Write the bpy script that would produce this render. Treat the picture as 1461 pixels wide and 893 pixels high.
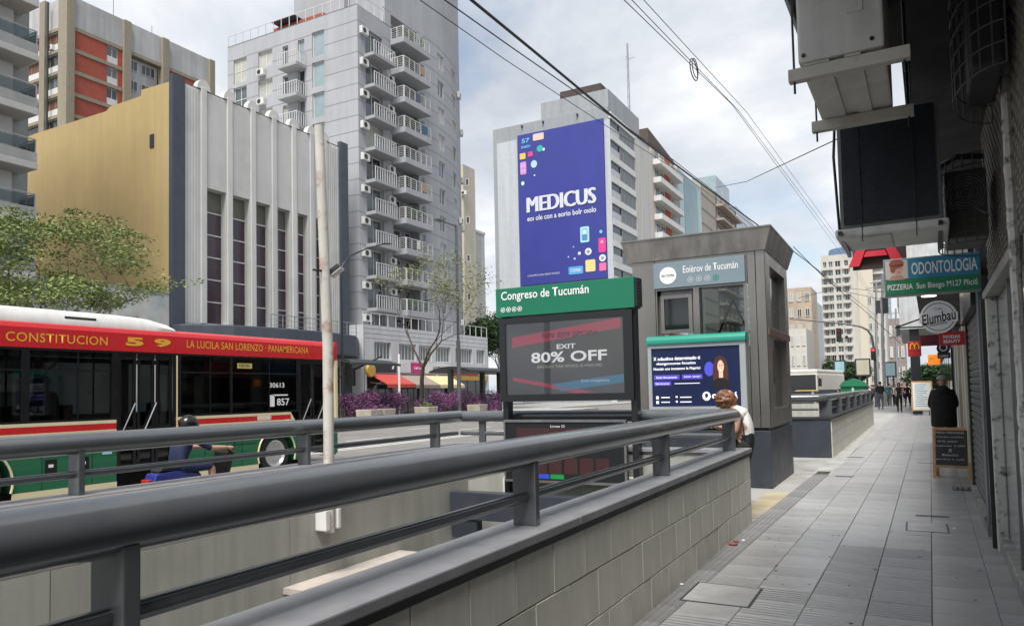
import bpy, bmesh, math, random
from math import sin, cos, pi, radians, sqrt, atan2
from mathutils import Vector, Matrix
for o in list(bpy.data.objects): bpy.data.objects.remove(o)
scene = bpy.context.scene
COL = scene.collection
rng = random.Random(7)

# ---------------------------------------------------------------- camera
W_PX, H_PX, F_PX = 1461.0, 893.0, 1060.0
CX, CY, CAM_H = 730.5, 446.5, 1.6
PSI, TH, RO, SHIFT = radians(28.1787), radians(2.8), radians(1.2), 61.575
cf = Vector((-sin(PSI)*cos(TH), cos(PSI)*cos(TH), sin(TH)))
r0 = Vector((cos(PSI), sin(PSI), 0)); u0 = r0.cross(cf)
cr = r0*cos(RO) - u0*sin(RO); cu = u0*cos(RO) + r0*sin(RO)
CAM = Vector((0, 0, CAM_H))
cam_data = bpy.data.cameras.new('camera'); cam = bpy.data.objects.new('camera', cam_data); COL.objects.link(cam)
cam.matrix_world = Matrix(((cr.x, cu.x, -cf.x, 0), (cr.y, cu.y, -cf.y, 0), (cr.z, cu.z, -cf.z, CAM_H), (0, 0, 0, 1)))
cam_data.sensor_width = 36; cam_data.lens = F_PX/W_PX*36; cam_data.shift_y = SHIFT/W_PX
cam_data.clip_start = .05; cam_data.clip_end = 3000
scene.camera = cam

# ---------------------------------------------------------------- sky, sun, exposure
SUN_EL, SUN_AZ = radians(60), radians(166)      # azimuth measured from +Y towards +X
world = bpy.data.worlds.new('World'); scene.world = world; world.use_nodes = True
wt = world.node_tree; wt.nodes.clear()
def wn(t, **k):
    n = wt.nodes.new(t)
    for a, b in k.items(): setattr(n, a, b)
    return n
def wmath(op, a, b=None):
    n = wn('ShaderNodeMath', operation=op)
    for i, s in enumerate((a, b)):
        if s is None: continue
        if isinstance(s, (int, float)): n.inputs[i].default_value = s
        else: wt.links.new(s, n.inputs[i])
    return n.outputs[0]
wsky = wn('ShaderNodeTexSky', sky_type='NISHITA'); wsky.sun_disc = False
wsky.sun_elevation = SUN_EL; wsky.sun_rotation = SUN_AZ; wsky.air_density = 1.2; wsky.dust_density = 1.5
wtc = wn('ShaderNodeTexCoord'); wsep = wn('ShaderNodeSeparateXYZ'); wt.links.new(wtc.outputs['Generated'], wsep.inputs[0])
den = wmath('ADD', wmath('MAXIMUM', wsep.outputs[2], 0.0), .22)
wcomb = wn('ShaderNodeCombineXYZ')
wt.links.new(wmath('DIVIDE', wsep.outputs[0], den), wcomb.inputs[0]); wt.links.new(wmath('DIVIDE', wsep.outputs[1], den), wcomb.inputs[1])
def wnoise(scale, detail, rough, off, dist=0.):
    mp = wn('ShaderNodeMapping'); mp.inputs['Location'].default_value = off; wt.links.new(wcomb.outputs[0], mp.inputs[0])
    n = wn('ShaderNodeTexNoise'); n.inputs['Scale'].default_value = scale; n.inputs['Detail'].default_value = detail
    n.inputs['Roughness'].default_value = rough; n.inputs['Distortion'].default_value = dist
    wt.links.new(mp.outputs[0], n.inputs['Vector']); return n.outputs['Fac']
def wramp(fac, stops):
    r = wn('ShaderNodeValToRGB'); wt.links.new(fac, r.inputs[0]); e = r.color_ramp.elements
    while len(e) < len(stops): e.new(.5)
    for i, (p, c) in enumerate(stops): e[i].position = p; e[i].color = (*c, 1) if len(c) == 3 else c
    return r.outputs[0]
SKY_OFF = (9.1, 9.4, 0)
cover = wramp(wnoise(1.05, 9, .56, SKY_OFF, .25), [(.36, (0, 0, 0)), (.50, (1, 1, 1))])
shade = wramp(wnoise(1.5, 8, .58, (SKY_OFF[0]+.12, SKY_OFF[1]+.2, 3.3), .2), [(.33, (2.35, 2.58, 2.95)), (.48, (3.2, 3.4, 3.7)), (.60, (4.0, 4.12, 4.3)), (.70, (5.0, 5.03, 5.08))])
wsat = wn('ShaderNodeHueSaturation'); wsat.inputs['Saturation'].default_value = .72; wsat.inputs['Value'].default_value = .75
wt.links.new(wsky.outputs[0], wsat.inputs['Color'])
wmix = wn('ShaderNodeMix', data_type='RGBA'); wt.links.new(cover, wmix.inputs[0]); wt.links.new(wsat.outputs[0], wmix.inputs[6]); wt.links.new(shade, wmix.inputs[7])
wbg = wn('ShaderNodeBackground'); wbg.inputs['Strength'].default_value = .1; wt.links.new(wmix.outputs[2], wbg.inputs[0])
wout = wn('ShaderNodeOutputWorld'); wt.links.new(wbg.outputs[0], wout.inputs[0])
sun_l = bpy.data.lights.new('sun', 'SUN'); sun_l.energy = 2.4; sun_l.angle = radians(25); sun_l.color = (1, .965, .91)
sun = bpy.data.objects.new('sun', sun_l); COL.objects.link(sun)
sd = Vector((sin(SUN_AZ)*cos(SUN_EL), cos(SUN_AZ)*cos(SUN_EL), sin(SUN_EL)))
sun.rotation_euler = sd.to_track_quat('Z', 'Y').to_euler(); sun.location = (0, 0, 60)
vs = scene.view_settings; vs.view_transform = 'Standard'; vs.look = 'None'; vs.exposure = 1.2; vs.gamma = 1; vs.use_curve_mapping = False
scene.render.engine = 'CYCLES'; scene.render.resolution_x = 1024; scene.render.resolution_y = 625
scene.cycles.max_bounces = 8; scene.cycles.transparent_max_bounces = 12

# ---------------------------------------------------------------- pixel helpers: a pixel gives a direction, a plane the distance
def ray(x, y): return cf + cr*((x-CX)/F_PX) + cu*((CY+SHIFT-y)/F_PX)
def onx(x, y, X): d = ray(x, y); return CAM + d*(X/d.x)
def ony(x, y, Y): d = ray(x, y); return CAM + d*(Y/d.y)
def onz(x, y, z=0.): d = ray(x, y); return CAM + d*((z-CAM_H)/d.z)
def FX(Y, off=0.): return .47 + .02*Y + off           # building line on our side
FRZ = -atan2(.02, 1)

# ---------------------------------------------------------------- materials
MATS = {}
def srgb(r, g, b):
    f = lambda c: ((c/255+.055)/1.055)**2.4 if c/255 > .04045 else c/255/12.92
    return (f(r), f(g), f(b))
def M(name, col=None, rough=.6, metal=0., var=.12, scale=2., bump=0., bscale=40., streak=0., spec=.5, emit=0., ribs=None, coat=0., alpha=None, grime=None, ss=1.):
    if name in MATS: return MATS[name]
    m = bpy.data.materials.new(name); m.use_nodes = True; MATS[name] = m
    nt = m.node_tree; N = nt.nodes; L = nt.links; b = N['Principled BSDF']
    b.inputs['Roughness'].default_value = rough; b.inputs['Metallic'].default_value = metal
    b.inputs['Specular IOR Level'].default_value = spec; b.inputs['Coat Weight'].default_value = coat
    b.inputs['Base Color'].default_value = (*col, 1)
    tc = N.new('ShaderNodeTexCoord'); last = None
    def noise(sc, det=5, mapscale=None, src='Object'):
        n = N.new('ShaderNodeTexNoise'); n.inputs['Scale'].default_value = sc; n.inputs['Detail'].default_value = det; n.inputs['Roughness'].default_value = .6
        if mapscale:
            mp = N.new('ShaderNodeMapping'); mp.inputs['Scale'].default_value = mapscale; L.new(tc.outputs[src], mp.inputs[0]); L.new(mp.outputs[0], n.inputs['Vector'])
        else: L.new(tc.outputs[src], n.inputs['Vector'])
        return n.outputs['Fac']
    def mul(colsock, facsock, lo, hi, p0=.3, p1=.7):
        r = N.new('ShaderNodeMapRange'); L.new(facsock, r.inputs[0]); r.inputs[1].default_value = p0; r.inputs[2].default_value = p1; r.inputs[3].default_value = lo; r.inputs[4].default_value = hi
        x = N.new('ShaderNodeMix'); x.data_type = 'RGBA'; x.blend_type = 'MULTIPLY'; x.inputs[0].default_value = 1
        if colsock is None: x.inputs[6].default_value = (*col, 1)
        else: L.new(colsock, x.inputs[6])
        L.new(r.outputs[0], x.inputs[7]); return x.outputs[2]
    if var:
        last = mul(None, noise(scale), 1-var, 1+var*.6)
        oi = N.new('ShaderNodeObjectInfo')
        last = mul(last, oi.outputs['Random'], 1-var*.45, 1+var*.45, 0, 1)
    if streak: last = mul(last, noise(1., 6, (6*ss, 6*ss, .35*ss)), 1-streak, 1+streak*.2, .35, .62)
    if grime:
        g = N.new('ShaderNodeMix'); g.data_type = 'RGBA'
        r = N.new('ShaderNodeMapRange'); L.new(noise(grime[1], 8), r.inputs[0]); r.inputs[1].default_value = .52; r.inputs[2].default_value = .68; r.inputs[4].default_value = grime[2]
        L.new(r.outputs[0], g.inputs[0])
        if last is None: g.inputs[6].default_value = (*col, 1)
        else: L.new(last, g.inputs[6])
        g.inputs[7].default_value = (*grime[0], 1); last = g.outputs[2]
    if last is not None: L.new(last, b.inputs['Base Color'])
    hs = []
    if bump: hs.append((noise(bscale, 4), bump))
    if ribs:
        w = N.new('ShaderNodeTexWave'); w.bands_direction = ribs[0]; w.inputs['Scale'].default_value = ribs[1]; L.new(tc.outputs['Object'], w.inputs['Vector']); hs.append((w.outputs['Fac'], ribs[2]))
    prev = None
    for h, s in hs:
        bp = N.new('ShaderNodeBump'); bp.inputs['Strength'].default_value = s; bp.inputs['Distance'].default_value = .02; L.new(h, bp.inputs['Height'])
        if prev: L.new(prev, bp.inputs['Normal'])
        prev = bp.outputs[0]
    if prev: L.new(prev, b.inputs['Normal'])
    if rough > .15 and var:
        r = N.new('ShaderNodeMapRange'); L.new(noise(scale*2.3), r.inputs[0]); r.inputs[1].default_value = .3; r.inputs[2].default_value = .7; r.inputs[3].default_value = rough*.85; r.inputs[4].default_value = min(1, rough*1.15); L.new(r.outputs[0], b.inputs['Roughness'])
    if emit:
        b.inputs['Emission Color'].default_value = (*col, 1); b.inputs['Emission Strength'].default_value = emit
    if alpha is not None:      # tinted see-through glass: transparent + mirror by fresnel
        tr = N.new('ShaderNodeBsdfTransparent'); tr.inputs[0].default_value = (*alpha, 1)
        gl = N.new('ShaderNodeBsdfGlossy'); gl.inputs['Roughness'].default_value = rough
        fr = N.new('ShaderNodeFresnel'); fr.inputs[0].default_value = 1.55
        mx = N.new('ShaderNodeMixShader'); L.new(fr.outputs[0], mx.inputs[0]); L.new(tr.outputs[0], mx.inputs[1]); L.new(gl.outputs[0], mx.inputs[2])
        L.new(mx.outputs[0], N['Material Output'].inputs[0])
    return m

# ---------------------------------------------------------------- mesh builder
class MB:
    def __init__(s): s.v = []; s.f = []; s.mi = []; s.cur = 0
    def add(s, vs, fs):
        n = len(s.v); s.v += [tuple(p) for p in vs]
        for f in fs: s.f.append(tuple(i+n for i in f)); s.mi.append(s.cur)
        return s
    def box(s, x0, y0, z0, x1, y1, z1):
        if x0 > x1: x0, x1 = x1, x0
        if y0 > y1: y0, y1 = y1, y0
        if z0 > z1: z0, z1 = z1, z0
        return s.add([(x0,y0,z0),(x1,y0,z0),(x1,y1,z0),(x0,y1,z0),(x0,y0,z1),(x1,y0,z1),(x1,y1,z1),(x0,y1,z1)],
                     [(0,3,2,1),(4,5,6,7),(0,1,5,4),(1,2,6,5),(2,3,7,6),(3,0,4,7)])
    def bar(s, a, b, w, h, up=(0,0,1)):       # rectangular bar from a to b
        a = Vector(a); b = Vector(b); d = (b-a).normalized(); up = Vector(up)
        if abs(d.dot(up)) > .98: up = Vector((0,1,0)) if abs(d.y) < .9 else Vector((1,0,0))
        x = d.cross(up).normalized()*(w/2); y = x.cross(d).normalized()*(h/2)
        return s.add([a-x-y,a+x-y,a+x+y,a-x+y,b-x-y,b+x-y,b+x+y,b-x+y],[(0,1,2,3),(7,6,5,4),(0,4,5,1),(1,5,6,2),(2,6,7,3),(3,7,4,0)])
    def quad(s, *p): return s.add(p, [tuple(range(len(p)))])
    def tube(s, pts, r, n=8, cap=True):
        pts = [Vector(p) for p in pts]; rs = r if isinstance(r, (list, tuple)) else [r]*len(pts)
        ref = None; vs = []; fs = []
        for i, p in enumerate(pts):
            d = (pts[min(i+1, len(pts)-1)]-pts[max(i-1, 0)]).normalized()
            if ref is None: ref = Vector((0,0,1)) if abs(d.z) < .9 else Vector((1,0,0))
            x = d.cross(ref)
            if x.length < 1e-4: x = d.cross(Vector((.3,.8,.5)))
            x.normalize(); y = x.cross(d).normalized(); ref = y
            for k in range(n):
                a = 2*pi*k/n; vs.append(p + x*(cos(a)*rs[i]) + y*(sin(a)*rs[i]))
        for i in range(len(pts)-1):
            for k in range(n):
                k2 = (k+1) % n; fs.append((i*n+k, (i+1)*n+k, (i+1)*n+k2, i*n+k2))
        if cap: fs.append(tuple(range(n))); fs.append(tuple((len(pts)-1)*n+k for k in reversed(range(n))))
        return s.add(vs, fs)
    def prism(s, poly, lo, hi, ax='z'):       # polygon (2D) extruded along an axis: z:(x,y) y:(x,z) x:(y,z)
        P = {'z': lambda a, b, c: (a, b, c), 'y': lambda a, b, c: (a, c, b), 'x': lambda a, b, c: (c, a, b)}[ax]
        n = len(poly); vs = [P(a, b, lo) for a, b in poly] + [P(a, b, hi) for a, b in poly]
        fs = [tuple(reversed(range(n))), tuple(range(n, 2*n))] + [(i, (i+1) % n, n+(i+1) % n, n+i) for i in range(n)]
        return s.add(vs, fs)
    def ring(s, c, ro, ri, ax, n=24, h=.01):  # flat annulus with thickness, axis = unit vector
        c = Vector(c); ax = Vector(ax).normalized(); x = ax.cross(Vector((0,0,1))) if abs(ax.z) < .9 else Vector((1,0,0)); x.normalize(); y = ax.cross(x)
        vs = []; fs = []
        for k in range(n):
            a = 2*pi*k/n; d = x*cos(a)+y*sin(a)
            vs += [c+d*ri+ax*h/2, c+d*ro+ax*h/2, c+d*ro-ax*h/2, c+d*ri-ax*h/2]
        for k in range(n):
            a = k*4; b = ((k+1) % n)*4
            for i in range(4): fs.append((a+i, a+(i+1) % 4, b+(i+1) % 4, b+i))
        return s.add(vs, fs)
    def disc(s, c, r, ax, n=20, h=.01): 
        c = Vector(c); ax = Vector(ax).normalized(); return s.tube([c-ax*h/2, c+ax*h/2], r, n)
    def lathe(s, prof, c, ax=(0,0,1), n=16):  # prof: (radius, height)
        c = Vector(c); ax = Vector(ax).normalized(); x = ax.cross(Vector((0,0,1))) if abs(ax.z) < .9 else Vector((1,0,0)); x.normalize(); y = ax.cross(x)
        vs = [c + ax*h + (x*cos(2*pi*k/n)+y*sin(2*pi*k/n))*max(r, 1e-4) for r, h in prof for k in range(n)]
        fs = [(i*n+k, i*n+(k+1) % n, (i+1)*n+(k+1) % n, (i+1)*n+k) for i in range(len(prof)-1) for k in range(n)]
        fs += [tuple(reversed(range(n))), tuple((len(prof)-1)*n+k for k in range(n))]
        return s.add(vs, fs)
    def ball(s, c, rx, ry=None, rz=None, n=12, m=8):
        ry = ry or rx; rz = rz or rx; c = Vector(c); vs = [c+Vector((0,0,-rz))]; fs = []
        for i in range(1, m):
            t = -pi/2+pi*i/m
            for k in range(n): vs.append(c+Vector((rx*cos(t)*cos(2*pi*k/n), ry*cos(t)*sin(2*pi*k/n), rz*sin(t))))
        vs.append(c+Vector((0,0,rz))); e = len(vs)-1
        for k in range(n):
            k2 = (k+1) % n; fs.append((0, 1+k2, 1+k)); fs.append((e, e-n+k, e-n+k2))
            for i in range(m-2): fs.append((1+i*n+k, 1+i*n+k2, 1+(i+1)*n+k2, 1+(i+1)*n+k))
        return s.add(vs, fs)
    def mesh(s, name, mats, off=None, bevel=0., smooth=False, seg=2):
        me = bpy.data.meshes.new(name)
        vs = s.v if off is None else [off @ Vector(p) for p in s.v]
        me.from_pydata([tuple(p) for p in vs], [], s.f)
        for m in (mats if isinstance(mats, (list, tuple)) else [mats]): me.materials.append(m)
        if any(s.mi): me.polygons.foreach_set('material_index', s.mi)
        bm = bmesh.new(); bm.from_mesh(me)
        bmesh.ops.recalc_face_normals(bm, faces=bm.faces) if s.recalc else None
        if bevel:
            bmesh.ops.bevel(bm, geom=[e for e in bm.edges if len(e.link_faces) == 2 and e.calc_face_angle(0) > .6], offset=bevel, segments=seg, affect='EDGES', profile=.6, clamp_overlap=True)
        bm.to_mesh(me); bm.free()
        if smooth:
            me.polygons.foreach_set('use_smooth', [True]*len(me.polygons)); me.set_sharp_from_angle(angle=radians(38))
        return me
    recalc = True
    def build(s, name, mats, parent=None, bevel=0., smooth=False, local=False, seg=2):
        off = None
        if parent is not None and not local: off = wmat(parent).inverted()
        o = bpy.data.objects.new(name, s.mesh(name, mats, off, bevel, smooth, seg)); COL.objects.link(o)
        if parent is not None: o.parent = parent
        return o
def wmat(o):
    m = Matrix.Translation(o.location) @ o.rotation_euler.to_matrix().to_4x4()
    return wmat(o.parent) @ m if o.parent else m
def tag(o, label=None, cat=None, group=None, kind=None):
    if label: o['label'] = label
    if cat: o['category'] = cat
    if group: o['group'] = group
    if kind: o['kind'] = kind
    return o
def T(name, label, cat, loc=(0,0,0), rz=0., group=None):
    o = bpy.data.objects.new(name, None); COL.objects.link(o); o.empty_display_size = .2
    o.location = loc; o.rotation_euler = (0, 0, rz); return tag(o, label, cat, group)
def inst(src, parent, loc, rz=0., name=None, scale=None):       # copy that shares mesh data
    o = bpy.data.objects.new(name or src.name.split('.')[0], src.data if hasattr(src, 'data') and not isinstance(src, bpy.types.Mesh) else src)
    COL.objects.link(o); o.parent = parent; o.location = loc; o.rotation_euler = (0, 0, rz)
    if scale: o.scale = scale
    return o
def copy_tree(o, parent=None):
    c = o.copy(); COL.objects.link(c); c.parent = parent
    for ch in list(o.children): copy_tree(ch, c)
    return c
def text(s, mat, parent, pos, u=(1,0,0), up=(0,0,1), w=None, h=None, bold=0., shear=0., name='lettering', lift=.004, space=1.):
    cu_ = bpy.data.curves.new('txt', 'FONT'); cu_.body = s; cu_.offset = bold; cu_.shear = shear; cu_.fill_mode = 'FRONT'; cu_.resolution_u = 3; cu_.space_character = space
    to = bpy.data.objects.new('txt', cu_); COL.objects.link(to)
    dg = bpy.context.evaluated_depsgraph_get(); me = bpy.data.meshes.new_from_object(to.evaluated_get(dg))
    bpy.data.objects.remove(to); bpy.data.curves.remove(cu_)
    xs = [v.co.x for v in me.vertices]; ys = [v.co.y for v in me.vertices]
    x0, x1, y0, y1 = min(xs), max(xs), min(ys), max(ys); u = Vector(u).normalized(); up = Vector(up).normalized(); n = u.cross(up)
    sy = h/(y1-y0) if h else w/(x1-x0); sx = w/(x1-x0) if w else sy
    inv = wmat(parent).inverted(); pos = Vector(pos)
    for v in me.vertices: v.co = inv @ (pos + u*((v.co.x-(x0+x1)/2)*sx) + up*((v.co.y-(y0+y1)/2)*sy) + n*lift)
    me.materials.clear(); me.materials.append(mat); me.name = name
    o = bpy.data.objects.new(name, me); COL.objects.link(o); o.parent = parent; return o
def flat(pts2, mat, parent, name, pos, u=(1,0,0), up=(0,0,1), lift=.003):   # flat printed shape
    u = Vector(u); up = Vector(up); n = u.cross(up); pos = Vector(pos)
    mb = MB(); mb.recalc = False; mb.add([pos+u*a+up*b+n*lift for a, b in pts2], [tuple(range(len(pts2)))])
    return mb.build(name, mat, parent)
def ell(cx, cy, rx, ry, n=20, a0=0., a1=2*pi): return [(cx+rx*cos(a0+(a1-a0)*k/n), cy+ry*sin(a0+(a1-a0)*k/n)) for k in range(n if a1-a0 > 6.2 else n+1)]
def rect(x0, y0, x1, y1): return [(x0,y0),(x1,y0),(x1,y1),(x0,y1)]
class Face:                                   # a facade: origin, direction along it, outward normal
    def __init__(s, O, u, n): s.O = Vector(O); s.u = Vector(u).normalized(); s.n = Vector(n).normalized(); s.rz = atan2(s.u.y, s.u.x)
    def p(s, u, z, w=0.): return s.O + s.u*u + s.n*w + Vector((0,0,z))
    def box(s, mb, u0, u1, z0, z1, w0, w1):
        vs = [s.p(u, z, w) for z in (z0, z1) for u, w in ((u0,w0),(u1,w0),(u1,w1),(u0,w1))]
        return mb.add(vs, [(0,3,2,1),(4,5,6,7),(0,1,5,4),(1,2,6,5),(2,3,7,6),(3,0,4,7)])
    def wall(s, mb, u0, u1, z0, z1, holes, depth=.25, w=0.):   # sheet with recessed rectangular openings
        us = sorted({u0, u1, *[h[i] for h in holes for i in (0, 1)]}); zs = sorted({z0, z1, *[h[i] for h in holes for i in (2, 3)]})
        us = [a for a in us if u0 <= a <= u1]; zs = [a for a in zs if z0 <= a <= z1]
        for i in range(len(us)-1):
            j = 0
            while j < len(zs)-1:
                cu_, k = (us[i]+us[i+1])/2, j
                def inh(kk): cz = (zs[kk]+zs[kk+1])/2; return any(h[0] < cu_ < h[1] and h[2] < cz < h[3] for h in holes)
                if inh(j): j += 1; continue
                while k+1 < len(zs)-1 and not inh(k+1): k += 1
                mb.quad(s.p(us[i], zs[j], w), s.p(us[i+1], zs[j], w), s.p(us[i+1], zs[k+1], w), s.p(us[i], zs[k+1], w)); j = k+1
        for a, b, c, d in holes:
            for (p, q) in (((a,c),(b,c)), ((b,c),(b,d)), ((b,d),(a,d)), ((a,d),(a,c))):
                mb.quad(s.p(*p, w), s.p(*q, w), s.p(*q, w-depth), s.p(*p, w-depth))
        return mb
WINMESH = {}
def window(face, root, u0, u1, z0, z1, depth, frame_mat, pane_mat, nx=2, nz=1, fw=.06, name='window', w=0.):
    # a window = frame mesh (part) + panes (sub-part), set back in the wall; meshes shared between equal windows
    W, Hh = round(u1-u0, 3), round(z1-z0, 3); key = (W, Hh, depth, frame_mat.name, nx, nz, fw, name)
    if key not in WINMESH:
        fm = MB(); t = .05
        fm.box(0,-t/2,0,W,t/2,fw); fm.box(0,-t/2,Hh-fw,W,t/2,Hh); fm.box(0,-t/2,fw,fw,t/2,Hh-fw); fm.box(W-fw,-t/2,fw,W,t/2,Hh-fw)
        for i in range(1, nx): x = W*i/nx; fm.box(x-fw*.45,-t*.45,fw,x+fw*.45,t*.45,Hh-fw)
        for j in range(1, nz): z = Hh*j/nz; fm.box(fw,-t*.43,z-fw*.4,W-fw,t*.43,z+fw*.4)
        pm = MB(); pm.box(fw*.5, .005, fw*.5, W-fw*.5, .015, Hh-fw*.5)
        WINMESH[key] = (fm.mesh(name, frame_mat), pm)
    fme, pm = WINMESH[key]
    pk = ('p',)+key+(pane_mat.name,)
    if pk not in WINMESH: WINMESH[pk] = pm.mesh('pane', pane_mat)
    L_ = root.matrix_world if False else None
    P = wmat(root).inverted() @ face.p(u0, z0, w-depth+.03)
    o = inst(fme, root, P, face.rz - root.rotation_euler.z, name); inst(WINMESH[pk], o, (0,0,0), 0, 'pane'); return o
# ---------------------------------------------------------------- shared materials
asphalt = M('asphalt', (.20,.19,.182), .85, var=.22, scale=.7, bump=.25, bscale=160, grime=((.12,.115,.11), .25, .6))
concrete = M('concrete', (.33,.325,.31), .8, var=.18, scale=1.2, bump=.15, bscale=60, grime=((.16,.15,.14), .9, .6))
kerbstone = M('kerbstone', (.3,.29,.28), .75, var=.2, scale=2)
paver_m = M('paver', (.36,.358,.355), .33, var=.26, scale=2.2, bump=.06, bscale=140, grime=((.17,.17,.172), 1.3, .55))
paver_rib = M('paver_ribbed', (.345,.343,.34), .42, var=.24, scale=2.2, ribs=('Y', 5.2, .5), grime=((.17,.17,.172), 1.3, .5))
paver_edge = M('paver_edge', (.22,.22,.222), .5, var=.25, scale=2.5, ribs=('X', 6, .4), grime=((.07,.07,.07), 1.2, .6))
grout = M('grout', (.11,.11,.11), .9, var=.2)
tile_m = M('wall_tile', (.62,.605,.535), .5, var=.14, scale=2.3, bump=.05, bscale=50, streak=.14, grime=((.30,.29,.25), 1.8, .45))
core_m = M('wall_core', (.05,.05,.045), .9)
rail_m = M('rail_paint', (.085,.092,.10), .21, var=.1, scale=5, spec=.6, coat=.45, grime=((.12,.125,.13), 3.2, .35))
cap_m = M('cap_stone', (.24,.245,.26), .42, var=.22, scale=3.5, bump=.06, bscale=120, grime=((.28,.28,.28), 3.5, .5))
capdark_m = M('cap_edge', (.035,.037,.042), .5, var=.2)
pit_m = M('pit_render', (.36,.36,.325), .7, var=.1, scale=.8, bump=.08, bscale=25, streak=.16, grime=((.26,.255,.22), 1.1, .5))
black_m = M('black_metal', (.012,.013,.015), .35, var=.1)
dark_m = M('dark_paint', (.03,.033,.038), .5, var=.15)
navy_m = M('navy_panel', (.035,.042,.055), .45, var=.2, scale=1.5, grime=((.07,.075,.085), 2, .4))
steel_m = M('brushed_steel', (.31,.295,.275), .30, .85, var=.10, scale=1.2, streak=.10, ss=.5)
steeldk_m = M('dull_steel', (.25,.25,.25), .4, .7, var=.2, scale=2, streak=.2)
white_m = M('white_paint', (.72,.72,.70), .55, var=.08, streak=.08)
white_print = M('white_print', (.8,.8,.8), .5, var=0)
glass_dk = M('dark_glass', (.012,.014,.016), .06, var=0, spec=.7)
galv_m = M('galvanised', (.3,.31,.32), .5, .3, var=.15)

# ---------------------------------------------------------------- ground: one sheet with the stairwell cut out of it
PX0, PX1, PY0, PY1 = -5.55, -2.0, -6.0, 8.95       # stairwell opening
def ring_sheet(mb, x0, x1, y0, y1, z, hx0=PX0, hx1=PX1, hy0=PY0, hy1=PY1):
    mb.quad((x0,y0,z),(x1,y0,z),(x1,hy0,z),(x0,hy0,z)); mb.quad((x0,hy1,z),(x1,hy1,z),(x1,y1,z),(x0,y1,z))
    mb.quad((x0,hy0,z),(hx0,hy0,z),(hx0,hy1,z),(x0,hy1,z)); mb.quad((hx1,hy0,z),(x1,hy0,z),(x1,hy1,z),(hx1,hy1,z))
mb = MB(); ring_sheet(mb, -900, 900, -300, 1800, -.12, PX0-.15, PX1+.15, PY0-.05, PY1+.15)
tag(mb.build('road', asphalt), kind='structure')
mb = MB(); ring_sheet(mb, -6.35, 40, -8, 62, -.004, PX0-.08, PX1+.08, PY0-.02, PY1+.08); mb.box(-6.36,-8,-.2,-6.349,62,-.003); mb.box(-6.36,61.99,-.2,40,62.0,-.003)
pav = tag(mb.build('pavement', concrete), kind='structure')
mb = MB()
for k in range(34):
    y = -6+k*2.; mb.box(-6.52, y+.006, -.2, -6.362, y+1.994, .003)
tag(mb.build('kerb', kerbstone, bevel=.02), kind='structure')
mb = MB(); mb.box(-47,-20,-.2,-31.5,240,.0); tag(mb.build('far_pavement', concrete), kind='structure')
mb = MB(); mb.box(-30.2,22,-.2,-24.6,62,.1); tag(mb.build('median', concrete, bevel=.02), kind='structure')
mb = MB()
for X in (-9.6, -19.0, -22.0):
    for k in range(26): mb.box(X-.06, -10+k*8., -.117, X+.06, -7+k*8., -.115)
mb.box(-16.1,-20,-.117,-15.95,200,-.115); mb.box(-16.5,-20,-.117,-16.35,200,-.115)
for k in range(9): mb.box(-7.4-k*1.1, 63.5, -.117, -7.9-k*1.1, 67.5, -.115)
tag(mb.build('road_markings', M('road_paint', (.6,.6,.56), .7, var=.25, scale=3)), kind='structure')

# pavers of our sidewalk: each one a piece, staggered rows
sw = MB(); sw.recalc = False
def sp(off, Y, z): return (.47+.02*Y+off, Y, z)
sw.quad(sp(-2.2-.01,9.3,-.0035), sp(.3,9.3,-.0035), sp(.3,61.9,-.0035), sp(-2.0,61.9,-.0035))
sw.quad((-1.66,-4,-.0035), sp(.3,-4,-.0035), sp(.3,9.3,-.0035), (-1.66,9.3,-.0035))
sidewalk = tag(sw.build('sidewalk', grout), kind='structure')
sidewalk.location = (0,0,0)
PW = .405; NCOL = 5; G = .004
def pmesh(w, l, mat):
    m = MB(); m.box(0,0,-.02,w-G,l-G,.004); return m.mesh('paver', mat, bevel=.004, seg=1)
pl, prb, pe = pmesh(PW,PW*1.0,paver_m), pmesh(PW,PW,paver_rib), pmesh(.24,PW,paver_edge)
pl2 = pmesh(PW,PW*2,paver_m)
rest = MB(); np_ = 0
first = -.12-NCOL*PW
for c in range(NCOL+1):
    off = first + c*PW; st = rng.choice((0., .4, .2, .6))*PW; j = 0; Y = 3.6+st
    while Y < 61.2:
        ribbed = (c in (2,3) and Y < 8.2) or (c == 1 and Y < 6) or rng.random() < .06
        skip = 9.05 < Y < 9.5 and c in (4,)
        if Y < 23.2 and np_ < 262:
            me = prb if ribbed else pl
            o = inst(me, sidewalk, (.47+.02*Y+off, Y, rng.uniform(-.0012,.0012)), FRZ, 'paver'); np_ += 1
            o.rotation_euler = (rng.uniform(-.0025,.0025), rng.uniform(-.0025,.0025), FRZ)
        else: rest.add([sp(off,Y,.003), sp(off+PW-G,Y,.003), sp(off+PW-G,Y+PW-G,.003), sp(off,Y+PW-G,.003)], [(0,1,2,3)])
        Y += PW
Y = 3.8
while Y < 15:                                    # narrow ribbed strip by the wall
    x = first-.24+.47+.02*Y
    if np_ < 300:
        inst(pe, sidewalk, (x, Y, 0), FRZ, 'paver'); np_ += 1
    Y += PW
tag(rest.build('paver_field', paver_m, sidewalk), kind='stuff')
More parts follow.
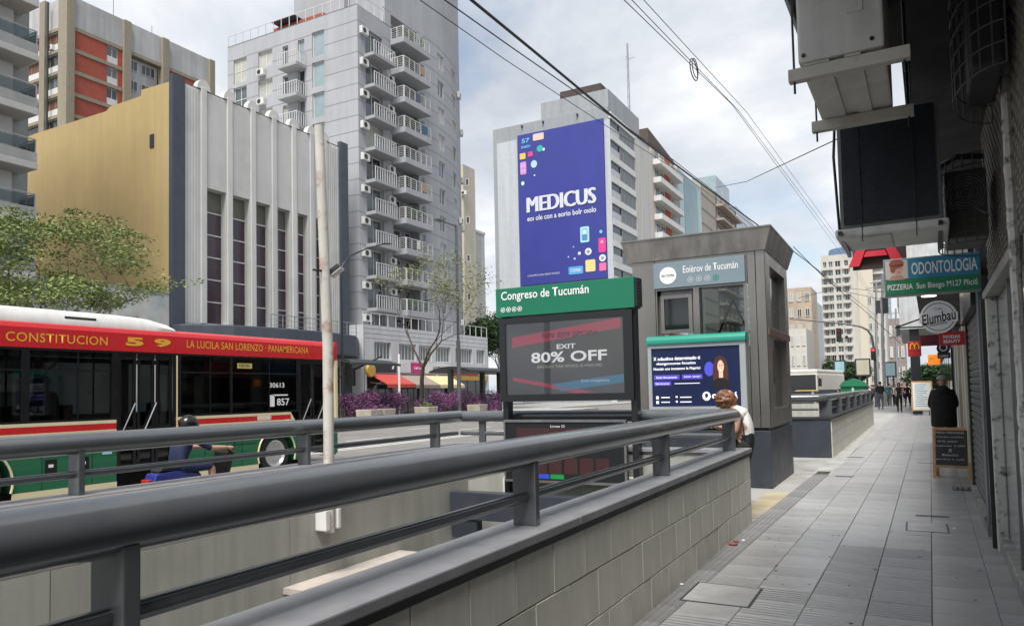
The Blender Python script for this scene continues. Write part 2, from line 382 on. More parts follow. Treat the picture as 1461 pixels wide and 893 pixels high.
# cover plates and the slot drains
for (a, b, c, d) in ((-1.62,-1.1,5.62,6.2), (-.12,.3,9.25,9.85), (-.02,.34,10.3,10.42), (-1.25,-.95,14.3,14.42), (-1.35,-1.0,18.2,18.32), (.05,.5,17.2,17.3)):
    mb = MB(); mb.box(a,c,.001,b,d,.0065); o = mb.build('cover_frame', capdark_m, sidewalk)
    if d-c > .2:
        mb = MB(); mb.box(a+.02,c+.02,.003,b-.02,d-.02,.0085); mb.box((a+b)/2-.03,(c+d)/2-.006,.0085,(a+b)/2+.03,(c+d)/2+.006,.0095); mb.build('cover_plate', paver_m, sidewalk)
gm_ = MB(); gm_.recalc = False
for _ in range(170):
    Yg = rng.uniform(4,26); og = rng.uniform(-2.1,-.1); rr_ = rng.uniform(.006,.017); cg = Vector(sp(og,Yg,.0065)); gm_.add([cg+Vector((rr_*cos(a)*rng.uniform(.8,1.2),rr_*sin(a)*rng.uniform(.8,1.2),0)) for a in [2*pi*k/7 for k in range(7)]], [tuple(range(7))])
tag(gm_.build('gum_spots', M('gum_dark',(.07,.07,.07),.7,var=.4), sidewalk), kind='stuff')
rb = MB(); rb.box(-2.0,9.5,-.002,-1.62,11.9,.002); tag(rb.build('kiosk_apron', M('yellowed_concrete', (.34,.29,.19), .8, var=.3, scale=1.3, grime=((.25,.24,.22), 1, .9))), kind='structure')

# ---------------------------------------------------------------- parapets round the stairwell
def parapet(name, label, x0, x1, y0, y1, ztop, tiles=(), end=None, zcap=.05):
    t = T(name, label, 'parapet', ((x0+x1)/2, (y0+y1)/2, 0))
    m = MB(); m.box(x0+.02, y0, -.1, x1-.02, y1-.02, ztop-zcap-.0); m.build('core', core_m, t)
    return t
near = T('stairwell_parapet', 'long beige tiled wall with grey stone cap, nearest, along the sidewalk', 'wall', (-1.87,2,0))
m = MB(); m.box(-2.0,-5.5,-.1,-1.75,9.16,.78); m.build('core', core_m, near)
rows = [(.0,.232),(.238,.52),(.526,.79)]
tmesh = {}
for ri, (z0, z1) in enumerate(rows):
    y = 9.17; L = (.43, .425, .43)[ri]; y -= (.0, .22, .36)[ri]; ys = [9.17, y] if ri else [9.17]
    while y > .2: y -= L; ys.append(y)
    for a, b in zip(ys[1:], ys[:-1]):
        k = (ri, round(b-a, 3))
        if k not in tmesh: q = MB(); q.box(-.022,.004,z0,.0,(b-a)-.004,z1); tmesh[k] = q.mesh('tile', tile_m, bevel=.003, seg=1)
        o = inst(tmesh[k], near, (-1.728+1.87+rng.uniform(-.002,.002), a-2, 0), 0, 'tile')
for ri, (z0, z1) in enumerate(rows):              # return face at the corner
    for (a, b) in ((-2.0,-1.87),(-1.87,-1.752)):
        q = MB(); q.box(a+.003,9.16,z0,b-.003,9.18,z1); q.build('tile', tile_m, near)
yy = [9.21, 6.6, 3.98, 1.6, -.9, -3.4, -5.5]
for a, b in zip(yy[1:], yy[:-1]):
    q = MB(); q.box(-2.03,a+.003,.832,-1.706,b-.003,.882); q.build('cap', cap_m, near, bevel=.008)
q = MB(); q.box(-2.0,-5.5,.792,-1.722,9.195,.831); q.build('cap_edge', capdark_m, near)
def post(parent, x, y, w=.15, t=.05, z0=.882, z1=1.25, across=False, plate=True):
    q = MB()
    (q.box(x-t/2,y-w/2,z0,x+t/2,y+w/2,z1) if across else q.box(x-w/2,y-t/2,z0,x+w/2,y+t/2,z1))
    q.build('post', rail_m, parent, bevel=.006)
rl = T('railing', 'thick dark grey tube railing nearest the camera, on the beige tiled wall', 'railing', (-1.87,2,.882))
q = MB(); q.tube([(-1.87,-4,1.275),(-1.87,9.02,1.275)], .083, 32); q.build('top_rail', rail_m, rl, smooth=True)
PYS = [-1.2, 1.25, 3.62, 6.1, 8.72]
for y in PYS: post(rl, -1.87, y, .14, .05, z1=1.225)
for a, b in zip([-4]+PYS, PYS+[8.9]):
    if b-a < .3: continue
    q = MB(); q.tube([(-1.87,a+.024,1.035),(-1.87,b-.024,1.035)], .03, 16); q.build('mid_rail', rail_m, rl, smooth=True)
# end parapet (across) and road side parapet
endw = T('stairwell_parapet', 'short wall with grey cap closing the stairwell end under the station sign', 'wall', (-3.8,9.05,0))
q = MB(); q.box(-5.56,8.95,-2.6,-2.005,9.15,.829); q.build('core', pit_m, endw)
q = MB(); q.box(-5.9,8.92,.832,-2.035,9.19,.882); q.build('cap', cap_m, endw, bevel=.008)
rl2 = T('railing', 'grey tube railing across the stairwell end, behind the station sign posts', 'railing', (-3.8,9.06,.882))
q = MB(); q.tube([(-5.72,9.06,1.275),(-1.95,9.06,1.275)], .078, 24); q.build('top_rail', rail_m, rl2, smooth=True)
for x in (-5.35, -2.95): post(rl2, x, 9.06, .1, .04, across=False)
for a, b in ((-5.7,-5.4),(-5.3,-3.0),(-2.9,-1.98)):
    q = MB(); q.tube([(a,9.06,1.035),(b,9.06,1.035)], .028, 14); q.build('mid_rail', rail_m, rl2, smooth=True)
farw = T('stairwell_parapet', 'low wall with grey cap between the stairwell and the roadway', 'wall', (-5.7,2,0))
q = MB(); q.box(-5.88,-5.5,-2.6,-5.55,9.15,.829); q.build('core', pit_m, farw)
for a, b in zip((-5.5,-1.,2.2,5.1,8.0),(-1.,2.2,5.1,8.0,8.915)):
    q = MB(); q.box(-5.92,a+.003,.832,-5.53,b-.003,.882); q.build('cap', cap_m, farw, bevel=.008)
rl3 = T('railing', 'dark grey tube railing on the road side of the stairwell, before the red bus', 'railing', (-5.72,2,.882))
q = MB(); q.tube([(-5.72,-4,1.275),(-5.72,9.06,1.275)], .083, 28); q.build('top_rail', rail_m, rl3, smooth=True)
FPY = [1.05, 3.5, 5.95, 8.42]
for y in FPY: post(rl3, -5.72, y, .14, .05, z1=1.225)
for a, b in zip([-3.9]+FPY, FPY+[9.0]):
    q = MB(); q.tube([(-5.72,a+.026,1.04),(-5.72,b-.026,1.04)], .028, 14); q.build('mid_rail', rail_m, rl3, smooth=True)
# inside of the stairwell
pit = MB(); pit.box(-5.56,-5.9,-3.2,-1.99,9.0,-2.9); pit.box(-5.55,-6.1,-3,-1.99,-5.9,.7); pit.box(-2.01,-5.9,-3,-1.99,8.95,-.1)
stairwell = tag(pit.build('stairwell', pit_m), kind='structure')
for a, b in zip((-4,-1.6,.8,3.2,5.55,8.1),(-1.6,.8,3.2,5.55,8.1,8.94)):
    for z0, z1 in ((-2.88,-.62),(-.61,.80)):
        q = MB(); q.box(-5.549,a+.004,z0,-5.535+rng.uniform(0,.003),b-.004,z1); q.build('panel', pit_m, stairwell)
q = MB()
for k in range(14): q.box(-5.5,-4.0+k*.3,-2.9,-2.02,-3.7+k*.3,-.5-k*.17)
q.build('steps', concrete, stairwell)
ledge = MB(); ledge.box(-5.53,5.5,-2.88,-4.6,7.3,-.33); ledge.build('ledge', pit_m, stairwell)
ledge = MB(); ledge.box(-5.53,5.45,-.33,-4.55,7.35,-.27); ledge.build('ledge_slab', M('pink_slab', (.42,.375,.335), .8, var=.25), stairwell)
beam = T('stairwell_sign', 'dark hanging signboard inside the stairwell under the station sign', 'sign', (-3.9,8.6,-.1))
q = MB(); q.box(-5.5,8.42,-.06,-2.3,8.6,.30); q.build('board', navy_m, beam, bevel=.01); q = MB(); q.box(-5.49,8.44,-.3,-5.1,8.58,-.062); q.build('bracket', navy_m, beam)
for x in (-5.2,-2.6):
    q = MB(); q.box(x-.02,8.6,.1,x+.02,8.949,.14); q.build('arm', black_m, beam)
pp = MB(); pp.tube([(-4.93,8.91,-.2),(-4.93,8.91,.42),(-4.91,8.91,.47),(-4.86,8.91,.49),(-3.0,8.91,.50)], .022, 10)
tag(pp.build('conduit', white_m, smooth=True), 'thin white conduit bent along the stairwell end wall', 'pipe')

# rusty white pole with its clamp
rust_m = M('rusty_white', (.56,.54,.49), .6, var=.15, scale=3, streak=.15, grime=((.30,.14,.07), 5.5, .9))
PB = onx(470,752,-5.45); PT = onx(455,180,-5.45)
pole = T('rusty_pole', 'tall white painted steel pole streaked with rust, rising from the stairwell edge', 'pole', (-5.45,PB.y,PB.z-.1))
q = MB(); pm = Vector((-5.45,PB.y,PB.z+1.9)); q.tube([(-5.45,PB.y,PB.z-.05),pm,PT], [.056,.056,.05], 18); q.build('shaft', rust_m, pole, smooth=True)
q = MB(); q.box(-5.53,PB.y-.13,PB.z-.02,-5.38,PB.y-.055,PB.z+.2); q.box(-5.53,PB.y+.056,PB.z-.02,-5.38,PB.y+.11,PB.z+.2); q.build('clamp', white_m, pole, bevel=.015)
fa = onx(461,385,-5.45); fb = onx(447,385,-5.45)
q = MB(); q.tube([fb,fa+Vector((0,.15,0))], .012, 8); q.build('cross_arm', black_m, pole)
q = MB(); c = fa+Vector((.02,.14,-.0)); q.bar(c+Vector((-.05,-.0,-.03)), c+Vector((.06,.05,.06)), .17, .05); q.build('flood_light', dark_m, pole, bevel=.01)
q = MB(); q.bar(c+Vector((-.03,.0,-.058)), c+Vector((.08,.05,.032)), .14, .012); q.build('lamp_glass', M('lamp_glass', (.5,.5,.45), .2, var=0), pole)
# ---------------------------------------------------------------- station sign over the stairwell
green_m = M('sign_green', (.004,.155,.085), .45, var=.06); green_lt = M('strip_green', (.01,.24,.17), .4, var=.06)
SY = 8.72
def sg(x, y, Y=SY): return ony(x, y, Y)
sign = T('station_sign', 'green headed station sign with dark screen on two posts, over the stairwell', 'sign', (-3.95,SY+.13,0))
tl, tr, bl, br = sg(707,411), sg(904,396), sg(707,451), sg(905,441)
X0, X1 = tl.x, tr.x; ZT = (tl.z+tr.z)/2; ZG = (bl.z+br.z)/2; ZS = sg(800,572).z
q = MB(); q.box(X0,SY,ZG,X1,SY+.24,ZT); q.build('header', green_m, sign, bevel=.006)
q = MB(); q.box(X1+.001,SY+.02,ZG+.02,X1+.03,SY+.22,ZT-.02); hd = q.build('header_end', black_m, sign)
for k in range(9):
    q = MB(); z = ZG+.06+k*.037; q.box(X1+.03,SY+.05,z,X1+.04,SY+.19,z+.014); q.build('vent_slat', dark_m, hd)
text('Congreso de Tucumán', white_print, sign, (X0+.72, SY, ZG+.265), w=1.27, h=.15, bold=.012)
for k in range(4):
    c = (X0+.11+k*.085, SY-.004, ZG+.095); q = MB(); q.ring(c, .034, .026, (0,1,0), 18, .004); o = q.build('symbol', white_print, sign); flat(rect(-.012,-.012,.012,.012), white_print, o, 'glyph', c)
for x in (X0+.085, X1-.06):
    q = MB(); q.box(x-.04,SY+.06,-.5,x+.04,SY+.2,ZG); q.build('post', black_m, sign, bevel=.006)
q = MB(); Face((X0+.04,SY+.005,0),(1,0,0),(0,-1,0)).wall(q,0,X1-X0-.08,ZS,ZG-.02,[(.09,X1-X0-.2,ZS+.09,ZG-.1)],.05); q.box(X0+.04,SY+.056,ZS,X1-.04,SY+.22,ZG-.02); q.build('screen_frame', black_m, sign)
SX0, SX1, SZ0, SZ1 = X0+.13, X1-.16, ZS+.09, ZG-.1; SC = ((SX0+SX1)/2, SY+.05, (SZ0+SZ1)/2); sw_, sh_ = SX1-SX0, SZ1-SZ0
def scr(name, c, e=.0, r=.35): return M(name, c, r, var=0, emit=e)
q = MB(); q.box(SX0+.002,SY+.046,SZ0+.002,SX1-.002,SY+.054,SZ1-.002); scp = q.build('screen', scr('screen_grey', (.035,.035,.037), .8, .3), sign)
def onscr(pts, mat, lift): return flat([(a*sw_/2, b*sh_/2) for a, b in pts], mat, scp, 'print', (SC[0], SY+.046, SC[2]), lift=lift)
onscr([(-.9,.33),(.95,.72),(.95,.99),(-.9,.62)], scr('ad_pink', (.18,.03,.05), .8), .002)
onscr([(-.9,-.6),(-.9,-.5),(.5,-.96),(.2,-.98)], scr('ad_pink', (.18,.03,.05), .8), .002)
onscr([(-.2,-.72),(.98,-.5),(.98,-.72),(-.05,-.93)], scr('ad_blue', (.03,.09,.14), .8), .002)
for (s, x, z, w, h, c) in (('50% E09 SPOPA:', .12,.62,1.0,.14,(.02,.015,.017)), ('EXIT',.05,.3,.32,.13,(.42,.42,.42)), ('80% OFF',.08,.02,1.28,.29,(.45,.45,.45)), ('BAOOO TAB WOOL K.HHCHEL',.1,-.24,1.1,.075,(.22,.2,.16)), ('Los coupons',.52,-.66,.45,.1,(.25,.3,.34))):
    text(s, scr('scr_%d' % int(c[0]*1000), c, .8), scp, (SC[0]+x*sw_/2, SY+.046, SC[2]+z*sh_/2), w=w*sw_/2, h=h*sh_/2, bold=.02 if h > .1 else 0, lift=.004, shear=.15 if s[0] in '5L' else 0)
q = MB(); q.box(SX0,SY+.012,SZ0,SX1,SY+.016,SZ1); q.build('cover_glass', M('cover_glass', (1,1,1), .03, var=0, alpha=(.86,.87,.88)), sign)
# lower route panel
LT, LB = sg(800,602,SY).z, sg(800,686,SY).z; LX0, LX1 = sg(722,640).x, sg(891,640).x
lp = T('route_map_panel', 'dark backlit route map panel with coloured strips below the station sign', 'sign', ((LX0+LX1)/2,SY+.1,LB))
q = MB(); q.box(LX0,SY+.0,LB,LX1,SY+.05,LT); q.build('panel', black_m, lp)
q = MB(); q.box(LX0-.02,SY-.015,LT,LX1+.03,SY+.055,LT+.03); q.box(LX0-.02,SY-.015,LB-.03,LX1+.03,SY+.055,LB); q.box(LX0-.02,SY-.015,LB,LX0,SY+.055,LT); q.box(LX1,SY-.015,LB,LX1+.03,SY+.055,LT); q.build('frame', steeldk_m, lp)
LW = LX1-LX0; LH = LT-LB
maroon = M('map_maroon', (.05,.018,.02), .4, var=.1)
flat(rect(.1*LW,.62*LH,.85*LW,.9*LH), maroon, lp, 'print', (LX0,SY,LB))
for k in range(6): flat(rect((.12+k*.13)*LW,.12*LH,(.23+k*.13)*LW,.4*LH), maroon, lp, 'print', (LX0,SY,LB))
for k, c in enumerate(((.6,.05,.12),(.03,.07,.5),(.01,.25,.06))): flat(rect((.14+k*.125)*LW,.03*LH,(.255+k*.125)*LW,.11*LH), M('map_strip%d' % k, c, .4, var=0), lp, 'print', (LX0,SY,LB))
text('UNITED', white_print, lp, (LX0+.64*LW,SY,LB+.53*LH), w=.2, h=.035, bold=.02); text('Linea D', white_print, lp, (LX0+.46*LW,SY,LB+.93*LH), w=.2, h=.03)
for x in (LX0+.1, LX1-.1):
    q = MB(); q.box(x-.02,SY+.05,LT-.3,x+.02,SY+.06,LT-.26); q.build('bracket', black_m, lp)

# ---------------------------------------------------------------- lift kiosk
KY = 12.35; KX0, KX1 = -4.2, -1.99; KY1 = 14.75; KZB, KZT = .94, 3.82
ks = T('lift_kiosk', 'stainless steel lift kiosk with flared roof and dark base on the sidewalk', 'kiosk', ((KX0+KX1)/2,(KY+KY1)/2,0))
q = MB(); q.box(KX0-.0,KY,0,KX1,KY1,KZB-.03); q.build('base', navy_m, ks, bevel=.01)
q = MB(); q.box(KX0+.03,KY+.03,KZB-.031,KX1-.03,KY1-.03,KZB+.02); q.build('base_joint', black_m, ks)
q = MB(); q.add([(KX0-.06,KY-.04,KZT-.02),(KX1+.02,KY-.04,KZT-.02),(KX1+.02,KY1+.04,KZT-.02),(KX0-.06,KY1+.04,KZT-.02),(KX0-.15,KY-.14,KZT+.33),(KX1+.13,KY-.14,KZT+.33),(KX1+.13,KY1+.1,KZT+.33),(KX0-.15,KY1+.1,KZT+.33)],[(0,1,2,3),(4,5,6,7),(0,1,5,4),(1,2,6,5),(2,3,7,6),(3,0,4,7)]); rf = q.build('roof', M('roof_steel', (.36,.34,.325), .42, .55, var=.2, streak=.25), ks)
q = MB(); q.box(KX0-.16,KY-.15,KZT+.33,KX1+.14,KY1+.11,KZT+.35); q.build('roof_rim', steel_m, rf)
fk = Face((KX0,KY,0),(1,0,0),(0,-1,0)); KW = KX1-KX0
wl, wr = ony(938,445,KY).x-KX0, ony(1062,445,KY).x-KX0; wz0, wz1 = 2.5, 3.28
q = MB(); fk.wall(q, wl-.02, wr+.06, KZB+.02, KZT, [(wl,wl+.62,wz0,wz1),(wl+.72,wr,wz0,wz1)], .2); q.build('front_panel', steel_m, ks)
q = MB(); fk.box(q,0,wl-.03,KZB+.02,KZT,-.05,.005); q.build('front_panel', steel_m, ks, bevel=.004)
for a, b in ((wr+.07,wr+.07+(KW-wr-.07)*.45),(wr+.08+(KW-wr-.07)*.45,KW)):
    q = MB(); fk.box(q,a,b,KZB+.02,KZT,-.05,.006); q.build('front_panel', steel_m, ks, bevel=.004)
kglass = M('kiosk_glass', (1,1,1), .04, var=0, alpha=(.55,.58,.59))
window(fk, ks, wl+.04, wl+.58, wz0+.05, wz1-.08, .12, steel_m, glass_dk, 1, 1, .06)
q = MB(); fk.box(q,wl,wl+.04,wz0,wz1,-.19,-.1); q.box(0,0,0,0,0,0); fk.box(q,wl+.58,wl+.62,wz0,wz1,-.19,-.1); fk.box(q,wl,wl+.62,wz1-.08,wz1,-.19,-.1); q.build('window_surround', steeldk_m, ks)
q = MB(); fk.box(q,wl+.72,wr,wz0,wz1,-.16,-.15); q.build('pane', kglass, ks)
q = MB(); a = fk.p(wl+.95,wz0,-.3); b = fk.p(wl+1.2,wz1-.2,-.35); q.tube([a,b],.02,6); q.tube([fk.p(wl+1.45,wz0,-.3),b],.02,6); q.build('brace', steel_m, ks)
q = MB(); fk.box(q,wl-.03,wr+.04,3.31,3.745,.006,.06); sp_ = q.build('name_plate', M('plate_blue', (.19,.25,.29), .35, var=.05), ks, bevel=.004)
fkp = lambda u, z: fk.p(u, z, .06)
text('Eoièrov de Tucumán', white_print, sp_, fkp(wl+.93,3.6), w=.9, h=.12, bold=.005)
q = MB(); q.disc(fkp(wl+.22,3.52), .145, (0,1,0), 28, .012); o = q.build('badge', white_print, sp_)
text('ON TOTPA', M('badge_text', (.1,.1,.1), .5, var=0), sp_, fkp(wl+.22,3.52)+Vector((0,-.006,0)), w=.22, h=.04, bold=.02)
for k in range(4):
    c = fkp(wl+.6+k*.14,3.42); q = MB(); gm = green_lt if k == 3 else M('plate_mark', (.42,.47,.5), .5, var=0); q.ring(c,.05,.038,(0,1,0),20,.006); o = q.build('symbol', gm, sp_); flat(ell(0,0,.02,.02,10), gm, o, 'glyph', c)
# advert box below with the green rounded hood
ad = T('advert_box', 'dark poster box with green rounded hood on the kiosk front', 'advert', (KX0+KW*.45,KY-.1,1.2))
au0, au1 = ony(928,500,KY).x-KX0, ony(1066,500,KY).x-KX0; az0, az1 = 1.25, 2.36
q = MB()
pr = [(.0,2.36),(.19,2.36)]+[(.08+.11*cos(a),2.40+.10*sin(a)) for a in [radians(20*i) for i in range(0,7)]]+[(.0,2.5)]
q.add([fk.p(au0-.01,z,w) for w, z in pr]+[fk.p(au1+.01,z,w) for w, z in pr], [tuple(range(len(pr))), tuple(reversed(range(len(pr),2*len(pr))))]+[(i,(i+1)%len(pr),len(pr)+(i+1)%len(pr),len(pr)+i) for i in range(len(pr))]); q.build('hood', green_lt, ad, smooth=True)
q = MB(); Face((KX0,KY,0),(1,0,0),(0,-1,0)).wall(q,au0,au1,az0,az1-.002,[(au0+.06,au1-.09,az0+.06,az1-.07)],.03,.16); fk.box(q,au0,au1,az0,az1-.002,.007,.128); q.build('case', M('case_grey', (.42,.46,.47), .4, .3, var=.06), ad)
bx0, bx1, bz0, bz1 = KX0+au0+.06, KX0+au1-.09, az0+.06, az1-.07; by = KY-.131
q = MB(); q.box(bx0+.001,by,bz0+.001,bx1-.001,by+.002,bz1-.001); po = q.build('poster', scr('poster_navy', (.006,.010,.035), .5), ad)
bw, bh = bx1-bx0, bz1-bz0; bc = ((bx0+bx1)/2, by, (bz0+bz1)/2)
def pp_(pts, mat, l=.002, name='print'): return flat([(a*bw, b*bh) for a, b in pts], mat, po, name, (bx0, by, bz0), lift=l)
wpr = scr('poster_white', (.75,.75,.78), .4)
for k, s in enumerate(('X odauthos determinado ti','vkangoncoraa focados','Noxiah ons imossono la Nqzrici')): text(s, wpr, po, (bx0+bw*(.29-.01*(k == 1)), by, bz0+bh*(.82-k*.09)), w=bw*(.54 if k != 1 else .46), h=bh*.06, bold=.012)
vio = scr('poster_violet', (.07,.05,.35), .4)
for (a, b, c, d) in ((.02,.46,.32,.54),(.35,.46,.58,.54),(.02,.36,.22,.43)):
    pp_(rect(a,b,c,d), vio); text('Dedu Hincramonto' if a < .1 else 'Unir tarjo', wpr, po, (bx0+bw*(a+c)/2, by, bz0+bh*(b+d)/2), w=bw*(c-a)*.8, h=bh*.035, lift=.004)
pp_(rect(.26,.385,.55,.395), wpr)
for k in range(2): pp_(rect(.04,.05+.08*k,.07,.1+.08*k), wpr); pp_(rect(.1,.07+.08*k,.2,.085+.08*k), wpr); pp_(rect(.27,.07+.08*k,.29,.1+.08*k), wpr); pp_(rect(.32,.07+.08*k,.45,.085+.08*k), wpr)
pp_(ell(.66,.62,.055,.12), scr('poster_blue', (.05,.06,.4), .4), .0022)
hair_p, skin_p = scr('poster_hair', (.045,.022,.015), .4), scr('poster_skin', (.55,.33,.24), .4)
pp_([(.71,.36),(.695,.5),(.70,.66),(.73,.80),(.78,.84),(.835,.80),(.865,.66),(.87,.5),(.865,.36)], hair_p, .0026)
pp_(rect(.765,.46,.81,.58), skin_p, .003); pp_([(.69,.30),(.70,.42),(.765,.47),(.81,.47),(.875,.42),(.89,.30)], scr('poster_top', (.015,.013,.014), .3), .0032)
pp_(ell(.787,.655,.036,.105), skin_p, .0034); pp_([(.745,.70),(.76,.80),(.787,.825),(.76,.72)], hair_p, .0036); pp_([(.83,.70),(.815,.80),(.787,.825),(.81,.72)], hair_p, .0036)
for e in (.772,.802): pp_(ell(e,.675,.007,.009,8), hair_p, .0037)
pp_([(.785,.66),(.789,.66),(.793,.625),(.781,.625)], scr('poster_skin2', (.45,.25,.18), .4), .0037); pp_([(.772,.60),(.787,.585),(.802,.60),(.787,.594)], wpr, .0037)
pp_(ell(.62,.17,.045,.075), wpr, .003); pp_(ell(.62,.18,.018,.04), scr('poster_navy', (.006,.010,.035), .5), .0035); text('cmsibá', wpr, po, (bx0+bw*.82, by, bz0+bh*.18), w=bw*.28, h=bh*.11, bold=.03)
# kiosk street side: steel posts and glazing
fs = Face((KX1,KY,0),(0,1,0),(1,0,0)); KD = KY1-KY
q = MB(); fs.wall(q,.0,KD,KZB+.02,KZT,[(.42,KD-.35,KZB+.3,2.42),(.42,KD-.35,2.58,3.6)],.18,.004); q.build('side_panel', steel_m, ks)
for (z0, z1) in ((KZB+.3,2.42),(2.58,3.6)):
    q = MB(); fs.box(q,.42,KD-.35,z0,z1,-.12,-.11); q.build('pane', glass_dk, ks)
q = MB(); fs.box(q,.05,KD-.05,2.44,2.55,.006,.03); q.build('transom', M('copper_brown', (.2,.12,.09), .45, .5, var=.2), ks)
q = MB(); q.box(KX0,KY+.2,KZB+.02,KX0+.05,KY1,2.4); q.box(KX0+.06,KY1-.05,KZB+.02,KX1-.06,KY1,2.4); q.box(KX0+.06,KY1-.05,3.6,KX1-.06,KY1,KZT); q.box(KX0,KY+.2,3.6,KX0+.05,KY1,KZT); q.build('back_panel', steel_m, ks)
q = MB(); q.box(KX0+.5,KY+.8,.96,KX0+1.7,KY1-.4,2.3); q.build('lift_car', M('car_grey', (.12,.125,.13), .4, .4, var=.2), ks)

# ---------------------------------------------------------------- second stairwell further on
def p2x(Y): return -1.59 + .012*(Y-18.2)
PB0, PB1 = 18.0, 34.0
p2 = T('stairwell_parapet', 'farther beige tiled wall with dark front beyond the lift kiosk', 'wall', (-2.2,PB0,0))
rz2 = -.012
q = MB(); q.add([(p2x(y)-w,y,z) for z in (-.0,.86) for y in (PB0+.05,PB1) for w in (.03,.28)], [(0,1,3,2),(4,5,7,6),(0,1,5,4),(2,3,7,6),(0,2,6,4),(1,3,7,5)]); q.build('core', core_m, p2)
for ri, (z0, z1) in enumerate(((.0,.26),(.266,.55),(.556,.855))):
    y = PB0+.005
    q = MB(); q.box(-.02,.004,z0,.0,.436,z1); me = q.mesh('tile', tile_m)
    while y < PB1-.44: inst(me, p2, (p2x(y)-.005+2.2, y-PB0, 0), rz2, 'tile'); y += .44
q = MB(); q.box(-5.4,PB0-.02,0,p2x(PB0)-.03,PB0+.045,.86); q.build('front_panel', navy_m, p2)
q = MB(); q.add([(p2x(y)+w,y,z) for z in (.862,.915) for y in (PB0-.04,PB1) for w in (.03,-.31)], [(0,1,3,2),(4,5,7,6),(0,1,5,4),(2,3,7,6),(0,2,6,4),(1,3,7,5)]); q.build('cap', capdark_m, p2)
q = MB(); q.box(-5.4,PB0-.045,.862,p2x(PB0)-.32,PB0+.2,.912); q.build('cap', capdark_m, p2)
q = MB(); q.box(-5.5,PB0+.046,0,-5.2,PB1,.86); q.box(-5.19,PB1-.2,0,p2x(PB1)-.3,PB1,.86); q.build('far_wall', pit_m, p2)
rl4 = T('railing', 'farther grey tube railing on the second tiled wall beyond the kiosk', 'railing', (-1.75,PB0,.915))
q = MB(); q.tube([(-5.3,PB0+.1,1.33),(p2x(PB0)-.26,PB0+.1,1.33),(p2x(PB0)-.17,PB0+.16,1.33),(p2x(PB0)-.15,PB0+.3,1.33),(p2x(PB1)-.15,PB1-.1,1.33)],.09,20); q.build('top_rail', rail_m, rl4, smooth=True)
y = PB0+.25; ys = []
while y < PB1: ys.append(y); y += 2.45
for y in ys: post(rl4, p2x(y)-.15, y, .26, .06, .916, 1.3)
for a, b in zip(ys[:-1], ys[1:]):
    q = MB(); q.tube([(p2x(a)-.15,a+.03,1.08),(p2x(b)-.15,b-.03,1.08)],.03,10); q.build('mid_rail', rail_m, rl4, smooth=True)
for x in (-4.9,-3.4): post(rl4, x, PB0+.1, .06, .05, .913, 1.3)
q = MB(); q.tube([(-5.3,PB0+.1,1.08),(p2x(PB0)-.28,PB0+.1,1.08)],.03,10); q.build('mid_rail', rail_m, rl4, smooth=True)
mb = MB(); mb.box(-1.66,14.6,-.002,-1.3,33,.004); tag(mb.build('wall_margin', M('pale_margin', (.36,.36,.34), .7, var=.3, scale=2.2)), kind='structure')
# ---------------------------------------------------------------- buildings on our side: shop fronts, soffits, hanging units
stone_m = M('shop_stone', (.30,.295,.27), .6, var=.25, scale=2, streak=.3, grime=((.1,.095,.085), 2.5, .7))
peel_m = M('peeling_white', (.58,.57,.53), .6, var=.2, scale=3, grime=((.05,.045,.04), 14, 1.))
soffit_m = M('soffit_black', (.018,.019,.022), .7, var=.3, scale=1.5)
dirtyglass = M('dirty_glass', (.34,.36,.36), .16, var=.18, scale=.9, streak=.3, spec=.6)
lattice_m = M('lattice_metal', (.24,.22,.19), .6, .2, var=.3, scale=6)
acw_m = M('unit_white', (.62,.61,.58), .5, var=.15, scale=2.5, streak=.12, grime=((.25,.24,.22), 2.5, .5))
acb_m = M('unit_bracket', (.5,.48,.43), .55, var=.2, grime=((.2,.12,.07), 4, .5))
coil_m = M('coil_dark', (.012,.017,.026), .5, var=.2, scale=8)
wire_m = M('cage_wire', (.10,.10,.10), .45, .4, var=.2)
def RF(name, label, cat, Y, off=0., z=0., group=None): return T(name, label, cat, (FX(Y, off), Y, z), FRZ, group)
UR = Vector((cos(FRZ), sin(FRZ), 0))
def RP(off, Y, z): return Vector((FX(Y, off), Y, z))
def lb(root, name, mat, x0, y0, z0, x1, y1, z1, bevel=0.): q = MB(); q.box(x0,y0,z0,x1,y1,z1); return q.build(name, mat, root, bevel=bevel, local=True)

shop = RF('shop_building', 'dark old shop front with lattice screens on the right edge of the sidewalk', 'building', 4.0, .06)
lb(shop,'wall',stone_m,.25,-7.5,0,6,9.2,6); lb(shop,'wall',stone_m,0,-7.5,0,.249,1.45,4.05)
lb(shop,'plinth',stone_m,-.02,1.65,0,.24,4.55,.13,.01)
lb(shop,'window_pane',dirtyglass,.06,1.8,.14,.075,3.05,2.40); lb(shop,'window_pane',dirtyglass,.06,3.1,.14,.075,4.4,2.40)
lb(shop,'mullion',steeldk_m,.03,3.05,.13,.09,3.1,2.42)
q = MB(); n = 46
for s, y in ((0,1.62),):
    pts = [(-.03+rng.uniform(-.002,.002), y+rng.uniform(-.002,.002), .0+k*4.0/n) for k in range(n+1)]; q.tube(pts, [.034+rng.uniform(-.003,.003) for _ in pts], 8)
q.build('post', peel_m, shop, local=True, smooth=True)
lb(shop,'post',peel_m,-.035,4.42,.0,.06,4.55,2.42,.012); lb(shop,'post',black_m,-.07,4.58,.0,.02,4.66,2.42,.006); lb(shop,'jamb',stone_m,-.01,4.68,0,.2,4.8,2.42)
lb(shop,'lintel',M('lintel_pale',(.36,.35,.32),.6,var=.2,streak=.2),-.04,1.7,2.42,.2,4.78,2.50,.008)
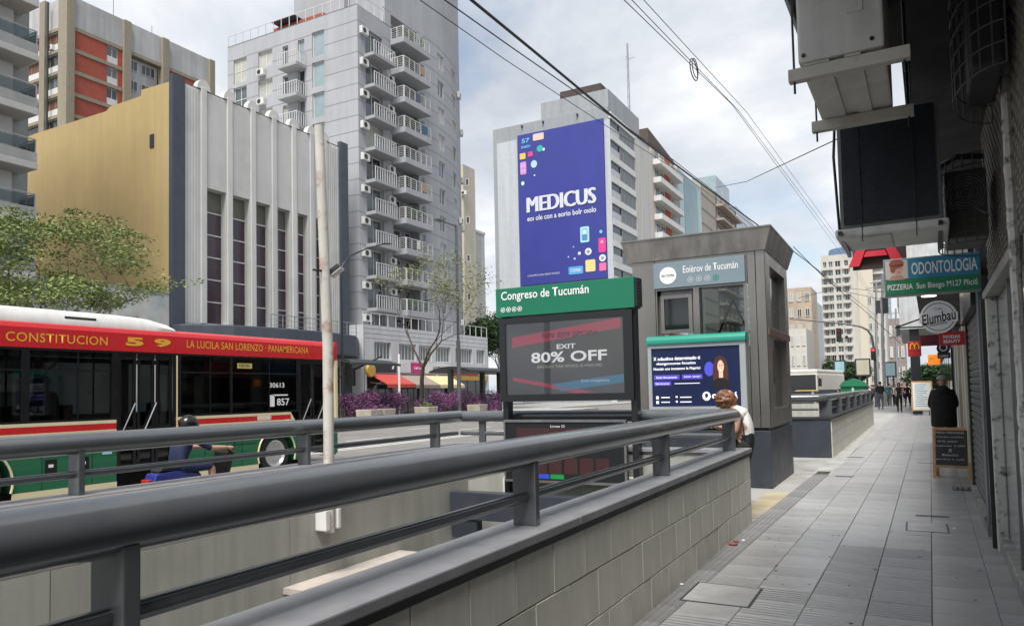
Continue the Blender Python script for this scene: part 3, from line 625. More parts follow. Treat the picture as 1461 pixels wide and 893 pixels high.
def lattice(y0, y1, z0, z1, x):
    q = MB(); dy = .085; dz = .105; a = y0; i = 0
    while a <= y1:
        q.box(x-.012,a-.009,z0,x+.004,a+.009,z1)
        z = z0+(dz/2 if i % 2 else 0)
        while z < z1-.03 and a+dy <= y1: q.box(x-.02,a-.004,z,x-.004,a+dy+.004,z+.034); z += dz
        a += dy; i += 1
    return q
tag(lattice(1.75,4.6,2.5,4.05,.02).build('lattice_screen', lattice_m, shop, local=True), kind='stuff')
tag(lattice(-.9,1.5,2.5,4.05,.0).build('lattice_screen', lattice_m, shop, local=True), kind='stuff')
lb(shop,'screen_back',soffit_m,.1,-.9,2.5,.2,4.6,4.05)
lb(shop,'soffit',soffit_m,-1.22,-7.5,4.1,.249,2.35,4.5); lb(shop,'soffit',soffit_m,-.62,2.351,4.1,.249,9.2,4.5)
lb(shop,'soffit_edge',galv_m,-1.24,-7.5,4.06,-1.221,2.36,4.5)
# shutter bay
bay = RF('shuttered_shop', 'closed shop bay with dark roller shutter beside the chalkboard sign', 'shop', 9.22)
lb(bay,'pilaster',M('pilaster_blue',(.10,.115,.135),.45,var=.15,streak=.2),.0,.0,.12,.2,.32,3.1,.012); lb(bay,'pilaster_base',steeldk_m,-.015,-.02,0,.2,.36,.12)
for k in range(24):
    if k == 0: sl = MB(); sl.prism([(.05,0),(.028,.02),(.024,.05),(.03,.085),(.05,.094)], .36, 3.3, 'y'); sm_ = sl.mesh('shutter_slat', M('shutter_dark',(.028,.03,.034),.45,.4,var=.25))
    inst(sm_, bay, (0,0,.16+k*.095), 0, 'shutter_slat')
lb(bay,'threshold',stone_m,-.02,.36,0,.2,3.3,.15); lb(bay,'fascia',black_m,-.05,.32,2.45,.2,3.35,3.1); lb(bay,'jamb',black_m,.0,3.32,0,.2,3.6,3.1)
lb(bay,'back_wall',stone_m,.21,0,0,1.5,12,5.6)
for y, w, m_ in ((4.1,.12,white_m),(5.3,.3,M('cream_column',(.62,.57,.42),.6,var=.15)),(6.6,.1,white_m),(8.4,.35,M('cream_column',(.62,.57,.42),.6,var=.15)),(10.2,.3,white_m)): lb(bay,'column',m_,.03,y,0,.2,y+w,2.6,.01)
for y0, y1 in ((3.62,4.08),(4.25,5.25),(5.65,6.55),(6.75,8.35),(8.8,10.15),(10.55,12)): lb(bay,'door',glass_dk,.08,y0,0,.12,y1,2.5)
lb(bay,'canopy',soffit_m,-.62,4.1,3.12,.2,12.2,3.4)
c = onz(1325,422,3.115); q = MB(); q.disc(c, .11, (0,0,1), 20, .02); tag(q.build('ceiling_lamp', M('lamp_warm',(1,.85,.6),.4,var=0,emit=4.)), 'small round lit lamp in the dark canopy above the round sign', 'lamp')

# hanging air conditioning units
ac = T('air_conditioner', 'white air conditioner on two hanging bars, topmost at the right edge', 'air conditioner', (-.26,4.95,3.43), FRZ)
q = MB(); q.box(-.22,-.52,.0,.22,.55,.66); q.build('casing', acw_m, ac, bevel=.015, local=True)
q = MB(); q.box(-.2,-.5,-.012,-.06,.5,0.0); q.box(.02,-.5,-.012,.1,.5,0.); q.build('base_rib', acw_m, ac, local=True)
for y in (-.47,.5):
    q = MB(); q.box(-.28,y-.03,-.085,.34,y+.03,-.014); q.build('bar', acb_m, ac, bevel=.004, local=True)
    for x in (-.25,.31):
        q = MB(); q.tube([(x,y,-.15),(x,y,.67)],.007,6); q.build('threaded_rod', black_m, ac, local=True)
q = MB(); q.tube([(.1,-.53,.6),(.14,-.57,.42),(.2,-.56,.33),(.27,-.5,.3),(.3,-.3,.35)],.012,6); q.tube([(.13,-.53,.6),(.18,-.56,.46),(.24,-.55,.37),(.3,-.48,.33)],.012,6); q.build('hose', black_m, ac, local=True)
q = MB(); q.box(.04,-.524,.22,.12,-.52,.25); q.box(.1,-.5245,.22,.12,-.521,.42); q.box(.02,-.5245,.4,.15,-.521,.42); q.build('tape', M('tape',(.55,.55,.53),.5,var=.1), ac, local=True)
for x, z in ((-.19,.04),(.16,.05)):
    q = MB(); q.disc((x,-.522,z),.012,(0,1,0),8,.006); q.build('screw', black_m, ac, local=True)
ac2 = T('air_conditioner', 'large black finned condenser hanging above the dental clinic sign', 'air conditioner', (-.085,6.85,2.86), FRZ)
q = MB(); q.box(-.36,-.33,.0,.36,.35,.93); q.build('casing', M('unit_frame',(.16,.165,.165),.5,var=.2), ac2, bevel=.01, local=True)
q = MB(); q.box(-.33,-.345,.03,.33,-.33,.9); q.build('coil', coil_m, ac2, local=True)
q = MB(); k = 0
for i in range(30):
    x = -.33+i*.022*1.0; q.box(x-.0012,-.352,.03,x+.0012,-.3465,.9)
for i in range(40):
    z = .03+i*.0223; q.box(-.33,-.353,z-.001,.33,-.3475,z+.001)
tag(q.build('fins', M('fin_blue',(.03,.04,.055),.4,.3,var=.2), ac2, local=True), kind='stuff')
q = MB(); q.box(-.40,-.36,-.07,.40,.38,-.001); q.build('tray', acw_m, ac2, bevel=.02, local=True)
q = MB(); q.box(-.22,-.3,-.082,.0,.3,-.071); q.build('tray_plate', acw_m, ac2, local=True)
for x in (-.36,.34):
    q = MB(); q.bar((x,-.4,-.04),(x,.42,-.1),.03,.03); q.build('bracket', black_m, ac2, local=True)
for x in (-.2,.18):
    q = MB(); q.tube([(x,-.36,-.12),(x,-.36,1.28)],.004,5); q.build('hanger_wire', black_m, ac2, local=True)
q = MB(); q.tube([(-.37,-.3,.95),(-.39,-.33,.6),(-.375,-.34,.2),(-.37,-.3,.0)],.012,6); q.build('hose', black_m, ac2, local=True)
def cage(root, cx, cy, z0, z1, rx, ry, n=14, rings=9, a0=pi*.5, a1=pi*1.5, r=.005, nm='wire_cage'):
    q = MB()
    for i in range(rings):
        z = z0+(z1-z0)*i/(rings-1); q.tube([(cx+rx*cos(a0+(a1-a0)*k/16), cy+ry*sin(a0+(a1-a0)*k/16), z) for k in range(17)], r, 5)
    for k in range(n+1):
        a = a0+(a1-a0)*k/n; q.tube([(cx+rx*cos(a), cy+ry*sin(a), z0),(cx+rx*cos(a), cy+ry*sin(a), z1)], r, 5)
    return tag(q.build(nm, wire_m, root, local=True), kind='stuff')
fan = RF('caged_fan_unit', 'round fan unit inside a wire cage on the lattice wall beside the condenser', 'air conditioner', 7.45, 0, 2.75)
q = MB(); q.box(-.30,-.3,.05,-.0,.35,.62); q.build('casing', M('unit_old',(.10,.10,.095),.6,var=.3), fan, bevel=.02, local=True)
for k in range(6):
    q = MB(); q.ring((-.15,-.305,.42), .16-k*.024, .155-k*.024, (0,1,0), 24, .006); q.build('guard_ring', galv_m, fan, local=True)
cage(fan, -.02, .0, .0, .72, .34, .42)
q = MB(); q.bar((-.1,-.35,.28),(.02,-.42,.18),.012,.012); q.build('stay', galv_m, fan, local=True)
q = MB(); q.tube([(.0,-.1,.76),(-.2,-.12,.78),(-.36,-.1,.7)],.025,8); q.build('duct', black_m, fan, local=True)
fan2 = RF('wire_cage', 'tall empty wire guard cage high on the lattice wall, upper right', 'cage', 5.35, 0, 3.35)
cage(fan2, -.03, .0, .0, .72, .24, .55, 12, 7, nm='mesh'); lb(fan2,'casing',soffit_m,-.18,-.35,.08,-.02,.4,.7,.02)

# ---------------------------------------------------------------- hanging shop signs
blue_s = M('sign_blue',(.03,.22,.36),.45,var=.06); green_s = M('sign_green2',(.015,.20,.09),.45,var=.06)
sA = RF('hanging_sign', 'brown projecting board with a big red letter A above the clinic sign', 'sign', 10.4)
p0_, p1_ = ony(1217,385,10.4), ony(1292,335,10.4)
q = MB(); q.box(p0_.x,10.4,p0_.z,p1_.x,10.5,p1_.z); q.build('board', M('brown_board',(.06,.035,.028),.6,var=.2), sA)
aw = .58; ax_ = ony(1249,359,10.36); q = MB()
for poly in ([(-.30,-.17),(-.18,-.17),(-.05,.19),(-.14,.19)], [(.30,-.17),(.18,-.17),(.05,.19),(.14,.19)], [(-.14,.191),(.14,.191),(.11,.11),(-.11,.11)], [(-.13,-.06),(.13,-.06),(.10,.01),(-.10,.01)]):
    q.prism([(ax_.x+a*1.05, ax_.z+b) for a, b in poly], 10.33, 10.39, 'y')
q.build('letter', M('letter_red',(.55,.03,.05),.4,var=.05), sA)
lb(sA,'arm',black_m,-.2,.02,2.98,.1,.06,3.02)
sO = RF('hanging_sign', 'blue and green dental clinic and pizzeria sign projecting over the sidewalk', 'sign', 9.0)
OY = 9.0; a_, b_ = ony(1262,424,OY), ony(1400,361,OY); oz0, oz1 = a_.z, b_.z+.02; ox0, ox1 = a_.x, b_.x-.01; om = oz0+(oz1-oz0)*.44
q = MB(); q.box(ox0,OY,oz0,ox1,OY+.14,oz1); q.build('case', M('case_alu',(.3,.31,.32),.4,.4,var=.1), sO, bevel=.006)
q = MB(); q.box(ox0+.015,OY-.006,om,ox1-.01,OY-.0005,oz1-.015); q.build('upper_panel', blue_s, sO)
q = MB(); q.box(ox0+.015,OY-.006,oz0+.015,ox1-.01,OY-.0005,om-.001); q.build('lower_panel', green_s, sO)
q = MB(); q.box(ox0+.02,OY-.009,om+.005,ox0+.235,OY-.0062,oz1-.02); pc = q.build('picture', M('picture_cream',(.6,.52,.45),.5,var=.05), sO)
text('ODONTOLOGIA', white_print, sO, ((ox0+ox1)/2+.12,OY-.006,(om+oz1)/2-.01), w=.60, h=.13, bold=.012); text('PIZZERIA  Sun Biesgo M127 Pliciś', white_print, sO, ((ox0+ox1)/2,OY-.006,(oz0+om)/2), w=.83, h=.085, bold=.01)
def pic(pts, c, l): return flat(pts, M('pic_%d' % int(sum(c)*1000), c, .5, var=0), pc, 'print', (ox0+.128,OY-.009,(om+oz1)/2), lift=l)
pic([(-.08,-.12),(-.05,-.07),(.05,-.07),(.08,-.12)], (.45,.28,.2), .001); pic(ell(.01,-.0,.05,.07), (.58,.36,.26), .0015)
pic(ell(-.0,.055,.072,.05), (.3,.09,.06), .002); pic(ell(-.035,.01,.028,.05), (.28,.085,.055), .0018); pic(rect(-.055,.03,.065,.045), (.1,.03,.02), .0025)
for (x, y, rx, ry) in ((.0,.0,.006,.004),(.03,.0,.006,.004),(.02,-.035,.014,.004)): pic(ell(x,y,rx,ry,8), (.12,.05,.03), .003)
lb(sO,'arm',black_m,-.02,.03,2.72,.12,.1,2.78)
sR = RF('round_sign', 'round white sign with black script lettering, hung from a black arm', 'sign', 12.0)
RYc = ony(1339,452,12.0); rr = .228
q = MB(); q.disc(RYc+Vector((0,.05,0)), rr, (0,1,0), 40, .1); q.build('disc', white_print, sR)
blk = M('print_black',(.02,.02,.025),.5,var=0)
q = MB(); q.ring(RYc+Vector((0,-.001,0)), rr*.86, rr*.82, (0,1,0), 40, .004); q.build('outline', blk, sR)
flat(rect(-.235,-.075,.235,.06), white_print, sR, 'print', RYc+Vector((0,-.0035,0)))
text('Elumbau', blk, sR, RYc+Vector((0,-.004,-.005)), u=(.985,0,.17), up=(-.17,0,.985), w=.43, h=.15, shear=.25, bold=.016)
text('PANADERIA', blk, sR, RYc+Vector((0,-.004,-.1)), u=(.985,0,.17), up=(-.17,0,.985), w=.22, h=.025); text('Cafe', blk, sR, RYc+Vector((0,-.004,.115)), w=.1, h=.03)
q = MB(); q.bar(RYc+Vector((-.55,.05,-.12)), RYc+Vector((-.19,.05,.0)),.025,.02); q.bar(RYc+Vector((-.55,.05,-.12)), RYc+Vector((.36,.05,-.135)),.02,.02); q.build('arm', black_m, sR)
# arcade building with dark pillar
AY = 45.
arc = T('arcade_building', 'white upper storeys carried on a dark pillar at the end of the shop row', 'building', (4,AY+8,0), 0)
a_, b_ = ony(1284,470,AY), ony(1311,470,AY)
q = MB(); q.box(a_.x,AY,a_.z,12,AY+16,16); q.build('upper_wall', M('arcade_white',(.5,.51,.52),.6,var=.15,streak=.2), arc)
c_ = ony(1297,470,AY)
for y in (AY+.2,AY+7.5,AY+15):
    q = MB(); q.box(c_.x,y,0,b_.x,y+.6,a_.z); q.build('pillar', black_m, arc, bevel=.01)
q = MB(); q.box(2.4,AY+.3,0,12,AY+15.8,a_.z); q.build('shop_wall', M('arcade_inner',(.25,.2,.16),.6,var=.3), arc)
fw_ = Face((a_.x,AY+16,0),(0,-1,0),(-1,0,0))
for k in range(5):
    for z in (6.,9.,12.): window(fw_, arc, .8+k*3, 2.8+k*3, z, z+1.6, .0, white_m, glass_dk, 2, 1, .06, w=.04)
mid = RF('shop_row', 'row of plain shop fronts between the shutter bay and the arcade', 'building', 21.0)
lb(mid,'wall',stone_m,.05,.0,0,6,23.8,5.6)
for k in range(7):
    lb(mid,'shop_window',glass_dk,.0,.5+k*3.3,.3,.04,3.0+k*3.3,2.5); lb(mid,'fascia',M('mid_fascia%d' % (k % 4),((.3,.05,.05),(.05,.12,.2),(.4,.36,.3),(.06,.06,.06))[k % 4],.5,var=.1),-.06,.4+k*3.3,2.6,.04,3.1+k*3.3,3.15)
red_s = M('sign_red',(.45,.02,.02),.45,var=.06); yel_s = M('arches_yellow',(.8,.45,.02),.45,var=0)
def msign(label, px, py, Y, w, h):
    c = ony(px,py,Y); s = T('hanging_sign', label, 'sign', (c.x,Y,c.z-h/2))
    return s, c
s1, c1 = msign('red hanging sign with yellow arches near the distant dark pillar', 1305,497,19.3,.2,.5)
q = MB(); q.box(c1.x-.14,19.3,c1.z-.18,c1.x+.13,19.42,c1.z+.16); q.build('case', red_s, s1, bevel=.01)
q = MB()
for sx in (-1,1): q.tube([(c1.x+sx*(.045+.045*cos(a)), 19.29, c1.z-.02+.13*sin(a)) for a in [pi*k/10 for k in range(11)]], .014, 6)
q.build('arches', yel_s, s1)
q = MB(); q.bar((c1.x+.1,19.36,c1.z+.1),(FX(19.36)+.0,19.36,c1.z+.1),.02,.02); q.build('hanger', black_m, s1)
s2, c2 = msign('small red sign with pale lettering under the round sign', 1358,483,13.2,.3,.2)
q = MB(); q.box(c2.x-.17,13.2,c2.z-.10,c2.x+.17,13.27,c2.z+.10); q.build('case', red_s, s2)
text('MODAS', white_print, s2, (c2.x,13.2,c2.z+.03), w=.22, h=.05, bold=.02); text('BEAUTY', white_print, s2, (c2.x,13.2,c2.z-.04), w=.22, h=.05, bold=.02)
q = MB(); q.bar((c2.x+.1,13.24,c2.z+.1),(FX(13.2)+.02,13.24,c2.z+.1),.02,.02); q.build('arm', black_m, s2)
s3, c3 = msign('small black round sign below the red shop sign', 1346,501,14.5,.3,.3)
q = MB(); q.disc((c3.x,14.5,c3.z+.05),.1,(0,1,0),24,.06); q.box(c3.x-.09,14.48,c3.z-.12,c3.x+.1,14.52,c3.z-.02); q.build('board', black_m, s3)
q = MB(); q.ring((c3.x,14.466,c3.z+.06),.06,.045,(0,1,0),20,.004); q.build('mark', white_print, s3); text('CLARO', white_print, s3, (c3.x,14.478,c3.z-.08), w=.14, h=.035, bold=.02)
s4, c4 = msign('dark red fascia board above the shop entrance behind the pillar', 1328,486,20.6,.7,.3)
q = MB(); q.box(c4.x-.25,20.6,c4.z-.12,FX(20.6)+.05,20.7,c4.z+.14); q.build('board', M('dark_red',(.16,.015,.02),.5,var=.1), s4); 
s5, c5 = msign('orange lantern sign hanging past the dark pillar', 1332,513,24,.2,.2)
q = MB(); q.box(c5.x-.14,24,c5.z-.15,c5.x+.16,24.1,c5.z+.15); q.build('case', M('lantern_orange',(.75,.2,.02),.4,var=.05,emit=.3), s5, bevel=.03); q = MB(); q.tube([(c5.x-.05+.06*cos(a),23.99,c5.z-.02+.08*sin(a)) for a in [pi*k/8 for k in range(9)]],.014,6); q.build('mark', yel_s, s5)
q = MB(); q.bar((c5.x,24.05,c5.z+.1),(FX(24.05)+.05,24.05,c5.z+.1),.02,.02); q.build('hanger', black_m, s5)

# ---------------------------------------------------------------- boards on the sidewalk
wood_m = M('board_wood',(.5,.29,.13),.55,var=.25,scale=9,streak=.2); slate = M('chalkboard',(.02,.022,.023),.6,var=.15)
cb = T('chalkboard_sign', 'wooden A frame chalkboard standing on the sidewalk by the shutter', 'sign', (.57,14.7,0), -.18)
hh = .85
def aframe(root, w, hgt, lean, face_mat, frame_mat, leg=.24, lift=.0, fw=.045):
    for s in (-1,1):
        top = Vector((0,0,hgt)); 
        for x in (-w/2+fw/2, w/2-fw/2):
            q = MB(); q.bar((x,s*lean,lift),(x,s*.02,hgt),fw,.03); q.build('leg', frame_mat, root, local=True)
        k = lambda z: s*(lean+(.02-lean)*(z-lift)/(hgt-lift))
        for z in (leg, hgt-fw/2):
            q = MB(); q.bar((-w/2+fw,k(z),z),(w/2-fw,k(z),z),.03,fw); q.build('rail', frame_mat, root, local=True)
        q = MB(); a, b = leg+fw/2, hgt-fw
        y0, y1 = k(a), k(b); q.add([(-w/2+fw,y0-.006,a),(w/2-fw,y0-.006,a),(w/2-fw,y1-.006,b),(-w/2+fw,y1-.006,b),(-w/2+fw,y0+.006,a),(w/2-fw,y0+.006,a),(w/2-fw,y1+.006,b),(-w/2+fw,y1+.006,b)],[(0,1,2,3),(7,6,5,4),(0,4,5,1),(1,5,6,2),(2,6,7,3),(3,7,4,0)]); pn = q.build('panel', face_mat, root, local=True)
    return lambda u, z: wmat(root) @ Vector((u, -(lean+(.02-lean)*(z-lift)/(hgt-lift))-.008, z))
g = aframe(cb, .56, hh, .17, slate, wood_m, leg=.2)
chalk = M('chalk',(.55,.55,.52),.8,var=.1)
ucb = Vector((cos(-.18),sin(-.18),0)); upc = Vector((0,.19,.98))
for k, (s, w) in enumerate((('MENU MEDIODIA',.42),('milanesa completa',.4),('tarta, papas',.3),('empanadas  $ 2800',.44),('5',.06),('Bebidas',.24),('postre o cafe',.42))): text(s, chalk, cb, g(-.02 if k != 2 else -.06, .765-k*.074), u=ucb, up=upc, w=w, h=.036 if k not in (4,) else .05, shear=.1, lift=.006)
mbd = T('menu_board', 'white menu board in a thin wooden frame standing mid sidewalk', 'sign', (onz(1317,592).x, onz(1317,592).y, 0), .05)
mz = 1.75
q = MB(); q.box(-.48,-.02,.22,.48,.02,mz); q.build('frame', wood_m, mbd, local=True); q = MB(); q.box(-.42,-.026,.28,.42,-.021,mz-.08); pnl = q.build('panel', white_m, mbd, local=True)
for k in range(11): flat(rect(-.32,1.55-k*.11,-.32+rng.uniform(.35,.6),1.59-k*.11), M('menu_blue',(.25,.4,.5),.5,var=0), pnl, 'print_line', wmat(mbd) @ Vector((0,-.027,0)), u=(cos(.05),sin(.05),0))
for x in (-.3,.3):
    q = MB(); q.box(x-.03,-.25,0,x+.03,.25,.04); q.box(x-.02,-.02,.041,x+.02,.02,.23); q.build('foot', black_m, mbd, local=True)
gr = T('boot_scraper', 'small striped metal grate on the sidewalk by the shop step', 'grate', (onz(1377,698).x, onz(1377,698).y, 0), FRZ)
q = MB(); q.box(-.16,-.2,.0,.16,.2,.012); q.build('base', dark_m, gr, local=True)
for k in range(5):
    q = MB(); q.box(-.15+k*.07,-.19,.013,-.115+k*.07,.19,.03); q.build('bar', M('grate_bar',(.22,.19,.17),.6,var=.2), gr, local=True)
for (px, py, s) in ((1046,778,.05),(1050,774,.03)):
    c = onz(px,py); q = MB(); q.ball((c.x,c.y,.018),s,s*.7,.016,8,5); tag(q.build('litter', M('litter_red',(.3,.1,.08),.7,var=.4,scale=30)), 'crumpled reddish wrapper by the foot of the tiled wall' if s > .04 else 'tiny reddish scrap beside the crumpled wrapper by the wall', 'litter')

for k, (px, py, l) in enumerate(((973,835,'small white paper scrap by the tiled wall, nearest the camera'),(1061,772,'small white butt just past the reddish wrapper'),(1362,755,'white scrap on the square cover plate'))):
    c = onz(px,py); q = MB(); q.add([(c.x-.02,c.y-.012,.006),(c.x+.022,c.y-.008,.012),(c.x+.018,c.y+.014,.007),(c.x-.016,c.y+.012,.016),(c.x,c.y,.024)],[(0,1,4),(1,2,4),(2,3,4),(3,0,4),(3,2,1,0)]); tag(q.build('paper_scrap', white_m), l, 'litter')
# ---------------------------------------------------------------- the red, white and green bus
BX = -12.64; BW = 2.5; BY0, BY1 = 2.6, 14.36
bred = M('bus_red',(.55,.016,.02),.28,var=.05,coat=.3); bgreen = M('bus_green',(.008,.12,.05),.3,var=.06,coat=.3); bcream = M('bus_cream',(.68,.6,.38),.35,var=.05)
bwhite = M('bus_white',(.7,.69,.66),.35,var=.06,streak=.08); bblack = M('bus_black',(.008,.008,.009),.25,var=.05); byel = M('bus_yellow',(.75,.38,.03),.45,var=0)
bglass = M('bus_glass',(1,1,1),.03,var=0,alpha=(.22,.24,.24)); tyre_m = M('tyre',(.018,.018,.018),.8,var=.15); chrome = M('wheel_alloy',(.62,.62,.62),.28,.8,var=.15,scale=8)
bus = T('city_bus', 'red white and green city bus with orange route lettering, passing on the left', 'bus', (BX-BW/2,(BY0+BY1)/2,-.12))
fb_ = Face((BX,0,0),(0,1,0),(1,0,0)); fo_ = Face((BX-BW,0,0),(0,1,0),(1,0,0))
ZW0, ZW1, ZR0, ZR1 = 1.28, 2.46, 2.50, 2.83
D0, D1 = 8.46, 9.68
wins = [(3.0,4.85),(4.95,6.82),(6.95,8.36),(9.8,11.0),(11.06,12.92)]
q = MB(); arch = [(6.15,.34,.54),(12.30,.34,.54)]
def lower(q, y0, y1, z0, z1, arches):
    # side sheet with round wheel arches cut out
    n = int((y1-y0)/.06)+1; ys = [y0+(y1-y0)*k/n for k in range(n+1)]
    def zb(y):
        for c, cz, r in arches:
            if abs(y-c) < r: return max(z0, cz+sqrt(r*r-(y-c)**2))
        return z0
    for a, b in zip(ys[:-1], ys[1:]): q.quad((BX,a,zb(a)),(BX,b,zb(b)),(BX,b,z1),(BX,a,z1)); q.quad((BX,a,zb(a)),(BX,b,zb(b)),(BX-.35,b,zb(b)),(BX-.35,a,zb(a)))
lower(q, BY0, D0, .16, 1.04, arch[:1]); lower(q, D1, 13.0, .16, 1.04, arch[1:]); lower(q,13.95,BY1-.12,.16,1.04,[])
q.box(BX-BW,BY0,.2,BX-BW+.03,BY1-.1,1.28); q.build('lower_side', bgreen, bus)
q = MB(); 
for a, b in ((BY0,5.6),(6.7,D0),(D1,11.75)): q.box(BX-.02,a,.06,BX+.012,b,.155)
tag(q.build('skirt_stripe', bcream, bus), kind='stuff')
for (z0, z1, mt, l) in ((1.045,1.095,bcream,.006),(1.096,1.205,bred,.005),(1.206,1.262,bcream,.006)):
    for a, b in ((BY0,D0-.01),(D1+.01,12.72)):
        q = MB(); q.box(BX-.02,a,z0,BX+l,b,z1); q.build('stripe', mt, bus)
q = MB(); q.add([(BX+.006,12.721,z) for z in (1.045,1.262)]+[(BX+.006,13.0,z) for z in (.80,.86)], [(0,2,3,1)]); q.build('stripe', bcream, bus)
q = MB(); fb_.wall(q,BY0,D0,1.262,ZR0,[(a,b,ZW0+.02,ZW1) for a, b in wins[:3]],.06,.002); q.build('window_band', bblack, bus); q = MB(); fb_.wall(q,D1,13.0,1.262,ZR0,[(a,b,ZW0+.02,ZW1) for a, b in wins[3:]],.06,.002); q.build('window_band', bblack, bus)
q = MB(); fo_.wall(q,BY0,BY1-.1,1.28,ZR0,[(3+k*1.85,4.7+k*1.85,1.35,2.4) for k in range(6)],.03); q.build('far_side', M('bus_inner',(.06,.06,.06),.6), bus)
for a, b in wins:
    q = MB(); fb_.box(q,a,b,ZW0+.02,ZW1,-.03,-.024); pn = q.build('window', bglass, bus)
    q = MB(); fb_.box(q,a,b,2.12,2.15,-.022,-.01); q.build('transom', bblack, pn)
    q = MB(); m_ = (a+b)/2+.1; fb_.box(q,m_-.012,m_+.012,ZW0+.02,ZW1,-.022,-.008); q.build('divider', bblack, pn)
def leafdoor(y0, y1, n, z0, z1, lbl=None):
    dr = MB(); fb_.box(dr,y0,y1,z1,ZR0,-.05,.0); fb_.box(dr,y0,y0+.04,z0,z1,-.05,0); fb_.box(dr,y1-.04,y1,z0,z1,-.05,0); d = dr.build('door', bblack, bus)
    w = (y1-y0-.08)/n
    for k in range(n):
        a = y0+.04+k*w; q = MB(); fb_.wall(q,a+.012,a+w-.012,z0,z1,[(a+.07,a+w-.07,z0+.12,1.05),(a+.07,a+w-.07,1.13,z1-.08)],.03,-.045); q.build('leaf', bblack, d)
        for z_0, z_1 in ((z0+.12,1.05),(1.13,z1-.08)): q = MB(); fb_.box(q,a+.07,a+w-.07,z_0,z_1,-.072,-.066); q.build('pane', bglass, d)
    for k in range(min(n,2)):
        a = y0+.1+k*w*1.15; q = MB(); q.tube([fb_.p(a+.02,1.0,-.03),fb_.p(a+w*.75,1.55,-.03)],.013,6); q.build('handle', galv_m, d)
leafdoor(D0,D1,3,.30,2.46); leafdoor(13.0,13.95,2,.30,2.46)
q = MB(); fb_.box(q,D1+.01,D1+.035,.9,2.46,.004,.012); q.build('door_trim', bcream, bus)
q = MB(); fb_.box(q,BY0,BY1-.13,ZR0,ZR1,-.05,.008); q.build('destination_band', bred, bus)
fc = MB(); fc.prism([(BX-.1,BY1-.12),(BX+.008,BY1-.12),(BX+.002,BY1-.05),(BX-.06,BY1)]+[(BX-BW+.1,BY1),(BX-BW,BY1-.1),(BX-BW,BY1-.12)], 2.5, 2.95); fc.build('front_cap', bred, bus)
fc = MB(); fc.prism([(BX-.1,BY1-.12),(BX+.004,BY1-.12),(BX-.002,BY1-.05),(BX-.06,BY1)]+[(BX-BW+.1,BY1),(BX-BW,BY1-.1),(BX-BW,BY1-.12)], .2, 1.05); fc.build('front_bumper', bgreen, bus)
fc = MB(); fc.box(BX-BW+.1,BY1-.04,1.05,BX-.1,BY1-.03,2.5); fc.build('windscreen', bglass, bus)
q = MB(); q.box(BX-.07,BY1-.13,1.05,BX+.004,BY1-.03,2.5); q.build('corner_post', bcream, bus, bevel=.015)
q = MB(); q.box(BX-BW,BY1-.13,1.05,BX-BW+.1,BY1-.03,2.5); q.build('corner_post', bcream, bus)
fc = MB(); fc.box(BX-BW,BY0-.02,.2,BX,BY0,2.9); fc.build('rear_panel', bred, bus)
rp = [(BX-BW,ZR1),(BX+.006,ZR1+.0),(BX-.02,ZR1+.07),(BX-.12,ZR1+.12),(BX-BW+.12,ZR1+.12),(BX-BW,ZR1+.07)]
q = MB(); q.prism(rp, BY0, BY1-.14, 'y'); q.build('roof', bred, bus, smooth=True)
# white roof pod with rounded front end
q = MB(); prof = []; n = 14
sect = [(0.06,0.0),(0.05,.1),(.12,.2),(.3,.25),(BW-.3,.25),(BW-.12,.2),(BW-.05,.1),(BW-.06,0.0)]
ysec = [BY0,8.6,9.0,9.3,9.55,9.72,9.82]; ssc = [1,1,.97,.88,.7,.42,.05]
vs_ = [(BX-x, y, ZR1+.06+z*s*1.18) for y, s in zip(ysec, ssc) for x, z in sect]; ns = len(sect)
q.add(vs_, [(i*ns+k, i*ns+k+1, (i+1)*ns+k+1, (i+1)*ns+k) for i in range(len(ysec)-1) for k in range(ns-1)]+[tuple(range(ns))]); pod = q.build('roof_pod', bwhite, bus, smooth=True)
q = MB(); q.box(BX-.09,7.55,ZR1+.19,BX-.055,8.1,ZR1+.235); q.build('vent', dark_m, pod)
q = MB(); q.box(BX-.9,8.7,ZR1+.34,BX-.3,9.1,ZR1+.36); q.build('hatch', dark_m, pod)
def bt(s, y0, y1, z, h, mat=byel, bold=.012, **k): return text(s, mat, bus, (BX+.008,(y0+y1)/2,z), u=(0,1,0), w=y1-y0, h=h, bold=bold, **k)
bt('RECOLETA · CTOS · CONSTITUCION',4.45,8.27,2.665,.15,bold=.006,space=1.06); bt('5',8.62,8.98,2.685,.16,bold=.05); bt('9',9.2,9.56,2.69,.16,bold=.05); bt('LA LUCILA SAN LORENZO · PANAMERICANA',9.92,13.3,2.70,.15,bold=.006,space=1.06)
def bt2(s, y0, y1, z, h, w=.0, **k): return text(s, white_print, bus, (BX+w,(y0+y1)/2,z), u=(0,1,0), w=y1-y0, h=h, bold=.015, **k)
bt2('30613',12.1,12.55,1.88,.11,-.022); bt2('857',12.32,12.7,1.50,.16,-.022); flat([(-.12,-.1),(.05,-.1),(.05,.16),(-.12,.16)], white_print, bus, 'sticker', (BX-.022,12.2,1.5), u=(0,1,0)); flat(rect(-.24,.14,.24,.17), white_print, bus, 'sticker', (BX-.022,12.42,1.5), u=(0,1,0))
bt2('DECNU',11.72,12.12,1.155,.08,.007); flat(rect(-.18,-.05,.18,.05), bcream, bus, 'sticker', (BX+.004,11.92,1.155), u=(0,1,0), lift=.002)
flat(rect(-.2,-.06,.2,.05), M('sticker_yellow',(.55,.5,.15),.5,var=0), bus, 'sticker', (BX-.02,11.4,2.3), u=(0,1,0)); text('DECNU', blk, bus, (BX-.018,11.4,2.3), u=(0,1,0), w=.3, h=.07, bold=.02)
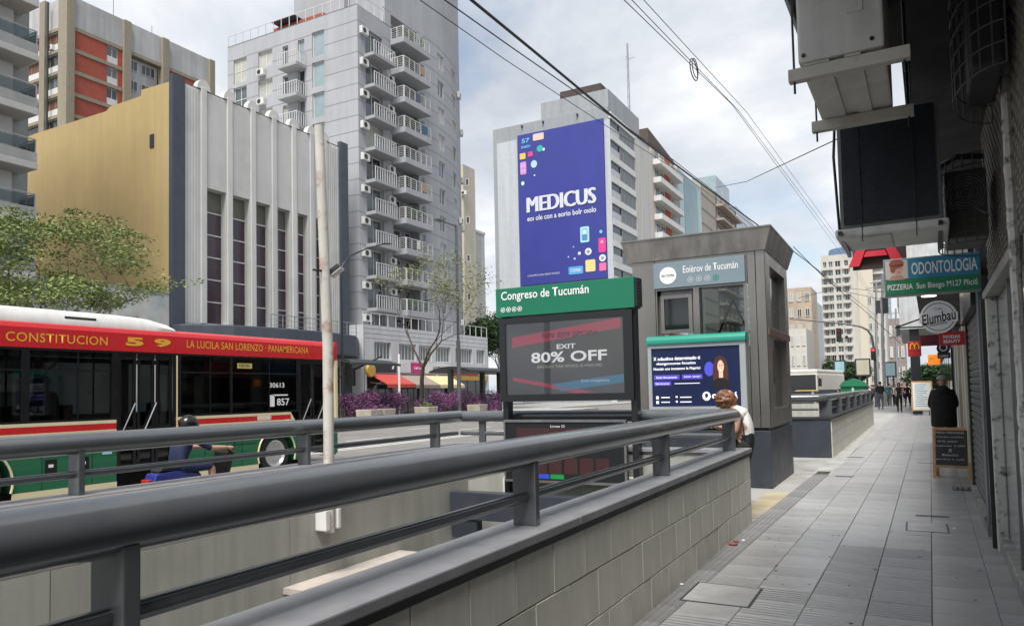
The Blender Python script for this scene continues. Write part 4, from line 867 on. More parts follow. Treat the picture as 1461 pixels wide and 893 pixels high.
q = MB(); q.disc((BX+.006,12.62,.98),.11,(1,0,0),20,.01); q.build('emblem', white_print, bus)
for y in (7.3,7.85): flat(rect(-.1,-.15,.1,.1), bblack, bus, 'sticker', (BX,y,.55), u=(0,1,0)); flat(rect(-.04,-.05,.04,.0), white_print, bus, 'sticker', (BX,y,.57), u=(0,1,0), lift=.005)
flat(rect(-.09,-.06,.09,.06), M('sticker_cyan',(.35,.6,.75),.5,var=0), bus, 'sticker', (BX,8.28,.72), u=(0,1,0))
for (wy, nm) in ((6.15,0),(12.30,1)):
    q = MB(); q.tube([(BX+.004,wy+.555*cos(a),.34+.555*sin(a)) for a in [radians(-18+216*k/24) for k in range(25)]],.02,6); q.build('arch_trim', bcream, bus)
    for x in (BX-.2, BX-BW+.18):
        q = MB(); q.lathe([(.24,-.14),(.42,-.14),(.455,-.10),(.46,0),(.455,.10),(.42,.14),(.29,.14),(.27,.02)],(x,wy,.34),(1,0,0),36); wh = q.build('wheel', tyre_m, bus, smooth=True)
        q = MB(); q.lathe([(.02,.06),(.08,.09),(.1,.05),(.2,.03),(.225,.08),(.275,.125),(.30,.145),(.28,.15),(.24,.1)],(x,wy,.34),(1,0,0),32); q.build('rim', chrome, wh, smooth=True)
        for k in range(10):
            a = 2*pi*k/10; q = MB(); q.disc((x+.05,wy+.15*cos(a),.34+.15*sin(a)),.03,(1,0,0),8,.03); q.build('hole' if k % 2 else 'bolt', bblack if k % 2 else chrome, wh)
q = MB(); q.box(BX-BW+.04,BY0+.02,.3,BX-.36,BY1-.2,.36); q.build('floor', M('bus_floor',(.05,.05,.05),.8), bus)
q = MB(); q.box(BX-BW+.05,BY0+.03,2.52,BX-.06,BY1-.2,2.6); q.build('ceiling', M('bus_ceiling',(.3,.3,.29),.7), bus)
seat_me = MB(); seat_me.box(-.22,-.22,.75,.22,.2,.85); seat_me.box(-.22,-.22,.85,.22,-.14,1.55); seat_me.box(-.05,-.05,.36,.05,.05,.75); sme = seat_me.mesh('seat', M('seat_cloth',(.04,.05,.09),.8,var=.2), bevel=.03)
for k in range(9):
    y = 3.2+k*.95
    if D0-.2 < y < D1+.2: continue
    for x in (-.45,-.95,-1.95): inst(sme, bus, (BX+x-(BX-BW/2), y-(BY0+BY1)/2, .12), 0, 'seat')
for k, y in enumerate((4.2,6.9,8.4,9.75,11.02,12.9)):
    q = MB(); q.tube([(BX-.6,y,.36),(BX-.6,y,2.52)],.018,8); q.build('grab_pole', M('pole_yellow',(.6,.45,.05),.4,var=.05), bus)

seam_m = M('bus_seam',(.003,.02,.01),.6,var=0)
for y in (4.1,5.2,7.15,8.0,10.35,11.3):
    q = MB(); fb_.box(q,y,y+.012,.17,1.03,-.01,.003); q.build('panel_seam', seam_m, bus)
for y in (3.6,7.0,10.9): q = MB(); fb_.box(q,y,y+.09,.92,.96,.0,.015); q.build('side_marker', M('marker_amber',(.6,.2,.02),.3,var=0), bus)
q = MB(); fb_.box(q,D1+.06,11.7,.62,.635,-.01,.004); q.build('panel_seam', seam_m, bus)
q = MB(); q.tube([(BX-.05,BY1-.02,2.55),(BX+.12,BY1+.22,2.5),(BX+.2,BY1+.26,2.3)],.018,6); q.box(BX+.08,BY1+.2,1.85,BX+.32,BY1+.27,2.3); q.build('mirror', bblack, bus)
q = MB(); q.box(BX-BW+.2,BY0+.2,.02,BX-.4,BY1-.6,.3); q.build('chassis_shade', M('chassis_shade',(.01,.01,.01),.9), bus)  # near-black underbody block, added to deepen the contact shadow below the bus
# ---------------------------------------------------------------- people (one continuous skinned body each)
skin_m = M('skin',(.40,.23,.16),.55,var=.08,scale=6)
def body(root, J, E, mats, levels=2, name='body'):
    names = list(J); idx = {n: i for i, n in enumerate(names)}
    me = bpy.data.meshes.new('b'); me.from_pydata([J[n][0] for n in names], [(idx[a], idx[b]) for a, b, _ in E], [])
    ob = bpy.data.objects.new('b', me); COL.objects.link(ob); ob.modifiers.new('s', 'SKIN'); ss = ob.modifiers.new('u', 'SUBSURF'); ss.levels = levels
    lay = me.skin_vertices[0].data
    for n in names:
        r = J[n][1]; lay[idx[n]].radius = (r, r) if isinstance(r, (int, float)) else r; lay[idx[n]].use_root = (n == 'pelvis')
    ob.modifiers['s'].use_smooth_shade = True
    dg = bpy.context.evaluated_depsgraph_get(); m2 = bpy.data.meshes.new_from_object(ob.evaluated_get(dg)); bpy.data.objects.remove(ob); bpy.data.meshes.remove(me)
    m2.materials.clear(); keys = list(dict.fromkeys(e[2] for e in E))
    for k in keys: m2.materials.append(mats[k])
    seg = [(Vector(J[a][0]), Vector(J[b][0]), keys.index(k), J[a][1] if isinstance(J[a][1], float) else .1) for a, b, k in E]
    for p in m2.polygons:
        best = 9; c = p.center
        for a, b, k, r in seg:
            d = b-a; t = max(0, min(1, (c-a).dot(d)/max(d.length_squared, 1e-9))); dd = (c-(a+d*t)).length
            if dd < best: best = dd; p.material_index = k
        p.use_smooth = True
    o = bpy.data.objects.new(name, m2); COL.objects.link(o); o.parent = root; return o
def hand(root, wrist, d, side, mat, curl=.5, name='hand', down=(0,0,-1)):
    d = Vector(d).normalized(); s = Vector(side).normalized(); n = d.cross(s).normalized(); w = Vector(wrist); q = MB()
    q.tube([w-d*.01, w+d*.03, w+d*.075], [.024,.036,.034], 8)
    for k, (off, L) in enumerate(((-.028,.062),(-.010,.072),(.009,.068),(.026,.054))):
        a = w+d*.072+s*off; b = a+d*(L*.5)+n*(curl*.02); c = b+d*(L*.4*(1-curl*.5))+n*(curl*.035); q.tube([a-d*.012,a,b,c],[.0095,.0095,.0085,.0065],6)
    a = w+d*.028-s*.03; q.tube([a,a-s*.02+d*.02,a-s*.022+d*.048+n*curl*.02],[.012,.010,.008],6)
    return q.build(name, mat, root, local=True, smooth=True)
def standing(root, h, mats, stride=.1, armL=(.05,.05), armR=(.05,.05), lean=.0, bulk=1., legs='trousers', top='top', hair=None, hairlong=False, shoes='shoes', skirt=None, armskin=False, bend=0., cap=None):
    s = h/1.75; z = lambda v: v*s
    fwd = lambda v, hgt: (v+lean*hgt+bend*max(0, hgt-.95)**1.0)
    J = {}; B = bulk
    def P(n, x, y, zz, r): J[n] = ((x*s, y*s, zz*s), r*s if isinstance(r, float) else (r[0]*s, r[1]*s))
    st = stride
    hb = bend; dz = lambda zz: .95+(zz-.95)*(1-hb*hb*.28) if zz > .95 else zz
    P('pelvis',0,0,.95,(.145*B,.115*B)); P('waist',0,fwd(0,1.1),dz(1.12),(.13*B,.10*B)); P('chest',0,fwd(.0,1.32),dz(1.32),(.16*B,.115*B)); P('neckb',0,fwd(0,1.47),dz(1.47),(.075*B,.07*B)); P('neck',0,fwd(.01,1.52),dz(1.53),.05)
    P('head',0,fwd(.025,1.6),dz(1.62),(.078,.095)); P('crown',0,fwd(.015,1.7),dz(1.70),(.062,.075))
    for sg_, n, f, arm in ((-1,'l',st,armL),(1,'r',-st,armR)):
        P('hip'+n,.09*sg_,0,.88,(.095*B,.1*B)); P('knee'+n,.095*sg_,f*.55+.02,.49,.062); P('ank'+n,.095*sg_,f-.02 if f < 0 else f,.09+(.03 if f < 0 else 0),.042); P('toe'+n,.1*sg_,f+.15,.035,.036)
        P('sh'+n,.175*sg_*(.9+.1*B),fwd(0,1.42),dz(1.42),.062*(.6+.4*B)); ex, ey = arm
        P('el'+n,.24*sg_,fwd(ey*.5-.02,1.3),dz(1.42)-.28+abs(ex)*.05,.047*(.5+.5*B)); P('wr'+n,.22*sg_-ex*sg_*.8,fwd(ey+.03,1.2),dz(1.42)-.52+ex*1.6,.03)
    E = [('pelvis','waist',top),('waist','chest',top),('chest','neckb',top),('neckb','neck','skin'),('neck','head','skin'),('head','crown','skin')]
    for n in 'lr':
        E += [('pelvis','hip'+n,legs),('hip'+n,'knee'+n,legs),('knee'+n,'ank'+n,legs if skirt != 'shorts' else 'skin'),('ank'+n,'toe'+n,shoes),('chest','sh'+n,top),('sh'+n,'el'+n,top if not armskin else 'skin'),('el'+n,'wr'+n,top if not armskin else 'skin')]
    body(root, J, E, mats)
    for n, sg_ in (('l',-1),('r',1)):
        w = Vector(J['wr'+n][0]); d = (w-Vector(J['el'+n][0])).normalized(); hand(root, w, d, (0,1,0), mats['skin'], .5)
    hc = Vector(J['head'][0]); nd = Vector((0, 1, 0))
    q = MB(); q.tube([hc+Vector((0,.09*s,.02*s)),hc+Vector((0,.118*s,-.012*s)),hc+Vector((0,.095*s,-.022*s))],[.008*s,.013*s,.009*s],6); q.build('nose', mats['skin'], root, local=True, smooth=True)
    for e in (-.032,.032):
        q = MB(); q.ball(hc+Vector((e*s,.092*s,.018*s)),.011*s,.008*s,.008*s,8,6); q.build('eye', blk, root, local=True)
        q = MB(); q.ball(hc+Vector((e*2.55*s,.005*s,.0)),.012*s,.022*s,.03*s,8,6); q.build('ear', mats['skin'], root, local=True, smooth=True)
    q = MB(); q.ball(hc+Vector((0,.09*s,-.052*s)),.024*s,.01*s,.007*s,8,5); q.build('mouth', M('lips',(.3,.1,.08),.5,var=0), root, local=True)
    if hair:
        q = MB(); c = hc+Vector((0,-.012*s,.045*s)); q.ball(c,.092*s,.105*s,.088*s,14,10)
        hq = MB(); vs2 = [Vector(v) for v in q.v]
        for i, v in enumerate(vs2):
            if v.y > hc.y+.055*s and v.z < hc.z+.06*s: vs2[i] = Vector((v.x*.8, hc.y+.04*s, v.z))
            if hairlong and v.z < c.z-.02*s and v.y < hc.y+.04*s: vs2[i] = Vector((v.x*1.05, v.y-.015*s, v.z-.20*s*(1+.3*sin(v.x*90))*min(1,(c.z-.02*s-v.z)/(.06*s))))
        q.v = vs2; q.build('hair', hair, root, local=True, smooth=True)
    if cap:
        q = MB(); q.lathe([(.1*s,0),(.098*s,.035*s),(.075*s,.075*s),(.02*s,.09*s)],hc+Vector((0,-.005,.055*s)),(0,0,1),16); q.build('cap', cap, root, local=True, smooth=True)
    if skirt and skirt != 'shorts':
        q = MB(); L = skirt; q.lathe([(.15*s*B,1.0*s),(.18*s*B,.85*s),(.19*s*B,(1.-L)*s)],(0,0,0),(0,0,1),18); q.build('skirt', mats[legs], root, local=True, smooth=True)
    return J
cl = lambda n, c: M('cloth_'+n, c, .85, var=.15, scale=5, bump=.1, bscale=60)
black_c, navy_c, white_c, denim_c, grey_c = cl('black',(.008,.008,.009)), cl('navy',(.012,.018,.06)), cl('white',(.62,.62,.60)), cl('denim',(.09,.10,.13)), cl('grey',(.1,.1,.1))
hairdk, hairbr = M('hair_dark',(.012,.009,.008),.5,var=.3,scale=20), M('hair_auburn',(.16,.062,.025),.5,var=.35,scale=25)
mm = lambda **k: {'skin': skin_m, 'shoes': black_c, 'top': black_c, 'trousers': black_c, **k}
# man in black seen from behind
wp = ony(1345,560,17.6)
p_ = T('person', 'person in black hooded jacket and black shorts walking away beside the shutters', 'person', (wp.x,17.6,0), .05)
standing(p_, 1.76, mm(), .12, (.1,.12), (.1,.12), bulk=1.22, skirt='shorts', cap=M('cap_grey',(.25,.25,.25),.8))
q = MB(); q.lathe([(.2,.72),(.21,.8),(.205,1.0),(.215,1.2),(.215,1.34),(.175,1.43),(.09,1.49)],(0,-.0,0),(0,0,1),20); q.v = [(v[0]*1.12,v[1]*.82,v[2]) for v in map(tuple,q.v)]; q.build('jacket', black_c, p_, local=True, smooth=True)
q = MB(); q.ball((0,-.1,1.47),.12,.09,.1,12,8); q.build('hood', black_c, p_, local=True, smooth=True)
# woman walking towards us, man in grey trousers
wp = onz(1284,588); p_ = T('person', 'woman with long dark hair in dark clothes walking towards the camera', 'person', (wp.x,wp.y,0), pi); standing(p_, 1.72, mm(), .24, (.12,.2), (.05,-.1), hair=hairdk, hairlong=True, armskin=True)
q = MB(); q.ball((-.26,.05,.95),.07,.16,.17,10,8); q.build('handbag', navy_c, p_, local=True, smooth=True)
wp = onz(1257,584); p_ = T('person', 'man in black top and grey trousers standing at the far wall end', 'person', (wp.x,wp.y,0), .2); standing(p_, 1.82, mm(trousers=denim_c), .05, (.12,.15), (.12,.15), bulk=1.12, hair=hairdk)
# crowd beyond
tops = [black_c, navy_c, white_c, grey_c, cl('teal',(.03,.12,.16)), cl('red',(.25,.02,.02)), cl('tan',(.35,.25,.16))]
tn = ['black','navy','white','grey','teal','red','tan']
for k, (px, Y, ti, tr_, face, nm) in enumerate(((1268,62,4,3,0,'teal top beside the man in grey trousers'),(1276,66,2,0,pi,'white top behind the walking woman'),(1294,58,0,0,0,'black coat between walking woman and menu board'),(1300,70,6,1,pi,'tan top just left of the menu board'),(1246,70,3,0,.6,'grey top above the far railing end'),(1239,75,2,1,-.8,'white shirt behind the green newsstand'),(1263,80,0,0,pi,'black top far up the crossing'),(1287,84,5,0,0,'red top far up the sidewalk'),(1251,64,1,3,.3,'navy top by the traffic light mast'),(1272,72,0,1,pi,'black jacket between the white and teal tops'),(1282,76,3,0,0,'grey coat behind the walking woman'),(1304,62,2,1,pi,'white blouse beside the arcade pillar'),(1243,88,5,0,0,'red jacket left of the utility poles'),(1256,92,6,3,pi,'tan coat far behind the utility poles'))):
    d = ray(px,548); x = d.x/d.y*Y
    p_ = T('person', 'distant pedestrian in '+nm, 'person', (x,Y,-.12 if Y > 62 else 0), face+rng.uniform(-.3,.3), 'distant pedestrians'); standing(p_, rng.uniform(1.62,1.82), mm(top=tops[ti], trousers=tops[tr_]), rng.choice((.08,.2)), hair=hairdk)
# woman leaning over beside the railing end
wx = ony(1060,600,9.85).x
p_ = T('person', 'red haired woman in white top bending forward behind the railing end', 'person', (wx,9.85,0))
J = {'pelvis':((.0,0,.84),(.13,.15)),'waist':((.03,0,1.0),(.11,.13)),'chest':((.01,0,1.17),(.125,.15)),'neckb':((-.10,0,1.33),(.065,.07)),'neck':((-.15,0,1.37),.05),'head':((-.23,0,1.40),(.085,.08)),'crown':((-.28,0,1.45),(.07,.07))}
for s_, n in ((-1,'l'),(1,'r')): J.update({'hip'+n:((.0,.09*s_,.78),.1),'knee'+n:((-.06,.1*s_,.43),.065),'ank'+n:((.02,.1*s_,.08),.042),'toe'+n:((-.13,.1*s_,.035),.036),'sh'+n:((-.03,.17*s_,1.27),.062),'el'+n:((-.05,.22*s_,1.03),.045),'wr'+n:((-.25,.12*s_,1.10),.03)})
E_ = [('pelvis','waist','trousers'),('waist','chest','top'),('chest','neckb','top'),('neckb','neck','skin'),('neck','head','skin'),('head','crown','skin')]
for n in 'lr': E_ += [('pelvis','hip'+n,'trousers'),('hip'+n,'knee'+n,'trousers'),('knee'+n,'ank'+n,'trousers'),('ank'+n,'toe'+n,'shoes'),('chest','sh'+n,'top'),('sh'+n,'el'+n,'skin'),('el'+n,'wr'+n,'skin')]
body(p_, J, E_, mm(top=white_c))
for s_ in (-1,1): hand(p_, (-.25,.12*s_,1.10), (-1,0,.2), (0,1,0), skin_m, .7)
q = MB(); q.ball((-.03,0,1.27),.10,.21,.085,14,10); q.build('sleeve_yoke', white_c, p_, local=True, smooth=True)
q = MB(); q.ball((-.215,0,1.455),.135,.12,.115,22,16); R = random.Random(4); q.v = [tuple(Vector(v)+(Vector(v)-Vector((-.215,0,1.455))).normalized()*R.uniform(-.012,.02)) for v in q.v]; q.ball((-.12,0,1.43),.07,.08,.07,12,8); q.build('hair', hairbr, p_, local=True, smooth=True)
q = MB(); q.tube([(-.315,0,1.385),(-.335,0,1.37),(-.315,0,1.355)],[.008,.013,.009],6); q.build('nose', skin_m, p_, local=True)
for s_ in (-1,1): q = MB(); q.ball((-.305,.03*s_,1.405),.008,.01,.008,8,6); q.build('eye', blk, p_, local=True); q = MB(); q.ball((-.22,.085*s_,1.40),.02,.01,.028,8,6); q.build('ear', skin_m, p_, local=True)
q = MB(); q.ball((-.29,0,1.335),.01,.02,.006,8,5); q.build('mouth', M('lips',(.3,.1,.08),.5,var=0), p_, local=True)
q = MB(); q.ball((.03,-.16,.80),.09,.05,.13,10,8); q.build('handbag', black_c, p_, local=True, smooth=True); q = MB(); q.tube([(.05,-.16,.9),(.04,-.2,1.1),(-.0,-.15,1.3)],.008,5); q.build('strap', black_c, p_, local=True)
# passengers inside the bus
for k, (y, tc, l) in enumerate(((5.6,2,'bus passenger in a white top behind the leftmost window'),(7.6,4,'bus passenger in a teal top behind the window left of the doors'),(10.6,6,'bus passenger in a tan top behind the window right of the doors'))):
    p_ = T('person', l, 'person', (BX-.7,y,.36), rng.uniform(-2,2)); standing(p_, 1.7, mm(top=tops[tc]), .05, (.15,.15), (.1,.1), hair=hairdk)
# ---------------------------------------------------------------- scooter and rider between the bus and the railing
sblue = M('scooter_blue',(.012,.025,.16),.25,var=.06,coat=.4)
sc = T('motor_scooter', 'dark blue motor scooter with a number plate in front of the bus', 'motorcycle', (-9.2,7.45,-.12))
def L(x,y,z): return (x,y,z)
for y in (-.62,.66):
    q = MB(); q.lathe([(.17,-.05),(.25,-.05),(.28,-.02),(.285,0),(.28,.02),(.25,.05),(.17,.05)],(0,y,.285),(1,0,0),26); w_ = q.build('wheel', tyre_m, sc, local=True, smooth=True)
    q = MB(); q.lathe([(.02,-.05),(.16,-.035),(.18,-.045),(.18,.045),(.16,.035),(.02,.05)],(0,y,.285),(1,0,0),20); q.build('rim', chrome, w_, local=True)
q = MB(); q.prism([(-.92,.62),(-.85,.78),(-.5,.80),(-.1,.74),(.02,.55),(.15,.40),(.33,.40),(.36,.32),(-.15,.30),(-.45,.36),(-.8,.52)],-.13,.13,'x'); q.build('frame_body', sblue, sc, local=True, bevel=.03)
q = MB(); q.prism([(-.8,.80),(-.74,.87),(-.3,.84),(.05,.80),(.04,.755),(-.5,.801)],-.12,.12,'x'); q.build('seat', black_c, sc, local=True, bevel=.02)
q = MB(); q.prism([(.3,.34),(.37,.40),(.56,1.0),(.52,1.08),(.42,1.02),(.27,.45)],-.17,.17,'x'); q.build('leg_shield', bblack, sc, local=True, bevel=.03)
q = MB(); q.tube([(0,.66,.285),(0,.58,.6),(0,.46,1.02)],.03,8); q.build('fork', chrome, sc, local=True)
q = MB(); q.prism([(.42,.52),(.5,.60),(.68,.62),(.88,.5),(.95,.38),(.9,.4),(.8,.5),(.6,.55)],-.07,.07,'x'); q.build('front_fender', sblue, sc, local=True, bevel=.015)
q = MB(); q.tube([(-.33,.38,1.06),(-.2,.44,1.05),(0,.46,1.03),(.2,.44,1.05),(.33,.38,1.06)],.016,8); q.build('handlebar', black_m, sc, local=True)
q = MB(); q.ball((0,.52,.96),.11,.08,.09); q.build('headlight', white_m, sc, local=True, smooth=True)
for x in (-.26,.26):
    q = MB(); q.tube([(x,.43,1.06),(x*1.15,.45,1.22)],.007,5); q.ball((x*1.2,.45,1.26),.06,.015,.04); q.build('mirror', black_m, sc, local=True)
q = MB(); q.box(-.08,-.97,.6,.08,-.9,.70); q.build('tail_light', M('tail_red',(.4,.01,.01),.3,var=0), sc, local=True, bevel=.015)
q = MB(); q.add([(-.1,-1.06,.33),(.1,-1.06,.33),(.1,-.97,.52),(-.1,-.97,.52)],[(0,1,2,3)]); q.build('number_plate', M('plate',(.6,.68,.72),.4,var=.05), sc, local=True)
q = MB(); q.box(-.03,-1.0,.45,.03,-.85,.62); q.build('plate_bracket', black_m, sc, local=True)
q = MB(); q.add([(.05,-1.02,.34),(.35,-1.12,.30),(.35,-1.0,.52),(.05,-.94,.53)],[(0,1,2,3)]); 
q = MB(); q.tube([(.12,.0,.22),(.15,-.4,.26),(.16,-.85,.34)],[.025,.045,.05],10); q.build('exhaust', steeldk_m, sc, local=True)
rd = T('person', 'scooter rider in black helmet, navy shirt and shorts', 'person', (-9.2,7.45,-.12))
sc.scale = (.92,.92,.92); rd.scale = (.92,.92,.92)
J = {'pelvis':((0,-.42,.86),(.16,.14)),'waist':((0,-.40,1.0),(.14,.12)),'chest':((0,-.33,1.19),(.17,.13)),'neckb':((0,-.26,1.32),(.08,.07)),'neck':((0,-.24,1.37),.055),'head':((0,-.22,1.46),(.08,.095)),'crown':((0,-.23,1.54),.06)}
for s_, n in ((-1,'l'),(1,'r')):
    J.update({'hip'+n:((.1*s_,-.36,.84),.1),'knee'+n:((.2*s_,.06,.82),.07),'ank'+n:((.19*s_,.10,.43),.045),'toe'+n:((.19*s_,.26,.40),.04),'sh'+n:((.2*s_,-.29,1.28),.07),'el'+n:((.28*s_,-.03,1.10),.05),'wr'+n:((.29*s_,.30,1.09),.032)})
E_ = [('pelvis','waist','top'),('waist','chest','top'),('chest','neckb','top'),('neckb','neck','skin'),('neck','head','skin'),('head','crown','skin')]
for n in 'lr': E_ += [('pelvis','hip'+n,'trousers'),('hip'+n,'knee'+n,'trousers'),('knee'+n,'ank'+n,'skin'),('ank'+n,'toe'+n,'shoes'),('chest','sh'+n,'top'),('sh'+n,'el'+n,'top'),('el'+n,'wr'+n,'skin')]
body(rd, J, E_, mm(top=navy_c, trousers=navy_c))
for s_ in (-1,1): hand(rd, (.29*s_,.31,1.09), (0,.95,-.25), (s_,0,0), skin_m, 1.0)
q = MB(); q.ball((0,-.21,1.48),.135,.155,.15,18,12); he = q.build('helmet', bblack, rd, local=True, smooth=True); q = MB(); q.ball((0,-.175,1.47),.122,.14,.07,16,8); q.build('visor', M('visor',(.05,.05,.055),.08,var=0), he, local=True, smooth=True)
# ---------------------------------------------------------------- far side buildings
def fbox(root, name, mat, x0, y0, z0, x1, y1, z1, bevel=0.): q = MB(); q.box(x0,y0,z0,x1,y1,z1); return q.build(name, mat, root, bevel=bevel)
pane_a = M('pane_grey',(.10,.12,.13),.08,var=.3,scale=.4,spec=.8); pane_b = M('pane_pale',(.26,.34,.36),.12,var=.2,scale=.4,spec=.8); pane_c = M('pane_black',(.025,.028,.032),.08,var=.2,spec=.8); pane_d = M('pane_curtain',(.42,.42,.38),.25,var=.15,scale=1.5,ribs=('X',3,.2))
PANES = [pane_a, pane_a, pane_b, pane_c, pane_d]
frw = M('window_white',(.6,.6,.58),.5,var=.08)
def grid_rail(root, face, u0, u1, z0, h, w, mat, n=None, name='railing', glass=None, bars=0, r=.025):
    q = MB(); 
    face.box(q,u0,u1,z0+h-r,z0+h+r,w-r,w+r)
    n = n or max(2, int((u1-u0)/1.1))
    for i in range(n+1):
        u = u0+(u1-u0)*i/n; u = min(max(u, u0+r), u1-r); face.box(q,u-r,u+r,z0,z0+h-r,w-r,w+r)
    for b in range(bars): z = z0+h*(b+1)/(bars+1); face.box(q,u0,u1,z-.012,z+.012,w-.012,w+.012)
    o = q.build(name, mat, root)
    if glass: q = MB(); face.box(q,u0+.04,u1-.04,z0+.08,z0+h-.08,w-.006,w+.006); q.build('glass', glass, o)
    return o
ac_me = MB(); ac_me.box(-.4,-.3,0,.4,0,.55); AC1 = ac_me.mesh('ac_unit', frw, bevel=.03)
acf = MB(); acf.lathe([(.2,0),(.2,.012),(.05,.02)],(-.1,-.3,.28),(0,-1,0),16); AC2 = acf.mesh('ac_fan', dark_m)
def ac_unit(root, face, u, z, w=.03):
    P = wmat(root).inverted() @ face.p(u, z, w); o = inst(AC1, root, P, face.rz, 'ac_unit'); inst(AC2, o, (0,0,0), 0, 'fan')
# --- balcony building, far left
b1m = M('b1_render',(.30,.30,.295),.7,var=.12,streak=.12,ss=.2); b1d = M('b1_soffit',(.42,.41,.40),.7,var=.08); bglz = M('balcony_glass',(1,1,1),.05,var=0,alpha=(.55,.62,.62))
b1 = T('apartment_building', 'grey apartment block with stacked glass fronted balconies, far left', 'building', (-40,14,0))
f1 = Face((-36,9,0),(0,1,0),(1,0,0)); FH1 = 2.51; zb0 = 17.2
lev = [zb0+FH1*k for k in range(-6,3)]
hol = []
for z in lev: hol += [(1.2+k*3.0, 3.2+k*3.0, z+.25, z+2.3) for k in range(3)]
q = MB(); f1.wall(q,0,10.6,0,27,hol,.15); q.box(-50,9,0,-36.16,9.2,27); q.box(-50,19.4,0,-36.02,19.6,27); q.box(-50,9.21,26.9,-36.03,19.39,26.98); q.build('wall', b1m, b1)
for z in lev:
    for k in range(3): window(f1, b1, 1.2+k*3, 3.2+k*3, z+.25, z+2.3, .13, frw, rng.choice((pane_a,pane_b,pane_a)), 2, 1, .08)
    fbox(b1,'balcony_slab',b1d,-35.99,9.2,z-.05,-34.5,19.22,z+.25,.02); fbox(b1,'balcony_upstand',b1m,-34.72,9.2,z+.251,-34.52,19.2,z+.72)
    grid_rail(b1, f1, .2, 10.2, z+.72, .62, 1.38, galv_m, 5, glass=bglz); g2 = Face((-36,19.2,0),(1,0,0),(0,1,0)); grid_rail(b1, g2, .1, 1.35, z+.25, 1.08, -.03, galv_m, 2, glass=bglz)
    fbox(b1,'pier',M('pier_pale',(.5,.5,.48),.6,var=.08),-35.98,18.1,z+.251,-35.7,18.75,z+FH1-.06)
    if rng.random() < .8: q = MB(); [q.ball((-34.95,17.5+.22*i,z+.45+rng.uniform(0,.1)),.12,.12,.2,7,5) for i in range(4)]; tag(q.build('balcony_plants', M('plant_dark',(.03,.05,.025),.9,var=.4), b1), kind='stuff')
# --- low white lot front with graffiti
lw = T('lot_wall', 'low white front with faded blue graffiti between the balcony block and ochre wall', 'wall', (-36.3,23.4,0))
fbox(lw,'wall',M('lot_white',(.5,.5,.48),.7,var=.15,streak=.2,ss=.2,grime=((.12,.3,.38),.6,.75)),-36.4,19.7,0,-36.0,27.15,7.45); fbox(lw,'coping',b1m,-36.45,19.7,7.451,-35.95,27.15,7.55)
# --- ochre walled theatre with art deco front
oc = M('ochre_render',(.47,.355,.165),.8,var=.06,scale=.3,streak=.07,ss=.45,bump=.05,bscale=8,grime=((.37,.28,.14),.45,.35)); decoA = M('deco_cement',(.56,.56,.54),.75,var=.14,scale=.5,streak=.08,ss=.2,grime=((.42,.42,.40),.5,.5)); decoB = M('deco_navy',(.055,.065,.085),.6,var=.15,streak=.1,ss=.2); purp = M('theatre_glass',(.05,.028,.045),.15,var=.3,scale=.5,spec=.6)
th = T('theatre', 'art deco theatre with ochre side wall and tall fluted grey front', 'building', (-40,34,0))
q = MB(); pr_ = [(-36.0,0),(-36.0,19.5),(-38.6,19.55),(-38.65,19.2),(-41.5,19.15),(-41.9,18.95),(-49.2,18.95),(-56,18.6),(-56,0)]; q.prism([(a,b) for a,b in pr_],27.25,27.6,'y'); q.build('side_wall', oc, th)
q = MB(); q.box(-55.9,27.61,0,-37,41.5,17.5); q.build('body', decoA, th)
fbox(th,'side_window',dark_m,-37.8,27.2,16.0,-37.45,27.249,16.75)
fbox(th,'pilaster',decoB,-36.12,27.2,0,-35.82,28.02,19.9); fbox(th,'pilaster',decoB,-36.12,41.15,0,-35.82,41.95,20.1)
fd = Face((-36,28.02,0),(0,1,0),(1,0,0))
bays = [(29.62,31.05),(31.52,32.85),(33.38,34.55),(35.2,36.3),(37.0,37.95),(38.75,39.5)]
hol = [(a-28.02,b-28.02,6.0,14.0) for a, b in bays]
q = MB(); fd.wall(q,0,13.13,0,19.75,hol,.55); q.box(-36.6,28.02,19.7,-36.0,41.15,19.76); q.build('front', decoA, th)
for k in range(7):
    q = MB(); y = 28.15+k*.2; q.box(-36.01,y,5.95,-35.97,y+.11,19.6); q.build('flute', decoA, th)
for k in range(7):
    q = MB(); y = 39.65+k*.2; q.box(-36.01,y,5.95,-35.94,y+.11,19.6); q.build('flute', decoA, th)
piers = [29.4]+[(bays[i][1]+bays[i+1][0])/2 for i in range(5)]+[39.62]
for k, y in enumerate(piers):
    q = MB(); w = .2; pf = [(-w,0.),(w,0.),(w,20.1)]+[(w*cos(a),20.1+.0+ .0*1) for a in ()]+[(-w,20.1)]
    q.prism([(y-w,5.95),(y+w,5.95),(y+w,19.9),(y-w,19.9)],-36.02,-35.90,'x'); q.build('pier', decoA, th, bevel=.04)
    q = MB(); R_ = .46; q.prism([(y+R_*cos(a),19.752+R_*1.3*sin(a)) for a in [pi*j/14 for j in range(15)]],-36.3,-35.93,'x'); q.build('scallop', decoA, th)
for a, b in bays:
    n = 6
    for j in range(n):
        z0, z1 = 6.0+j*8/n, 6.0+(j+1)*8/n
        q = MB(); q.box(-36.5,a,z0+.03,-36.46,b,z1-.03); q.build('pane', M('blind_olive',(.12,.115,.09),.5,var=.2) if j == n-1 else purp, th)
    q = MB(); 
    for j in range(n+1): q.box(-36.5,a,6.0+j*8/n-.035,-36.42,b,6.0+j*8/n+.035)
    q.build('mullions', frw, th)
q = MB(); q.prism([(-36,27.2),(-35.2,27.2),(-33.6,29.5),(-32.9,33),(-32.9,37),(-33.6,40),(-35.2,42.2),(-36,42.2)],4.3,5.75); q.build('marquee', decoB, th, bevel=.08)
